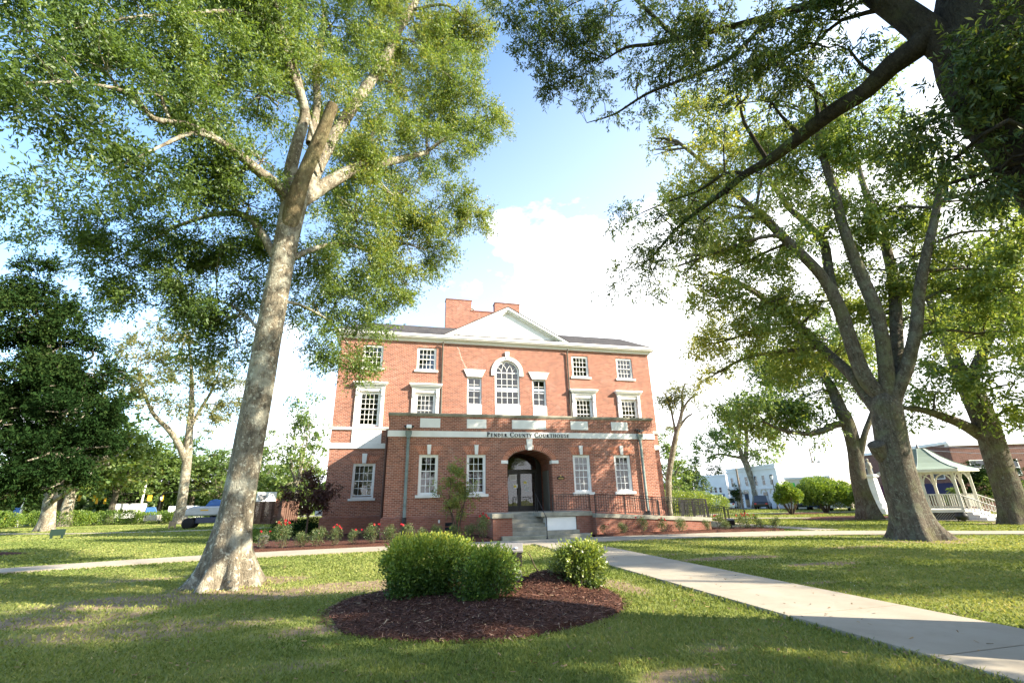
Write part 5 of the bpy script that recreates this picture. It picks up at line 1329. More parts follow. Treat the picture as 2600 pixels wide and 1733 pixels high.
def tuft_leaves(T, fn, nt, per, rad, L, W, up=.35, lo=0.0):
    c, u = fn(nt); nt = len(c)
    vt = rng.normal(0, .12, nt) + lo
    k = np.repeat(np.arange(nt), per)
    off = rng.normal(0, rad, (len(k), 3)) * np.array([1, 1, .8])
    p = c[k] + off; p[:, 2] = np.maximum(p[:, 2], .03)
    d = nrm(u[k] * .6 + nrm(off) * .5 + rng.normal(0, .5, (len(k), 3)) + np.array([0, 0, up]))
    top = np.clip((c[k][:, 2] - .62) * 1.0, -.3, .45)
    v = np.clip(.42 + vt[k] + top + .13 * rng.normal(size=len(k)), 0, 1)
    T.lp.append(p); T.ld.append(d); T.lL.append(L * rng.uniform(.6, 1.3, len(k))); T.lW.append(W * rng.uniform(.7, 1.2, len(k))); T.lv.append(v)
def shoots(T, c, r, n, leafL):
    for _ in range(n):
        u = nrm(rng.normal(size=3) + np.array([0, -.4, .5])); a = np.array(c) + u * np.array(r) * .75; e = np.array(c) + u * np.array(r) * rng.uniform(1.08, 1.38) + np.array([0, 0, rng.uniform(0, .07)])
        T.limb([a, (a + e) / 2 + rng.normal(0, .015, 3), e], [.005, .004, .002], 4, .1, 0, record=False)
        t = rng.uniform(.35, 1, 14)[:, None]; p = a + (e - a) * t
        T.lp.append(p); T.ld.append(nrm(rng.normal(0, .8, (14, 3)) + (e - a) / np.linalg.norm(e - a) * .8)); T.lL.append(rng.uniform(.6, 1.2, 14) * leafL); T.lW.append(rng.uniform(.4, .55, 14) * leafL); T.lv.append(np.clip(rng.normal(.6, .15, 14), 0, 1))
T = simple_plant('shrub', (.62, 9.25, bedz(.62, 9.25)), 'wide clipped shrub with yellow tips at the back of the round bed', 'shrub')
stems(T, (.62, 9.1, .1), (.6, 9.1, .55), (.6, .5, .38), 50, .012)
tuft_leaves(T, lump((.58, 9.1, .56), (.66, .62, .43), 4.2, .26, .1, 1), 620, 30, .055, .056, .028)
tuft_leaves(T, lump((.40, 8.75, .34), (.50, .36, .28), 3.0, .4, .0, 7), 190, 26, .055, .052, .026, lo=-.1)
shoots(T, (.58, 9.1, .56), (.66, .62, .43), 60, .036)
tuft_leaves(T, lump((1.15, 9.1, .72), (.36, .42, .22), 3.0, .3, .1, 8), 150, 28, .05, .054, .027)
for x, y in np.c_[rng.uniform(.0, 1.05, 150), rng.uniform(8.8, 9.55, 150)]:
    z = 1.0 + rng.uniform(-.05, .05) - .25 * max(0, x - .75) ** 2
    q = np.array([[x, y, z + .012 * k] for k in range(6)]); T.lp.append(q); T.ld.append(nrm(rng.normal(0, .5, (6, 3)) + [0, 0, 1.0])); T.lL.append(np.full(6, .034)); T.lW.append(np.full(6, .015)); T.lv.append(np.full(6, .97))
T.finish()
T = simple_plant('shrub', (1.62, 8.55, bedz(1.62, 8.55)), 'twiggy green shrub at the front of the round bed', 'shrub')
stems(T, (1.55, 8.3, .1), (1.58, 8.4, .48), (.5, .42, .36), 60, .012)
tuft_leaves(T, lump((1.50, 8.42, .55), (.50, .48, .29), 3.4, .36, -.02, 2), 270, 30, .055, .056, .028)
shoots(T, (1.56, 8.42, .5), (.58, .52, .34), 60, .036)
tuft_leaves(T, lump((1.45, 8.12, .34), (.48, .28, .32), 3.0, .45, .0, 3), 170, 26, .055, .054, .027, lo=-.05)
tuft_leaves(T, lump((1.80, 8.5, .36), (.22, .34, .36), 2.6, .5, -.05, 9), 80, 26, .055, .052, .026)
T.finish()
T = simple_plant('shrub', (3.25, 8.75, bedz(3.25, 8.75)), 'small glossy bright green shrub standing alone on the mulch mound', 'shrub', leaf='leaf_shiny')
stems(T, (3.25, 8.75, .15), (3.25, 8.75, .5), (.36, .3, .32), 34, .012)
tuft_leaves(T, lump((3.40, 8.72, .48), (.36, .36, .36), 2.8, .35, .15, 4), 210, 42, .05, .055, .030)
shoots(T, (3.38, 8.72, .5), (.38, .36, .36), 34, .05)
tuft_leaves(T, lump((3.08, 8.8, .66), (.17, .18, .22), 2, .6, .1, 5), 50, 30, .05, .05, .024, lo=-.15)
tuft_leaves(T, lump((2.9, 8.9, .42), (.15, .2, .2), 2, .6, -.1, 6), 16, 20, .05, .05, .02, lo=-.2)
T.finish()
m = MB(); bs = np.array([2.72, 8.85, bedz(2.72, 8.85)])
pts = [bs + np.array(q) for q in [(0, 0, -.03), (-.1, .02, .06), (-.2, .0, .2), (-.27, .01, .36), (-.34, .0, .44)]]
m.tube(pts, [.014, .013, .011, .009, .005], 6); m.tube([pts[3], pts[3] + np.array([-.02, 0, .1])], [.007, .003], 5); m.tube([pts[1], pts[1] + np.array([-.03, .03, .06]), pts[1] + np.array([.02, .05, .12])], [.008, .006, .003], 5)
tag(m.build('dead_branch', M['twig']), 'bare dead branch sticking up from the mulch mound', 'branch')
# slanted plaque stand with its white rock
base = np.array([2.16, 9.5, bedz(2.16, 9.5)])
root = empty('plaque_stand', tuple(base), math.radians(-14), 'slanted grey plaque on a post behind the twiggy shrub', 'plaque stand')
root.scale = (.85, .85, .8)
M['plaque_grey'] = plain('plaque_grey', (0.27, 0.25, 0.23), .55, .4, .3); M['plaque_back'] = plain('plaque_back', (0.035, 0.03, 0.03), .5, .3)
m = MB(); m.hexa([(-.36, -.12, .62), (.36, -.12, .62), (.36, .18, .78), (-.36, .18, .78)], [(-.36, -.125, .66), (.36, -.125, .66), (.36, .175, .82), (-.36, .175, .82)]); m.build('plaque', M['plaque_grey'], root, bevel=.006)
m = MB(); m.hexa([(-.33, -.10, .30), (.33, -.10, .30), (.33, .12, .38), (-.33, .12, .38)], [(-.34, -.11, .615), (.34, -.11, .615), (.34, .16, .765), (-.34, .16, .765)]); m.build('cabinet', M['plaque_back'], root, bevel=.006)
m = MB(); m.box(-.06, .06, -.03, .08, -.1, .31); m.build('post', M['plaque_back'], root)
m = MB(); m.ball((.2, -.05, .72), .045, 10, (1, .9, .6)); m.build('lamp', M['lamp_glass'], root)  # white light spot on the plaque, shaped as a small ball; no lamp
M['rock'] = plain('pale_rock', (0.55, 0.53, 0.48), .9, .2, .35, 14, .5)
m = MB(); m.ball((0, 0, 0), .13, 12, (1.0, .8, .95))
m.v = [(x * (1 + .14 * math.sin(9 * z + 3 * x)), y, z + .03 * math.sin(14 * x)) for x, y, z in m.v]
o = m.build('rock', M['rock'], None, loc=(2.28, 9.35, bedz(2.28, 9.35) + .05)); tag(o, 'pale rough rock lying on the mulch below the plaque', 'rock')

# ---- purple leaved small tree at the left corner of the courthouse
b0 = np.array([-4.35, 26.6, .1]); T = Tree('ornamental_tree', b0, 'small purple leaved tree at the left corner of the courthouse', 'tree', bark='twig', leaf='leaf_red')
T.limb([b0, b0 + [.02, 0, .7], b0 + [0, 0, 1.05]], [.055, .045, .045], 8, .15)
for a in range(7):
    an = a * .9; e = b0 + np.array([.85 * math.cos(an), .7 * math.sin(an), 2.0 + .12 * a])
    T.limb([b0 + [0, 0, 1.0], (b0 + [0, 0, 1.2] + e) / 2, e], [.035, .022, .008], 6, .2)
for x, z, r in [(-.2, 2.6, .6), (.45, 2.5, .6), (.0, 2.1, .65), (-.65, 2.0, .5), (.75, 2.0, .5), (.2, 3.0, .42), (.55, 1.55, .38), (-.5, 1.5, .38), (-.95, 2.3, .3), (1.05, 2.4, .32), (.1, 1.6, .4), (1.15, 1.9, .25), (-.95, 1.8, .3)]:
    T.clump(b0 + np.array([x, rng.uniform(-.35, .35), z]), r, cover=3.0, L=.10, W=.05, sub=4, spray=8, spl=.2, thr=-.6, flat=.85)
T.finish()
# ---- crape myrtle against the wing
b0 = np.array([2.78, 22.9, .1]); T = Tree('ornamental_tree', b0, 'slender multi stemmed young tree between the two left wing windows', 'tree', bark='twig', leaf='leaf_oak')
for dx, dy, tz, tx in [(-.12, 0, 3.1, -.25), (.02, .1, 3.3, .0), (.12, -.05, 2.9, .35), (.05, .05, 2.5, .8), (-.08, -.05, 2.3, -.9)]:
    T.limb([b0 + [dx, dy, -.05], b0 + [dx * 1.6, dy, .8], b0 + [dx * 2 + tx * .4, dy, 1.6], b0 + [tx, dy * 2, tz]], [.032, .026, .018, .006], 7, .2)
for x, z, r, cv in [(-.12, 3.1, .32, 1.5), (.08, 2.75, .38, 1.6), (-.1, 2.3, .42, 1.5), (.3, 2.35, .36, 1.4), (.05, 1.85, .42, 1.6), (-.42, 1.7, .3, 1.2), (.35, 1.55, .34, 1.4), (-.15, 1.35, .32, 1.4), (.25, 1.15, .28, 1.4), (-.75, 2.0, .26, .9), (-1.0, 2.3, .2, .8), (.75, 1.95, .26, .9), (1.0, 2.25, .2, .7), (.6, 2.6, .18, .8), (-.5, 2.55, .2, .8), (.2, 3.3, .18, .9)]:
    T.clump(b0 + np.array([x, rng.uniform(-.25, .2), z]), r, cover=cv * 1.9, L=.08, W=.04, sub=4, spray=8, spl=.2, thr=-.3, flat=.9)
T.finish()
# ---- rose bushes: three built once, then copied
def rose_proto(nfl, hgt, seed, label):
    T = simple_plant('rose_bush', (0, 0, 0), label, 'rose bush', 'rose bushes in the mulch beds', 'leaf_rose')
    stems(T, (0, 0, 0), (0, 0, hgt * .55), (.28, .28, hgt * .42), 12, .009)
    shrub_leaves(T, lump((0, 0, hgt * .55), (.34, .34, hgt * .45), 2, .55, .18, 10 + seed), 950, .055, .03)
    shrub_leaves(T, lump((.1, .05, hgt * .85), (.2, .2, hgt * .28), 2, .6, .1, 12 + seed), 260, .05, .028)
    T.finish()
    for _ in range(nfl):
        p = []; d = []
        c = np.array([rng.uniform(-.25, .25), rng.uniform(-.3, .1), hgt * rng.uniform(.82, 1.12)])
        k = 16
        d = nrm(rng.normal(size=(k, 3)) + [0, 0, .3]); p = np.repeat(c[None], k, 0)
        V, Fq = leaf_quads(p, d, np.full(k, .062), np.full(k, .05))
        np_mesh('flower', V, Fq, M['petal'], T.root, attr=rng.uniform(0, 1, k))
    return T.root
RP = [rose_proto(0, .62, 0, 'x'), rose_proto(2, .72, 3, 'x'), rose_proto(6, .85, 6, 'x')]
ROSES = [(-5.9, 20.75, 1, 'rose bush with red blooms at the far left end of the left bed'), (-4.9, 20.8, 1, 'pale rose bush with red blooms beside the small floodlight in the left bed'), (-4.25, 20.85, 2, 'rose bush covered in red blooms in front of the low clipped hedge'), (-3.55, 20.9, 0, 'flowerless rose bush just left of the purple tree trunk'),
         (-2.95, 20.95, 0, 'flowerless rose bush in front of the purple tree'), (-2.3, 21.0, 2, 'pink and red flowering rose bush below the left ground floor window'), (-1.55, 21.05, 1, 'rose bush with few blooms right of the pink flowering one'), (-.85, 21.0, 1, 'rose bush with red bloom near the inner corner of the courthouse'),
         (-.2, 21.1, 0, 'flowerless rose bush at the left corner of the brick wing'), (.45, 21.2, 1, 'rose bush with one low red bloom below the left downspout'), (1.15, 21.5, 0, 'flowerless rose bush right of the left downspout'), (1.8, 21.7, 0, 'flowerless rose bush below the first wing window'),
         (2.55, 21.6, 0, 'rose bush in front of the crawl vent'), (3.2, 21.5, 0, 'flowerless rose bush beside the young tree'), (3.75, 21.25, 2, 'rose bush with bright red blooms beside the brick pier'),
         (9.45, 21.15, 1, 'small red rose next to the right of the entrance steps'), (10.35, 21.15, 0, 'small green rose bush below the start of the ramp'), (11.35, 21.15, 1, 'thin rose bush below the middle of the ramp'), (12.4, 21.1, 2, 'rose bush with many red blooms below the ramp wall'),
         (13.35, 21.05, 0, 'low green rose bush right of the many bloomed one'), (14.75, 21.0, 0, 'green rose bush at the end of the ramp wall'), (15.75, 20.95, 0, 'leafy rose bush just past the ramp end'), (16.1, 21.9, 1, 'rose bush behind others near the ramp end'),
         (16.55, 20.85, 1, 'bronze leaved rose bush right of the ramp end'), (17.2, 21.3, 2, 'rose bush with red blooms beside the black floodlight'), (17.75, 20.9, 0, 'green rose bush near the right tip of the bed'), (17.9, 21.5, 1, 'tall bronze rose bush near the right tip of the bed'), (18.3, 20.6, 0, 'last small rose bush at the right tip of the bed')]
used = set()
for k, (x, y, t, lab) in enumerate(ROSES):
    o = RP[t] if t not in used else copy_tree(RP[t]); used.add(t)
    s_ = (.78, .85, 1.0, .92, 1.05)[k % 5] * (.85 if x > 9 else 1.0)
    o.location = (x, y, .1); o.rotation_euler = (0, 0, k * 1.37); o.scale = (s_, s_, s_ * (1 + .1 * ((k * 7) % 3 - 1))); o['label'] = lab
# ---- ground floodlights in the beds
def floodlight(loc, rz, label, mat):
    root = empty('ground_floodlight', loc, rz, label, 'floodlight')
    m = MB(); m.hexa([(-.17, -.1, .12), (.17, -.1, .12), (.17, .12, .2), (-.17, .12, .2)], [(-.17, -.2, .38), (.17, -.2, .38), (.14, .06, .46), (-.14, .06, .46)]); m.build('housing', M[mat], root, bevel=.012)
    m = MB(); m.box(-.03, .03, -.03, .03, -.05, .16); m.box(-.1, .1, -.06, .06, -.05, .03); m.build('bracket', M['iron'], root)
    return root
floodlight((-5.1, 21.6, .12), .5, 'small grey floodlight among the roses of the left bed', 'grey_pipe')
floodlight((16.8, 21.9, .12), -.4, 'black floodlight among the roses right of the ramp', 'iron')

# ---- hedges and lawn shrubs
def hedge(label, parts_, n, L, W, leaf='leaf_box', cat='hedge', name='hedge', group=None, stem=10, holes=.45):
    c0 = np.array(parts_[0][0], float); T = simple_plant(name, (c0[0], c0[1], 0), label, cat, group, leaf)
    tot = sum(r[0] * r[2] + r[1] * r[0] for _, r in parts_)
    for k, (c, r) in enumerate(parts_):
        stems(T, (c[0], c[1], 0), c, r, stem, .02)
        shrub_leaves(T, lump(c, r, 2.7, .18, holes, 20 + k), int(n * (r[0] * r[2] + r[1] * r[0]) / tot), L, W)
    return T.finish()
hedge('low dark clipped hedge beside the left corner of the courthouse', [((-5.4, 29.6, .42), (1.3, 1.2, .42)), ((-4.9, 31.8, .5), (.9, 1.6, .42))], 11000, .07, .035, 'leaf_dark')
hedge('low yellow green hedge behind the left end of the rose bed', [((-7.2, 27.2, .3), (1.6, .8, .32))], 7000, .07, .035)
hedge('long clipped hedge behind the dark panel on the far left lawn', [((-38.5, 68.5, .85), (3.6, 1.3, .9)), ((-33.5, 70.2, .8), (3.2, 1.3, .85)), ((-29.6, 71.2, .65), (2.4, 1.2, .7)), ((-44, 66, .85), (3.5, 1.3, .9))], 22000, .17, .09)
hedge('yellow green hedge either side of the pale barked tree', [((-25.6, 70.2, .7), (2.6, 1.2, .75)), ((-21.8, 69.8, .65), (1.6, 1.1, .7))], 9000, .17, .09)
hedge('large rounded bright hedge beyond the right end of the ramp', [((34.2, 50.6, 1.1), (2.6, 1.6, 1.2)), ((37.6, 52.4, .9), (2.4, 1.6, 1.0)), ((31.4, 50.5, 1.25), (2.0, 1.4, 1.25)), ((28.6, 51.5, .9), (2.4, 1.6, 1.0))], 20000, .19, .09, 'leaf_shiny')
def lawn_shrub(label, c, parts_, n, leaf='leaf_box'):
    T = Tree('shrub', (c[0], c[1], 0), label, 'shrub', None, 'twig', leaf)
    for a in range(6):
        e = np.array([c[0] + .9 * math.cos(a * 1.05), c[1] + .9 * math.sin(a * 1.05), 1.5]); b_ = np.array([c[0] + .1 * math.cos(a), c[1] + .1 * math.sin(a), 0])
        T.limb([b_, (b_ + e) / 2, e], [.07, .055, .03], 6, .3)
    for k, (dc, r) in enumerate(parts_):
        shrub_leaves(T, lump(np.array([c[0], c[1], 0]) + np.array(dc), r, 2.1, .35, .3, 30 + k), int(n * r[0]), .2, .1)
    return T.finish()
lawn_shrub('large round dark green shrub on its mulch bed right of the path', (40.0, 38.2), [((-.4, 0, 2.0), (1.7, 1.5, 1.35)), ((1.2, -.6, 1.75), (1.5, 1.3, 1.2)), ((2.3, -1.2, 1.5), (1.2, 1.1, .95)), ((-1.6, .4, 1.7), (.9, .9, .9))], 3600)
lawn_shrub('smaller open shrub standing left of the large round one', (35.2, 37.3), [((-.2, 0, 2.15), (.75, .7, .7)), ((.35, -.2, 1.6), (.8, .8, .65)), ((-.6, .2, 1.5), (.6, .6, .6))], 2400)

# ================================================================== TREES FARTHER OFF
def z7(x, y): return (x / 4.356, 1080 + y / 4.356)
def z8(x, y): return (400 + x / 3.408, 1080 + y / 3.408)
def z5(x, y): return (1620 + x / 4.612, 1080 + y / 4.612)
def z6(x, y): return (2100 + x / 4.612, 1080 + y / 4.612)
def on_ground(px, D):
    p = dep(px[0], px[1], D); p[2] = 0; return p
# dark evergreen at the left edge
b0 = gnd(118, 1348); D2 = float(np.linalg.norm(b0[:2])); T = Tree('evergreen_tree', b0, 'huge dark evergreen with a pale trunk at the left edge', 'tree', bark='bark_pale', leaf='leaf_dark')
Pt = ovl([(100, 1225), (108, 1190), (118, 1140), (124, 1080), (122, 1000), (118, 900), (112, 800), (105, 700)], D2); Pt[0][2] = -.2
T.limb(Pt, [rpx(p, w) for p, w in zip(Pt, [40, 36, 34, 30, 26, 20, 14, 6])], seg=18, step=.4, flare=(.5, .8, 5, .3))
oclumps(T, [(80, 620, 45, 52), (30, 680, 60, 52), (110, 680, 60, 51), (160, 730, 50, 51), (60, 750, 80, 50), (140, 800, 75, 50), (200, 790, 45, 50), (20, 840, 85, 50), (100, 870, 85, 49), (190, 870, 70, 50), (240, 860, 45, 51), (60, 950, 85, 49), (150, 950, 85, 49), (225, 950, 60, 50), (265, 920, 32, 51), (0, 1000, 80, 49), (90, 1040, 75, 48), (170, 1030, 75, 49), (235, 1010, 45, 50), (40, 1090, 60, 48), (120, 1100, 55, 48), (190, 1085, 45, 49), (-30, 750, 90, 51), (-40, 900, 90, 50), (-30, 1080, 60, 49), (10, 1135, 30, 48)],
        cover=5.2, L=.28, W=.11, sub=5, spray=9, spl=.7, flat=.55, thr=-.6, tufts=2.2)
T.finish()
# pale barked sparse tree
b0 = gnd(457, 1329); D2 = float(np.linalg.norm(b0[:2])); T = Tree('oak_tree', b0, 'pale barked forked oak with a thin yellowish crown on the left lawn', 'oak', bark='bark_pale', leaf='leaf_pale')
Pt = ovl([(413, 1208), (418, 1170), (424, 1110), (430, 1050), (436, 980), (440, 930), (440, 880), (437, 820), (430, 770)], D2); Pt[0][2] = -.2
T.limb(Pt, [rpx(p, w) for p, w in zip(Pt, [32, 25, 23, 23, 18, 14, 11, 8, 4])], seg=16, step=.4, flare=(.4, .8, 5, .3))
olimb(T, [(428, 1060), (410, 1020), (385, 985), (352, 950), (330, 900), (315, 850)], [D2, D2 - .4, D2 - .8, D2 - 1, D2 - 1.2, D2 - 1.4], [20, 17, 15, 11, 7, 4], seg=10)
olimb(T, [(436, 985), (460, 940), (490, 890), (510, 840)], [D2, D2 + .5, D2 + 1, D2 + 1.5], [12, 9, 6, 3], seg=8)
oclumps(T, [(300, 800, 42, 66), (340, 770, 36, 67), (360, 830, 45, 67), (420, 790, 40, 68), (400, 860, 45, 68), (330, 880, 45, 66), (460, 830, 42, 69), (500, 860, 40, 69), (470, 900, 42, 69), (520, 930, 34, 70), (300, 930, 34, 66), (365, 930, 36, 67), (480, 970, 34, 69), (275, 860, 30, 66), (540, 880, 28, 70), (430, 740, 26, 68), (420, 930, 30, 68)], cover=2.3, L=.36, W=.17, sub=6, spray=8, spl=.9, thr=-.3)
T.finish()
# two stemmed tree on the right lawn, in front of the shops
b0 = gnd(*z5(1395, 965)); D2 = float(np.linalg.norm(b0[:2])); T = Tree('oak_tree', b0, 'mid sized oak standing before the white two storey building', 'oak', bark='bark_pale', leaf='leaf_oak', lvar=.45)
Pt = ovl([(1745, 1168), (1738, 1140), (1728, 1105), (1716, 1070), (1706, 1050)], D2); Pt[0][2] = -.2
T.limb(Pt, [rpx(p, w) for p, w in zip(Pt, [26, 20, 17, 17, 15])], seg=14, step=.4, flare=(.5, .9, 5, 0))
for pts, w in (([(1708, 1058), (1695, 1020), (1680, 980), (1670, 940)], [11, 9, 7, 3]), ([(1712, 1062), (1714, 1010), (1712, 960), (1720, 910)], [12, 10, 7, 3]), ([(1708, 1052), (1680, 1047), (1650, 1042), (1625, 1052)], [8, 7, 5, 3])):
    olimb(T, pts, D2, w, seg=8, step=.5)
oclumps(T, [(1640, 1020, 38, 79), (1620, 1035, 26, 79), (1680, 1005, 45, 79), (1730, 1010, 42, 80), (1765, 1030, 30, 80), (1770, 985, 34, 81), (1700, 955, 48, 81), (1750, 950, 36, 81), (1660, 965, 36, 80), (1690, 1035, 26, 78), (1785, 1010, 22, 81), (1740, 1050, 20, 80)], cover=2.2, L=.42, W=.2, sub=5, spray=8, spl=.9, thr=-.3)
T.finish()
# bare stemmed tree right of the courthouse
b0 = on_ground(z5(335, 960), 46.0); T = Tree('oak_tree', b0, 'bare stemmed tree rising just right of the courthouse', 'oak', bark='bark_pale', leaf='leaf_pale')
Pt = ovl([(1533, 1150), (1535, 1110), (1543, 1050), (1553, 1000), (1563, 960), (1568, 930)], 46); Pt[0][2] = -.2
T.limb(Pt, [rpx(p, w) for p, w in zip(Pt, [16, 14, 13, 13, 9, 6])], seg=12, step=.4)
for pts in ([(1553, 1000), (1545, 960), (1535, 920), (1520, 895)], [(1565, 950), (1580, 920), (1600, 905)], [(1568, 935), (1566, 900), (1575, 880)], [(1558, 985), (1575, 960), (1590, 950)]):
    olimb(T, pts, 46, [7, 5, 4, 2][:len(pts)], seg=7, step=.4)
oclumps(T, [(1530, 905, 24, 46), (1555, 895, 24, 46), (1580, 890, 22, 46), (1525, 935, 18, 46), (1595, 925, 12, 46), (1545, 925, 18, 46), (1570, 915, 16, 46), (1530, 985, 12, 46)], cover=2.4, L=.24, W=.10, sub=6, spray=8, spl=.6, thr=-.4)
T.finish()

def generic(seed, shape, leaf, bark, lvar=.5):
    g = np.random.default_rng(seed); T = Tree('tree', (0, 0, 0), 'x', 'tree', None, bark, leaf, lvar)
    T.limb([(0, 0, -.2), (.1, 0, 2.5), (0, .1, 5), (.1, 0, 8)], [.36, .28, .24, .14], 10, .6, flare=(.3, .8, 5, 0))
    for a in range(6):
        e = np.array([2.4 * math.cos(a * 1.05), 2.4 * math.sin(a * 1.05), 6.5 + g.uniform(0, 3)]); T.limb([(0, 0, 3 + .4 * a), e * [.5, .5, .78], e], [.15, .1, .04], 7, .6)
    for c, r in shape(g): T.clump(c, r, cover=2.1, L=.42, W=.22, sub=4, spray=8, spl=.9, thr=-.3)
    return T.finish()
def round_shape(g):
    return [((0, 0, 11.2), 2.2), ((1.6, .4, 9.6), 2.3), ((-1.7, -.3, 9.4), 2.3), ((.3, 1.6, 9.0), 2.2), ((-.2, -1.7, 8.8), 2.3), ((2.6, -.6, 7.2), 2.1), ((-2.6, .5, 7.0), 2.1), ((.6, 2.5, 6.8), 2.0), ((-.5, -2.5, 6.6), 2.1), ((0, 0, 7), 2.4), ((2.2, 1.6, 5.2), 1.6), ((-2.2, -1.6, 5.0), 1.6), ((1.7, -2.0, 5.0), 1.5), ((-1.8, 1.9, 5.2), 1.5)]
def tall_shape(g):
    return [((0, 0, 13), 1.6), ((.8, .3, 11.6), 1.7), ((-.9, -.2, 11), 1.7), ((.5, -.9, 9.6), 1.8), ((-.4, .9, 9.2), 1.8), ((1.5, .2, 8.4), 1.6), ((-1.5, 0, 7.8), 1.6), ((.2, 1.6, 6.6), 1.6), ((0, -1.6, 6.4), 1.6), ((1.7, -.6, 5.6), 1.4), ((-1.7, .6, 5.2), 1.4), ((.6, .9, 4.2), 1.3), ((-.6, -.9, 4.0), 1.3)]
def pine_shape(g):
    return [((.3, 0, 12.4), 1.3), ((-.7, .3, 11.4), 1.3), ((.9, -.2, 10.8), 1.4), ((-.2, .7, 9.8), 1.4), ((1.2, .5, 9.2), 1.0), ((-1.3, -.4, 9.0), 1.0)]
PROTO = [generic(1, round_shape, 'leaf_oak', 'bark_dark', .42), generic(2, tall_shape, 'leaf_lime', 'bark_pale', .3), generic(3, round_shape, 'leaf_dark', 'bark_dark', .6), generic(4, pine_shape, 'leaf_dark', 'bark_pale', .5)]
PH = [13.2, 14.4, 13.2, 13.6]; pused = set()
def far_tree(px, ytop, D, k, lab, wide=1.0, group=None, rz=0.0):
    t = ov(px, ytop, D); b = np.array([t[0], t[1], 0])
    for _ in range(3):                                        # keep the foot under the top
        b = np.array([t[0], t[1], 0])
    o = PROTO[k] if k not in pused else copy_tree(PROTO[k]); pused.add(k)
    s_ = t[2] / PH[k]
    o.location = tuple(b); o.rotation_euler = (0, 0, rz + px * .013); o.scale = (s_ * wide, s_ * wide, s_)
    o['label'] = lab; o['category'] = 'tree'
    if group: o['group'] = group
    return o
G_ = 'trees along the far side of the street'
for a in [(250, 845, 78, 1, 'tall leafy tree with a bare pale trunk behind the long hedge', 1.35), (312, 955, 82, 0, 'rounded tree right of the tall leafy one behind the long hedge', 1.1), (205, 930, 88, 2, 'dark bushy tree in the gap below the evergreen crown', 1.3),
          (60, 1090, 92, 0, 'tree at the far left end beyond the hedge', 1.6), (140, 1075, 96, 1, 'yellowish tree behind the trunk of the huge evergreen', 1.6), (10, 1060, 90, 2, 'dark tree at the extreme left edge beyond the street', 1.5), (300, 1075, 95, 2, 'dark conical tree near the hanging traffic signals', 1.2), (352, 1012, 98, 0, 'green tree behind the leaning utility pole', 1.5),
          (400, 1010, 100, 2, 'dark tree behind the pale barked oak', 1.3), (470, 992, 96, 0, 'broad tree between the pale barked oak and the big left trunk', 1.3), (520, 1035, 92, 1, 'light green tree just left of the big left trunk', 1.4), (570, 1045, 104, 2, 'dark tree hidden behind the big left trunk', 1.4),
          (610, 990, 100, 1, 'tall thin crowned tree right of the big left trunk', 1.1), (640, 1060, 90, 0, 'round green tree above the brick enclosure', 1.3), (680, 1045, 84, 0, 'green tree left of the courthouse above the purple tree', 1.2), (575, 1070, 86, 0, 'low green tree beside the big left trunk', 1.3)]:
    far_tree(*a[:5], wide=a[5], group=G_)
far_tree(712, 905, 58, 1, 'tall airy tree rising behind the left corner of the courthouse', .85)
far_tree(1525, 985, 70, 1, 'light green tree behind the right corner of the courthouse', 1.1); far_tree(1575, 1040, 78, 0, 'rounded green tree right of the bare stemmed tree', 1.0)
for a in [(1862, 1052, 150, 3, 'tall pine far beyond the roofs of the shops'), (1840, 1062, 155, 3, 'shorter pine far beyond the roofs left of the tall one'), (1915, 1068, 150, 3, 'small pine far beyond the cream building'), (1945, 1056, 150, 3, 'pine far beyond the roofs next to the forked oak'), (1645, 1062, 150, 3, 'tiny pine above the roof of the low white shop')]: far_tree(*a, group='pines beyond the town roofs', wide=1.4)
far_tree(2255, 1045, 52, 2, 'dark shrub like tree behind the right side of the bandstand', 1.5); far_tree(2310, 1085, 50, 0, 'green bush like tree at the right edge behind the bandstand', 1.9)
far_tree(1686, 1110, 76, 2, 'small conical tree in front of the white building', .8)
far_tree(2200, 1115, 54, 0, 'low bushy tree seen through the bandstand', 2.0)
# trees outside the frame whose shade falls on the lawn
RO = [o for o in COL.objects if o.get('label', '').startswith('many stemmed')][0]
for loc, rz, s_, lab in [((12.6, -5.2), 2.2, .74, 'oak standing out of view behind and right of the viewer'), ((27.5, -1.5), 4.0, .8, 'second oak out of view to the right of the footpath')]:
    o = copy_tree(RO); o.location = (*loc, 0); o.rotation_euler = (0, 0, rz); o.scale = (s_,) * 3; o['label'] = lab

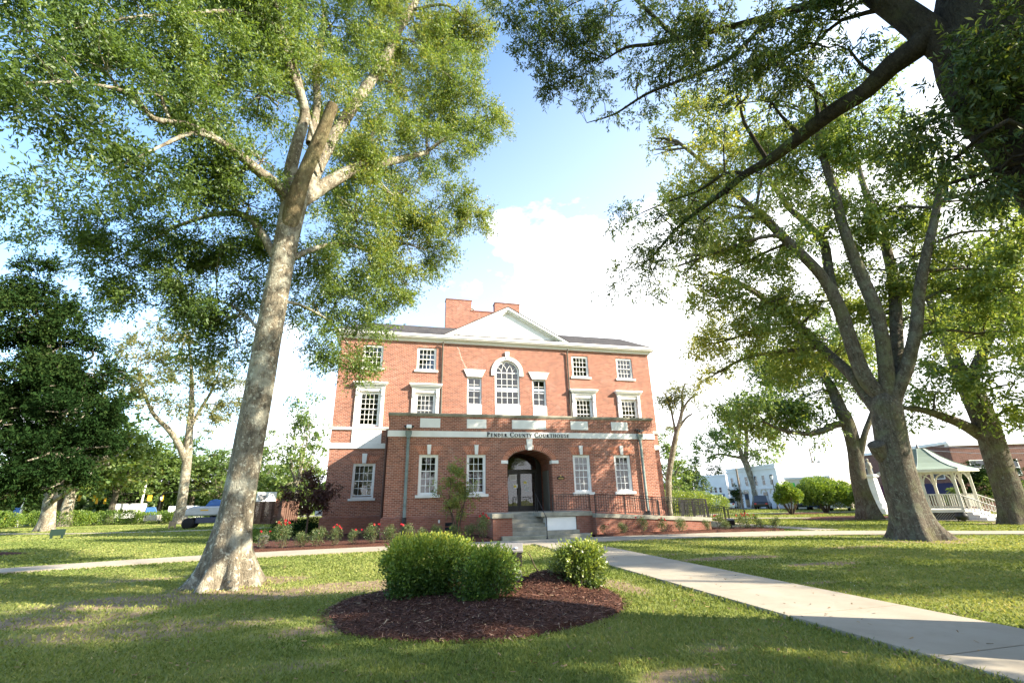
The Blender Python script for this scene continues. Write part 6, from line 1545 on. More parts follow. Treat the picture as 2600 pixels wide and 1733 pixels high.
# ================================================================== BUILDINGS ROUND THE SQUARE
M['far_white'] = plain('white_stucco', (0.82, 0.82, 0.82), .8, .2, var=.08, nscale=.6)
M['cream'] = plain('cream_stucco', (0.60, 0.55, 0.42), .85, .2, var=.1, nscale=.6)
M['dark_glass'] = plain('dark_window', (0.05, 0.055, 0.065), .12, .6, var=.2)
M['roof_grey'] = plain('grey_roof', (0.30, 0.30, 0.31), .8, .2)
M['awning'] = plain('plum_awning', (0.10, 0.02, 0.045), .8, .2); M['awning_blue'] = plain('navy_awning', (0.03, 0.028, 0.06), .8, .2)
M['sign_red'] = plain('red_sign', (0.45, 0.02, 0.03), .5, .3); M['sign_green'] = plain('green_sign', (0.05, 0.5, 0.08), .5, .3); M['sign_blue'] = plain('blue_paint', (0.04, 0.13, 0.36), .45, .4)
def block(name, label, A, B, h, depth, mat, wins=(), doors=(), cat='building', trim='stone', parapet=.25):
    A = np.array(A[:2]); B = np.array(B[:2]); L = float(np.linalg.norm(B - A)); rz = math.atan2(B[1] - A[1], B[0] - A[0])
    root = empty(name, (A[0], A[1], 0), rz, label, cat)
    m = MB(); m.box(0, L, 0, depth, -.3, h); m.build('wall', M[mat], root)
    m = MB(); m.box(-.08, L + .08, -.1, depth, h + .003, h + parapet); m.build('parapet', M[trim], root)
    for x0, x1, z0, z1, *k in wins:
        f = MB(); f.box(x0 - .06, x1 + .06, -.05, .02, z0 - .06, z0 - .001); f.box(x0 - .06, x1 + .06, -.05, .02, z1 + .001, z1 + .06); f.box(x0 - .06, x0 - .001, -.05, .02, z0, z1); f.box(x1 + .001, x1 + .06, -.05, .02, z0, z1)
        f.box(x0, x1, -.045, .0, (z0 + z1) / 2 - .025, (z0 + z1) / 2 + .025)
        w = f.build('window', M[trim], root)
        g = MB(); g.box(x0, x1, -.02, -.004, z0, z1); g.build('pane', M['dark_glass'], w)
        if k:
            a = MB(); n = 10; cx, rr_ = (x0 + x1) / 2, (x1 - x0) / 2 + .1
            for i in range(n):
                t0, t1 = math.pi * i / n, math.pi * (i + 1) / n
                a.prism_y([(cx + rr_ * math.cos(t0), z1 + rr_ * math.sin(t0)), (cx + (rr_ + .18) * math.cos(t0), z1 + (rr_ + .18) * math.sin(t0)), (cx + (rr_ + .18) * math.cos(t1), z1 + (rr_ + .18) * math.sin(t1)), (cx + rr_ * math.cos(t1), z1 + rr_ * math.sin(t1))], -.09, .0)
            a.build('arch', M['brick_far'] if k[0] == 2 else M[trim], w)
    for x0, x1, z1 in doors:
        f = MB(); f.box(x0, x1, -.06, .0, .0, z1); d = f.build('door', M['dark_glass'], root)
        g = MB(); g.box(x1 - .15, x1 - .08, -.1, -.062, .9, 1.1); g.build('handle', M['gold'], d)
    return root, L
A = on_ground(z5(1105, 960), 86); B = on_ground(z5(1705, 960), 76)
Lw = float(np.linalg.norm((B - A)[:2])); hw = float(dep(*z5(1590, 465), 76)[2])
xs = [Lw * f for f in (.10, .25, .41, .60, .75, .89)]
root, L = block('shop_building', 'white two storey building with arched ground floor openings', A, B, hw, 14, 'far_white', [(x - .3, x + .3, hw * .56, hw * .79) for x in xs], [(Lw * .13, Lw * .13 + .9, 1.9), (Lw * .70, Lw * .70 + .9, 2.2)], trim='far_white')
m = MB(); m.box(-.05, L + .05, -.12, -.001, hw * .46, hw * .49); m.box(-.05, L + .05, -.16, -.101, hw * .93, hw * .97); m.build('string_course', M['far_white'], root)
for f in (.36, .53, .71, .88):
    x = L * f; a = MB(); rr_ = .55
    for i in range(10):
        t0, t1 = math.pi * i / 10, math.pi * (i + 1) / 10
        a.prism_y([(x + rr_ * math.cos(t0), 2.0 + rr_ * math.sin(t0)), (x + (rr_ + .2) * math.cos(t0), 2.0 + (rr_ + .2) * math.sin(t0)), (x + (rr_ + .2) * math.cos(t1), 2.0 + (rr_ + .2) * math.sin(t1)), (x + rr_ * math.cos(t1), 2.0 + rr_ * math.sin(t1))], -.05, .01)
    a.build('arch', M['cream'], root)
m = MB(); m.box(L * .36 - .5, L * .36 + .5, -.03, -.002, .1, 2.4); m.build('window', M['dark_glass'], root)
A2 = on_ground(z5(1735, 960), 92); C_ = on_ground(z5(1935, 960), 84)
block('shop_building', 'low white shop with a brick chimney right of the two storey one', A2, C_, float(dep(*z5(1835, 490), 88)[2]), 8, 'far_white', trim='far_white')
m = MB(); p = on_ground(z5(1735, 960), 77.5); m.box(p[0] - .25, p[0] + .25, p[1] - .1, p[1] + .4, 0, float(dep(*z5(1720, 505), 78)[2])); tag(m.build('chimney_stack', M['brick_far']), 'rusty brick chimney stack against the low white shop', 'chimney')
A = on_ground(z5(1790, 960), 74); B2 = on_ground(z5(2330, 960), 72)
hc = float(dep(*z5(1760, 630), 74)[2])
root, L = block('shop_building', 'cream shop front with a green sign behind the round shrubs', A, B2, hc, 10, 'cream', [(1.2, 3.0, .6, hc * .5), (4.0, 6.0, .6, hc * .5)], [(3.2, 3.9, 2.0)])
m = MB(); m.box(.5, 1.1, -.08, -.01, hc * .72, hc * .88); m.build('sign', M['sign_green'], root); m = MB(); m.box(0, L, -1.2, -.002, hc * .56, hc * .60); m.build('canopy', M['roof_grey'], root)
A = on_ground(z5(2080, 960), 96); B2 = on_ground(z5(2900, 960), 92)
block('shop_building', 'long low grey roofed building behind the cream shop', A, B2, float(dep(*z5(2200, 560), 96)[2]), 10, 'far_white', trim='roof_grey', parapet=.5)
A = on_ground(z5(690, 960), 92); B2 = on_ground(z5(1085, 960), 88); hq = float(dep(*z5(700, 610), 92)[2]); Lq = float(np.linalg.norm((B2 - A)[:2]))
block('shop_building', 'low white building with small paired windows beyond the bright hedge', A, B2, hq, 10, 'far_white', [(Lq * f - .22, Lq * f + .22, hq * z0, hq * z1) for f in (.28, .52, .66, .80) for z0, z1 in ((.48, .64), (.3, .42))], trim='far_white')
A = on_ground(z5(500, 960), 90); B2 = on_ground(z5(685, 960), 91)
block('shop_building', 'low red brick shop left of the small windowed white building', A, B2, float(dep(*z5(560, 650), 90)[2]), 10, 'brick_far')
m = MB(); p = on_ground(z5(985, 960), 84); q = dep(*z5(985, 800), 84); m.box(p[0] - .5, p[0] + .5, p[1] - .5, p[1] + .3, q[2] - .9, q[2]); m.box(p[0] - .06, p[0] + .06, p[1] - .1, p[1] + .02, -.1, q[2] - .901); tag(m.build('sign', M['sign_blue']), 'blue sign on a post beside the white two storey building', 'sign')
# brick commercial building behind the bandstand
A = on_ground(z6(470, 900), 66); B2 = on_ground(z6(1640, 900), 56); C2 = on_ground(z6(2600, 900), 60)
hb = float(dep(*z6(900, 305), 62)[2]); Lb = float(np.linalg.norm((B2 - A)[:2]))
root, L = block('brick_building', 'dark red brick building with plum awnings behind the bandstand', A, B2, hb, 14, 'brick_far', [(1.0, 2.2, hb * .5, hb * .76), (Lb * .55, Lb * .55 + 1.1, hb * .5, hb * .76), (Lb * .8, Lb * .8 + 1.1, hb * .5, hb * .76)], [(Lb * .3, Lb * .3 + 1.0, 2.0)], trim='white')
for a, b, mt in ((.4, L * .34, 'awning'), (L * .36, L * .66, 'awning'), (L * .68, L * .98, 'awning_blue')):
    m = MB(); m.hexa([(a, -1.1, hb * .24), (b, -1.1, hb * .24), (b, -.01, hb * .24), (a, -.01, hb * .24)], [(a, -1.05, hb * .27), (b, -1.05, hb * .27), (b, -.01, hb * .43), (a, -.01, hb * .43)]); m.build('awning', M[mt], root)
m = MB(); m.box(.2, .75, -.5, -.42, hb * .42, hb * .62); m.build('sign', M['sign_red'], root)
block('brick_building', 'lighter brick building at the right edge behind the bandstand', B2 + (C2 - B2) * .01, C2, hb * .97, 12, 'brick_far', [(1.2 + 2.6 * k, 2.3 + 2.6 * k, hb * .52, hb * .74) for k in range(3)], trim='white')
# brick house beyond the enclosure
A = on_ground(z8(880, 640), 96); B2 = on_ground(z8(1110, 640), 96)
block('brick_building', 'low brick building showing above the pierced brick enclosure', A, B2, float(dep(*z8(1000, 545), 96)[2]), 8, 'brick')

# pierced brick enclosure with plant behind it
A = on_ground(z8(800, 850), 57.2); B2 = on_ground(z8(1055, 850), 54); C2 = on_ground(z8(1190, 830), 57.5)
root = empty('brick_enclosure', (A[0], A[1], 0), math.atan2((B2 - A)[1], (B2 - A)[0]), 'pierced brown brick enclosure wall on the left lawn', 'wall')
L = float(np.linalg.norm((B2 - A)[:2])); hE = 2.2
M['brick_brown'] = brick_mat('brown_brick', (0.10, 0.05, 0.035), (0.16, 0.08, 0.055), (0.20, 0.10, 0.07), (0.12, 0.08, 0.06))
m = MB(); m.box(-.1, L + .2, -.16, .16, hE - .12, hE); m.build('coping', M['brick_brown'], root)
for k in range(4):
    m = MB(); x = L * k / 3; m.box(x - .22, x + .22, -.18, .18, -.2, hE - .123); m.build('pier', M['brick_brown'], root)
for k in range(3):
    m = MB(); x0, x1 = L * k / 3 + .222, L * (k + 1) / 3 - .222; nb = 9; nr = 20
    for r_ in range(nr):
        for i in range(nb):
            if (i + r_) % 2 and 1 < r_ < nr - 2: continue
            a = x0 + (x1 - x0) * i / nb; b = x0 + (x1 - x0) * (i + 1) / nb
            m.box(a + .003, b - .003, -.08, .08, r_ * (hE - .13) / nr + .002, (r_ + 1) * (hE - .13) / nr - .002)
    m.build('pierced_panel', M['brick_brown'], root)
dv = C2 - B2; Ls = float(np.linalg.norm(dv[:2])); an = math.atan2(dv[1], dv[0])
sub_ = []
m = MB(); m.box(.25, Ls, -.1, .1, -.2, hE - .05)
for k in range(7): m.box(.3 + Ls * k / 7.2, .3 + Ls * k / 7.2 + .3, -.22, -.101, -.2, hE)
o = m.build('side_wall', M['brick_brown'], root); o.location = (L, 0, 0); o.rotation_euler = (0, 0, an - math.atan2((B2 - A)[1], (B2 - A)[0]))
p = on_ground(z8(930, 700), 60); q = dep(*z8(930, 575), 60)[2]
root = empty('air_conditioner', tuple(p), .3, 'white air conditioning unit behind the brick enclosure', 'air conditioner')
m = MB(); m.box(-.95, .95, -.6, .6, .0, q); m.build('casing', M['far_white'], root, bevel=.03)
m = MB(); m.lathe([(.4, -.02), (.36, -.05), (.1, -.04), (.0, -.05)], (0, 0, 0), 16); m.v = [(x - .45, -.6 + z, y_ + q - .5) for x, y_, z in m.v]; m.build('fan', M['roof_grey'], root)

# ================================================================== BANDSTAND
c = on_ground(z6(1255, 900), 41.5); M['gz_white'] = plain('aged_cream_white_paint', (0.62, 0.60, 0.53), .6, .3, var=.12, nscale=2.5); M['gz_roof'] = plain('pale_green_metal_roof', (0.23, 0.285, 0.225), .65, .3, .1, .12, 1.2); M['lattice'] = plain('weathered_lattice', (0.40, 0.38, 0.33), .8, .2)
toc = math.atan2(-c[1], -c[0])
root = empty('bandstand', tuple(c), toc - math.radians(22.5) + math.radians(14), 'white octagonal bandstand with a pale green bell shaped roof', 'bandstand')
FZ, EZ, RF, RE = .62, 2.98, 2.05, 2.6
def octp(r, z, k): return (r * math.cos(math.pi / 4 * k), r * math.sin(math.pi / 4 * k), z)
prof = [(RE, EZ), (2.1, EZ + .17), (1.55, EZ + .45), (1.0, EZ + .85), (.6, EZ + 1.22), (.36, EZ + 1.42), (.0, EZ + 1.46)]
m = MB()
for i in range(len(prof) - 1):
    for k in range(8):
        a, b = octp(prof[i][0], prof[i][1], k), octp(prof[i][0], prof[i][1], k + 1); c1, d1 = octp(prof[i + 1][0], prof[i + 1][1], k + 1), octp(prof[i + 1][0], prof[i + 1][1], k)
        m.add([a, b, c1, d1], [(0, 1, 2, 3)])
rf = m.build('roof', M['gz_roof'], root)
for k in range(8):
    m = MB(); m.tube([octp(r + .01, z + .01, k) for r, z in prof[:-1]], .025, 6); m.build('roof_seam', M['copper'], rf)
m = MB(); m.lathe([(.10, EZ + 1.44), (.10, EZ + 1.52), (.03, EZ + 1.56), (.05, EZ + 1.64), (.0, EZ + 1.78)], (0, 0, 0), 10); m.build('finial', M['bronze'], rf)
m = MB()
for k in range(8):
    a, b = octp(RE, 0, k), octp(RE, 0, k + 1); a2, b2 = octp(RE - .12, 0, k), octp(RE - .12, 0, k + 1)
    m.hexa([(a[0], a[1], EZ - .16), (b[0], b[1], EZ - .16), (b2[0], b2[1], EZ - .16), (a2[0], a2[1], EZ - .16)], [(a[0], a[1], EZ - .004), (b[0], b[1], EZ - .004), (b2[0], b2[1], EZ - .004), (a2[0], a2[1], EZ - .004)])
m.build('fascia', M['gz_white'], root)
m = MB(); n = 8; m.prism_z([octp(RE - .13, 0, k)[:2] for k in range(8)], EZ - .05, EZ - .02); m.build('ceiling', M['gz_white'], root)
m = MB(); m.prism_z([octp(RF + .12, 0, k)[:2] for k in range(8)], FZ - .16, FZ); m.build('deck', M['gz_white'], root)
m = MB(); m.prism_z([octp(RF - .05, 0, k)[:2] for k in range(8)], -.1, FZ - .163); m.build('skirt_base', M['dark_room'], root)
STAIR = 1                                                   # side with the stairs
for k in range(8):
    p = octp(RF, 0, k); m = MB(); m.box(p[0] - .075, p[0] + .075, p[1] - .075, p[1] + .075, FZ + .001, EZ - .06); m.build('post', M['gz_white'], root)
    a, b = Vector(octp(RF, 0, k)), Vector(octp(RF, 0, k + 1)); d = (b - a).normalized(); Ls_ = (b - a).length
    for q, s_ in ((a, 1), (b, -1)):
        prev = None; m = MB()
        for i in range(8):
            t = math.pi / 2 * i / 7
            pt = q + d * s_ * (.08 + .62 * (1 - math.cos(t))); z = EZ - .85 + .66 * math.sin(t)
            cur = (pt.x, pt.y, z)
            if prev: m.bar(prev, cur, .05, .07)
            prev = cur
        m.build('bracket', M['gz_white'], root)
    m = MB(); outv = Vector(((a.x + b.x) / 2, (a.y + b.y) / 2, 0)).normalized()
    for i in range(13):
        for dr in (1, -1):
            x0 = Ls_ * i / 12
            p0 = a + d * max(0, min(Ls_, x0)) + outv * .02; p1 = a + d * max(0, min(Ls_, x0 + dr * .4)) + outv * .02
            if (p1 - p0).length > .05: m.bar((p0.x, p0.y, .03), (p1.x, p1.y, .03 + (p1 - p0).length), .035, .012)
    m.build('lattice', M['lattice'], root)
    if k != STAIR:
        m = MB(); m.bar((a + d * .08) + Vector((0, 0, FZ + .88)), (b - d * .08) + Vector((0, 0, FZ + .88)), .08, .05); m.bar((a + d * .08) + Vector((0, 0, FZ + .12)), (b - d * .08) + Vector((0, 0, FZ + .12)), .06, .04)
        for i in range(1, 12):
            q = a + d * (Ls_ * i / 12); m.bar((q.x, q.y, FZ + .12), (q.x, q.y, FZ + .87), .06, .03)
        m.build('balustrade', M['gz_white'], root)
a, b = Vector(octp(RF, 0, STAIR)), Vector(octp(RF, 0, STAIR + 1)); outv = ((a + b) / 2).normalized()
for i in range(4):
    m = MB(); q0, q1 = a + outv * (.13 + .3 * i), b + outv * (.13 + .3 * i); r0, r1 = a + outv * (.13 + .3 * (i + 1)), b + outv * (.13 + .3 * (i + 1)); z = FZ - .15 * (i + 1) + .02
    m.hexa([(q0.x, q0.y, -.1), (q1.x, q1.y, -.1), (r1.x, r1.y, -.1), (r0.x, r0.y, -.1)], [(q0.x, q0.y, z), (q1.x, q1.y, z), (r1.x, r1.y, z), (r0.x, r0.y, z)]); m.build('step', M['stone'], root)
for q in (a, b):
    m = MB(); e = q + outv * 1.7; m.bar((q.x, q.y, FZ + .86), (e.x, e.y, .72), .07, .05); m.bar((q.x, q.y, FZ + .12), (e.x, e.y, .06), .06, .04); m.box(e.x - .06, e.x + .06, e.y - .06, e.y + .06, -.05, .8)
    for i in range(1, 12):
        t = q + outv * (1.7 * i / 12); zz = FZ + .12 - (FZ + .06) * i / 12; m.bar((t.x, t.y, zz), (t.x, t.y, zz + .72), .05, .025)
    m.build('stair_rail', M['gz_white'], root)
p = on_ground(z6(1585, 1090), 38.2); root = empty('iron_pot', tuple(p), 0, 'round black iron pot beside the bandstand steps', 'pot')
m = MB(); m.lathe([(.0, .06), (.2, .1), (.3, .25), (.3, .38), (.22, .48), (.25, .52), (.2, .52), (.18, .44), (0, .3)], (0, 0, 0), 16); m.build('body', M['iron'], root)
for k in range(3):
    m = MB(); m.bar((.18 * math.cos(2.1 * k), .18 * math.sin(2.1 * k), -.03), (.2 * math.cos(2.1 * k), .2 * math.sin(2.1 * k), .2), .05); m.build('leg', M['iron'], root)
p = on_ground(z6(600, 900), 52); hm_ = dep(*z6(440, 440), 52)[2]
root = empty('monument', tuple(p), .2, 'pale stone monument with a small statue, half hidden by the forked oak', 'monument')
m = MB(); m.box(-.8, .8, -.8, .8, -.1, .45); m.box(-.55, .55, -.55, .55, .451, .9); m.build('base', M['stone'], root)
m = MB(); m.hexa([(-.38, -.38, .9), (.38, -.38, .9), (.38, .38, .9), (-.38, .38, .9)], [(-.26, -.26, hm_ * .72), (.26, -.26, hm_ * .72), (.26, .26, hm_ * .72), (-.26, .26, hm_ * .72)]); m.build('shaft', M['stone'], root)
m = MB(); m.box(-.4, .4, -.4, .4, hm_ * .72 + .002, hm_ * .77); m.build('capital', M['stone'], root)
z = hm_ * .77
m = MB(); m.lathe([(.0, z), (.2, z + .02), (.16, z + .4), (.2, z + .65), (.22, z + .95), (.08, z + 1.05), (.07, z + 1.1), (.11, z + 1.2), (.09, z + 1.32), (0, z + 1.36)], (0, 0, 0), 12); m.tube([(.2, 0, z + .95), (.3, -.05, z + .7), (.2, -.15, z + .55)], [.07, .06, .05], 6); m.build('statue', M['concrete'], root)

# ================================================================== STREET FURNITURE, VEHICLES
M['car_white'] = plain('white_car_paint', (0.75, 0.75, 0.76), .25, .5, var=.03); M['car_dark'] = plain('dark_car_paint', (0.02, 0.022, 0.028), .25, .5); M['car_blue'] = plain('navy_car_paint', (0.025, 0.04, 0.09), .25, .5)
M['rubber'] = plain('rubber', (0.02, 0.02, 0.02), .85, .2); M['steel'] = plain('grey_steel', (0.42, 0.43, 0.44), .45, .4, .4); M['lens_red'] = plain('red_lens', (0.4, 0.02, 0.02), .3, .5); M['signal_yellow'] = plain('signal_yellow', (0.72, 0.42, 0.03), .5, .3)
M['wood'] = plain('weathered_wood', (0.36, 0.27, 0.18), .85, .2, var=.25); M['pole_wood'] = plain('grey_pole_wood', (0.24, 0.20, 0.16), .9, .1, var=.3); M['bench_dark'] = plain('dark_green_paint', (0.012, 0.03, 0.022), .5, .3); M['yellow'] = plain('yellow_sleeve', (0.7, 0.5, 0.04), .5, .3)
def car(label, p, rz, paint, suv=False, group='cars parked in front of the shops', name='parked_car', cat='car'):
    root = empty(name, tuple(p), rz, label, cat, group)
    h = 1.72 if suv else 1.45; hb_ = .92 if suv else .85; w = .88
    low = [(-2.2, .32), (2.2, .32), (2.25, .6), (2.15, .74), (1.2, hb_), (-1.95 if suv else -1.5, hb_), (-2.2, hb_ - .05), (-2.28, .6)]
    m = MB(); m.prism_y(low[::-1], -w, w); b = m.build('body', M[paint], root, bevel=.07)
    top = [(1.15, hb_), (.45, h), (-1.75 if suv else -.95, h), (-2.1 if suv else -1.7, hb_)]
    m = MB(); V = [(x, -w + .03 if z < h else -w + .17, z) for x, z in top] + [(x, w - .03 if z < h else w - .17, z) for x, z in top]
    m.add(V, [(0, 1, 2, 3), (7, 6, 5, 4), (0, 4, 5, 1), (1, 5, 6, 2), (2, 6, 7, 3)]); m.build('window', M['dark_glass'], root)
    m = MB(); m.box(-1.7 if suv else -.92, .43, -w + .16, w - .16, h - .02, h + .035); m.build('roof', M[paint], root, bevel=.03)
    for x in (-1.4, 1.4):
        for s_ in (-1, 1):
            m = MB(); m.lathe([(.0, -.1), (.33, -.1), (.34, -.06), (.34, .06), (.33, .1), (.0, .1)], (0, 0, 0), 18); m.v = [(a + x, s_ * (w - .08) + c_, b_ + .33) for a, b_, c_ in m.v]; wh = m.build('wheel', M['rubber'], root)
            m = MB(); m.lathe([(.0, .12), (.2, .115), (.21, .1)], (0, 0, 0), 12); m.v = [(a + x, s_ * (w - .08 + c_), b_ + .33) for a, b_, c_ in m.v]; m.build('rim', M['steel'], wh)
    for s_ in (-1, 1):
        m = MB(); m.box(2.12, 2.27, s_ * .62 - .16, s_ * .62 + .16, .6, .72); m.build('headlight', M['lamp_glass'], root)
        m = MB(); m.box(-2.3, -2.18, s_ * .66 - .12, s_ * .66 + .12, .62, .8); m.build('tail_light', M['lens_red'], root)
    return root
sdir = math.atan2(-16, 8.5)
car('dark sports utility car parked behind the trunk of the mid sized oak', on_ground(z5(1470, 955), 74.5), .75, 'car_dark', True)
car('white car half hidden behind the bright hedge', on_ground(z5(1085, 950), 78), .8, 'car_white', False)
car('black car parked left of the large round shrub', on_ground(z5(1945, 955), 69), .75, 'car_dark', False)
car('navy car partly hidden by the large round shrub', on_ground(z5(2095, 955), 68), .7, 'car_blue', True)
car('white car parked between the round shrub and the forked oak', on_ground(z6(160, 990), 63), .7, 'car_white', False)
p = on_ground(z7(2165, 1050), 84); car('white car seen between the hedge and the boom lift', p, .3, 'car_white', True, 'vehicles on the street left of the courthouse')
p = on_ground(z7(1520, 1000), 92); root = empty('parked_truck', tuple(p), .35, 'white box truck with a blue cab beyond the hedge', 'truck', 'vehicles on the street left of the courthouse')
root.scale = (.8, .8, .8)
m = MB(); m.box(-4.2, 1.0, -1.1, 1.1, .7, 3.2); m.build('box', M['car_white'], root, bevel=.04)
m = MB(); m.prism_y([(1.1, .5), (3.3, .5), (3.3, 1.4), (2.9, 1.6), (2.5, 2.5), (1.1, 2.5)][::-1], -1.0, 1.0); m.build('cab', M['sign_blue'], root, bevel=.06)
m = MB(); m.prism_y([(2.95, 1.62), (2.98, 1.64), (2.58, 2.4), (2.52, 2.4)][::-1], -.85, .85); m.build('windscreen', M['dark_glass'], root)
for x in (-3.2, 2.3):
    for s_ in (-1, 1):
        m = MB(); m.lathe([(0, -.14), (.45, -.14), (.46, .14), (0, .14)], (0, 0, 0), 18); m.v = [(a + x, s_ * .95 + c_, b_ + .46) for a, b_, c_ in m.v]; m.build('wheel', M['rubber'], root)
p = on_ground(z7(1640, 1000), 90) + np.array([4.5, 1.5, 0]); root = empty('parked_van', tuple(p), .35, 'white van right of the box truck beyond the hedge', 'van', 'vehicles on the street left of the courthouse')
m = MB(); m.prism_y([(-2.5, .35), (2.5, .35), (2.5, 1.0), (1.9, 1.3), (1.3, 2.1), (-2.5, 2.1)][::-1], -.95, .95); m.build('body', M['car_white'], root, bevel=.08)
m = MB(); m.box(-.2, 1.1, -.965, -.94, 1.35, 1.85); m.build('window', M['dark_glass'], root)
for x in (-1.6, 1.6):
    for s_ in (-1, 1):
        m = MB(); m.lathe([(0, -.1), (.34, -.1), (.34, .1), (0, .1)], (0, 0, 0), 16); m.v = [(a + x, s_ * .87 + c_, b_ + .34) for a, b_, c_ in m.v]; m.build('wheel', M['rubber'], root)
# boom lift
p = on_ground(z8(430, 880), 51.5); root = empty('boom_lift', tuple(p), math.radians(6), 'grey and blue boom lift parked on the grass left of the big trunk', 'boom lift')
m = MB(); m.prism_y([(-1.75, 1.02), (2.0, 1.02), (2.0, 1.6), (1.5, 1.82), (-1.3, 1.82), (-1.75, 1.55)][::-1], -.75, .75); m.build('counterweight', M['steel'], root, bevel=.12)
m = MB(); m.box(-.9, 1.6, -.6, .6, .42, .9); m.build('chassis', M['car_blue'], root, bevel=.04)
m = MB(); m.prism_y([(-.4, 1.83), (1.2, 1.83), (1.9, 2.15), (.3, 2.4), (-.1, 2.3)][::-1], -.3, .3); m.build('boom', M['sign_blue'], root, bevel=.05)
m = MB(); m.lathe([(.25, .9), (.25, 1.018)], (.3, 0, 0), 14); m.build('turntable', M['iron'], root)
for x in (-1.35, 1.9):
    for s_ in (-1, 1):
        m = MB(); m.lathe([(0, -.16), (.36, -.16), (.45, -.1), (.45, .1), (.36, .16), (.15, .17), (0, .14)], (0, 0, 0), 20); m.v = [(a + x, s_ * .85 + c_, b_ + .44) for a, b_, c_ in m.v]; m.build('wheel', M['rubber'], root)
m = MB(); m.box(-.6, .0, -.76, -.751, 1.45, 1.55); m.build('decal', M['signal_yellow'], root)
# poles, lamps and signals
def pole(label, px_base, px_top, D, r, mat='pole_wood', name='utility_pole', cat='pole', arms=0):
    b, t = on_ground(px_base, D), dep(*px_top, D); root = empty(name, tuple(b), 0, label, cat)
    m = MB(); m.tube([(0, 0, -.2), (0, 0, t[2])], [r, r * .75], 10); m.build('shaft', M[mat], root)
    for k in range(arms):
        m = MB(); m.box(-1.1, 1.1, -.06, .06, t[2] - .4 - .7 * k, t[2] - .28 - .7 * k)
        for x in (-1, -.5, .5, 1): m.lathe([(.05, t[2] - .279 - .7 * k), (.06, t[2] - .2 - .7 * k), (.02, t[2] - .13 - .7 * k)], (x, 0, 0), 8)
        m.build('crossarm', M[mat], root)
    return root, b, t
pl_, Pb, Ptp = pole('pale utility pole among the trees beyond the hedge', z7(1530, 1000), z7(1615, 628), 88, .17, 'stone')
pole('utility pole with crossarms beyond the cream shop', z5(2150, 900), z5(2052, 255), 110, .15, arms=1)
pole('tall wooden pole standing left of the mid sized oak', z5(1232, 972), z5(1145, 505), 76, .16)
pole('thin pole behind the small windowed white building', z5(740, 900), z5(668, 455), 100, .13, arms=1)
pole('pale pole with a blue banner at the far left', z7(190, 1080), z7(275, 800), 84, .14, 'stone', 'banner_pole')
m = MB(); o_ = [o for o in COL.objects if o.get('label', '').startswith('pale pole with a blue')][0]; m.box(-.75, -.16, -.03, .03, 1.1, 2.2); m.build('banner', M['sign_blue'], o_)
pole('yellow guy wire sleeve at the far left edge', z7(40, 1065), z7(128, 950), 80, .05, 'yellow', 'marker_post', 'post')
def lamp(label, px_base, px_top, D):
    b, t = on_ground(px_base, D), dep(*px_top, D); H = float(t[2]); root = empty('street_lamp', tuple(b), 0, label, 'street lamp', 'black street lamps')
    m = MB(); m.lathe([(.16, -.1), (.16, .25), (.09, .4), (.06, .7), (.045, H - .75), (.08, H - .7), (.05, H - .66)], (0, 0, 0), 12); m.build('post', M['iron'], root)
    m = MB(); m.lathe([(.08, H - .66), (.17, H - .3), (.17, H - .25)], (0, 0, 0), 12); m.build('lantern', M['lamp_glass'], root)
    m = MB(); m.lathe([(.2, H - .25), (.12, H - .1), (.02, H - .02), (0, H)], (0, 0, 0), 12); m.build('cap', M['iron'], root)
lamp('black street lamp in front of the right end of the white building', z5(1640, 972), z5(1555, 565), 70)
lamp('black street lamp in front of the small windowed building', z5(705, 900), z5(676, 655), 84)
lamp('black street lamp left of the pale barked oak', z7(1738, 1000), z7(1762, 765), 82)
def signal(label, px, D):
    p = dep(*px, D); root = empty('traffic_signal', tuple(p), .35 + math.pi, label, 'traffic signal', 'yellow traffic signals hanging over the crossing'); root.scale = (.75, .75, .75)
    m = MB(); m.box(-.17, .17, -.12, .12, -.5, .5); m.build('housing', M['signal_yellow'], root, bevel=.03)
    for k, mt in enumerate(('lens_red', 'ink', 'ink')):
        m = MB(); m.lathe([(.13, 0), (.12, .02), (0, .03)], (0, 0, 0), 12); m.v = [(x, -.12 - z, y_ + .34 - .34 * k) for x, y_, z in m.v]; m.build('lens', M[mt], root)
    m = MB(); m.box(-.02, .02, -.02, .02, .551, .95); m.build('hanger', M['iron'], root)
    return p
SP = []
for px, lab in [((878, 800), 'first hanging yellow traffic signal left of the bare trunk'), ((1040, 800), 'yellow traffic signal seen just right of the bare trunk'), ((1070, 832), 'lower yellow traffic signal next to the one by the bare trunk'), ((1160, 830), 'yellow traffic signal hanging alone above the hedge'), ((1642, 800), 'left one of the close pair of yellow signals by the pole'), ((1668, 800), 'right one of the close pair of yellow signals by the pole'), ((1795, 802), 'yellow traffic signal beside the pale barked oak')]:
    SP.append(signal(lab, z7(*px), 86))
m = MB(); a = SP[0] + np.array([-12, -4, 1.6]); pts = [a] + [p + np.array([0, 0, .72]) for p in (SP[0], SP[1], SP[3])] + [Ptp * [1, 1, 0] + [0, 0, Ptp[2] * .75]] + [p + np.array([0, 0, .72]) for p in (SP[4], SP[6])] + [SP[6] + np.array([8, 2.8, 1.5])]
m.tube(pts, .025, 5); tag(m.build('span_wire', M['iron']), 'sagging span wire that carries the yellow traffic signals', 'wire')
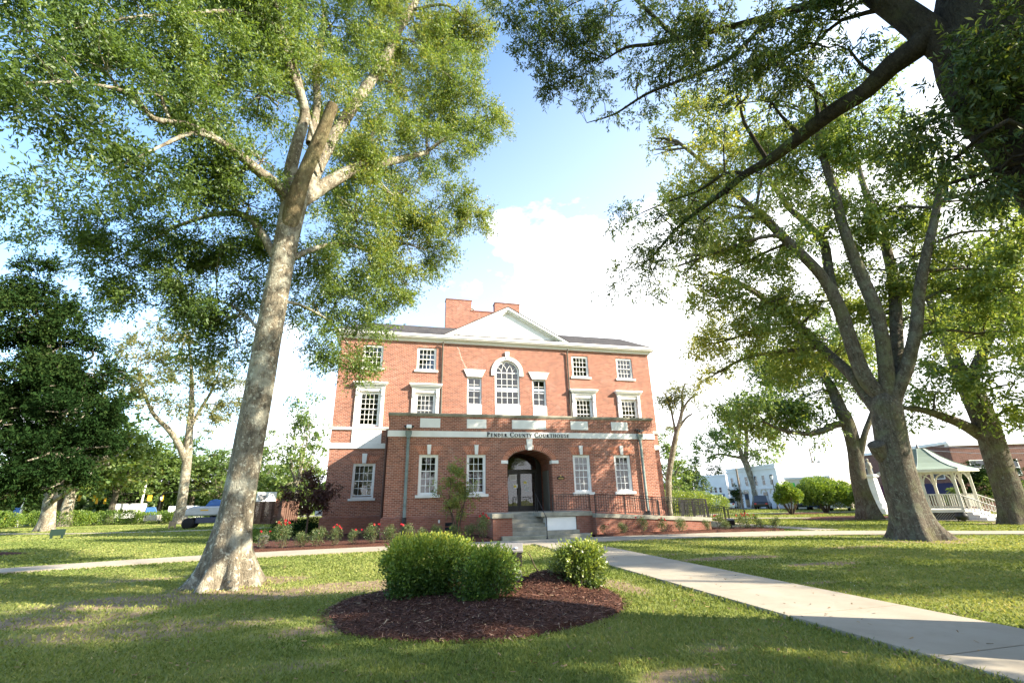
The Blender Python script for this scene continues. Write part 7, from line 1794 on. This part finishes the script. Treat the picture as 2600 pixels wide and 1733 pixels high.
# small things on the left lawn
p = gnd(*z7(618, 1252)); root = empty('lawn_sign', tuple(p), .35, 'small dark panel on two stubby legs on the left lawn', 'sign')
m = MB(); m.box(-.36, .36, -.03, .03, .2, .58); m.build('panel', M['bench_dark'], root, bevel=.01)
for s_ in (-1, 1):
    m = MB(); m.box(s_ * .25 - .06, s_ * .25 + .06, -.05, .05, -.1, .2); m.build('leg', M['bench_dark'], root)
p = gnd(*z7(1897, 1140)); root = empty('wooden_post_sign', tuple(p), .1, 'pair of short wooden posts with a board on the left lawn', 'sign')
for s_ in (-1, 1):
    m = MB(); m.box(s_ * .22 - .05, s_ * .22 + .05, -.05, .05, -.1, .66); m.build('post', M['wood'], root)
m = MB(); m.box(-.16, .16, -.02, .02, .2, .6); m.build('board', M['wood'], root)
p = gnd(*z7(1670, 1088)); root = empty('park_bench', tuple(p), .4, 'grey slatted park bench in front of the long hedge', 'bench')
for k in range(5):
    m = MB(); m.box(-.85, .85, -.05 + .02 * k, -.02 + .02 * k, .5 + .11 * k, .58 + .11 * k); m.build('back_slat', M['lattice'], root)
m = MB()
for k in range(4): m.box(-.85, .85, -.5 + .12 * k, -.4 + .12 * k, .42, .46)
m.build('seat', M['lattice'], root)
for s_ in (-1, 1):
    m = MB(); m.bar((s_ * .7, -.42, -.05), (s_ * .7, -.42, .42), .06); m.bar((s_ * .7, -.05, -.05), (s_ * .7, .03, 1.0), .06); m.bar((s_ * .7, -.45, .64), (s_ * .7, 0, .64), .05); m.build('leg', M['iron'], root)
# overhead wires on the right
m = MB(); a, b = dep(*z6(1180, 290), 50), dep(*z6(2600, 320), 46)
for dz in (0, .35): m.tube([a + [0, 0, dz], (a + b) / 2 + [0, 0, dz - .15], b + [0, 0, dz]], .018, 5)
tag(m.build('power_line', M['steel']), 'two thin overhead wires right of the bandstand roof', 'wire')

# far woodland closing the view on the left, and trees behind the viewer that show only in the window glass
n = 26000
az = rng.uniform(math.radians(-66), math.radians(3), n); D = rng.uniform(112, 126, n)
top = 6.5 + 2.6 * fnoise(np.c_[az * 14, np.zeros(n), np.zeros(n)], 1.3, 71) + 1.4 * fnoise(np.c_[az * 60, np.zeros(n), np.zeros(n)], 1.2, 72)
p = np.c_[D * np.sin(az), D * np.cos(az), top * rng.uniform(0, 1, n) ** .7]
d = nrm(rng.normal(size=(n, 3))); V, Fq = leaf_quads(p, d, rng.uniform(.9, 1.6, n), rng.uniform(.5, .9, n))
v = np.clip(.35 + .25 * fnoise(p, .35, 73) + .12 * rng.normal(size=n), 0, 1)
tag(np_mesh('distant_woodland', V, Fq, M['leaf_oak'], attr=v), 'band of distant woodland closing the view on the left', 'woodland', kind='stuff')
for k, (x, y, h, w) in enumerate([(-14, -24, 17, 1.2), (-2, -30, 20, 1.2), (8, -36, 21, 1.2), (-26, -20, 16, 1.2), (-8, -42, 22, 1.3)]):
    o = copy_tree(PROTO[k % 3]); s_ = h / PH[k % 3]; o.location = (x, y, 0); o.rotation_euler = (0, 0, k * 1.9); o.scale = (s_ * w, s_ * w, s_)
    o['label'] = ('rounded oak behind the viewer, left of centre', 'tall tree behind the viewer, nearest the middle', 'dark tree behind the viewer, to the right', 'rounded tree behind the viewer, far left', 'tall tree farthest behind the viewer')[k]; o['group'] = 'trees behind the viewer'
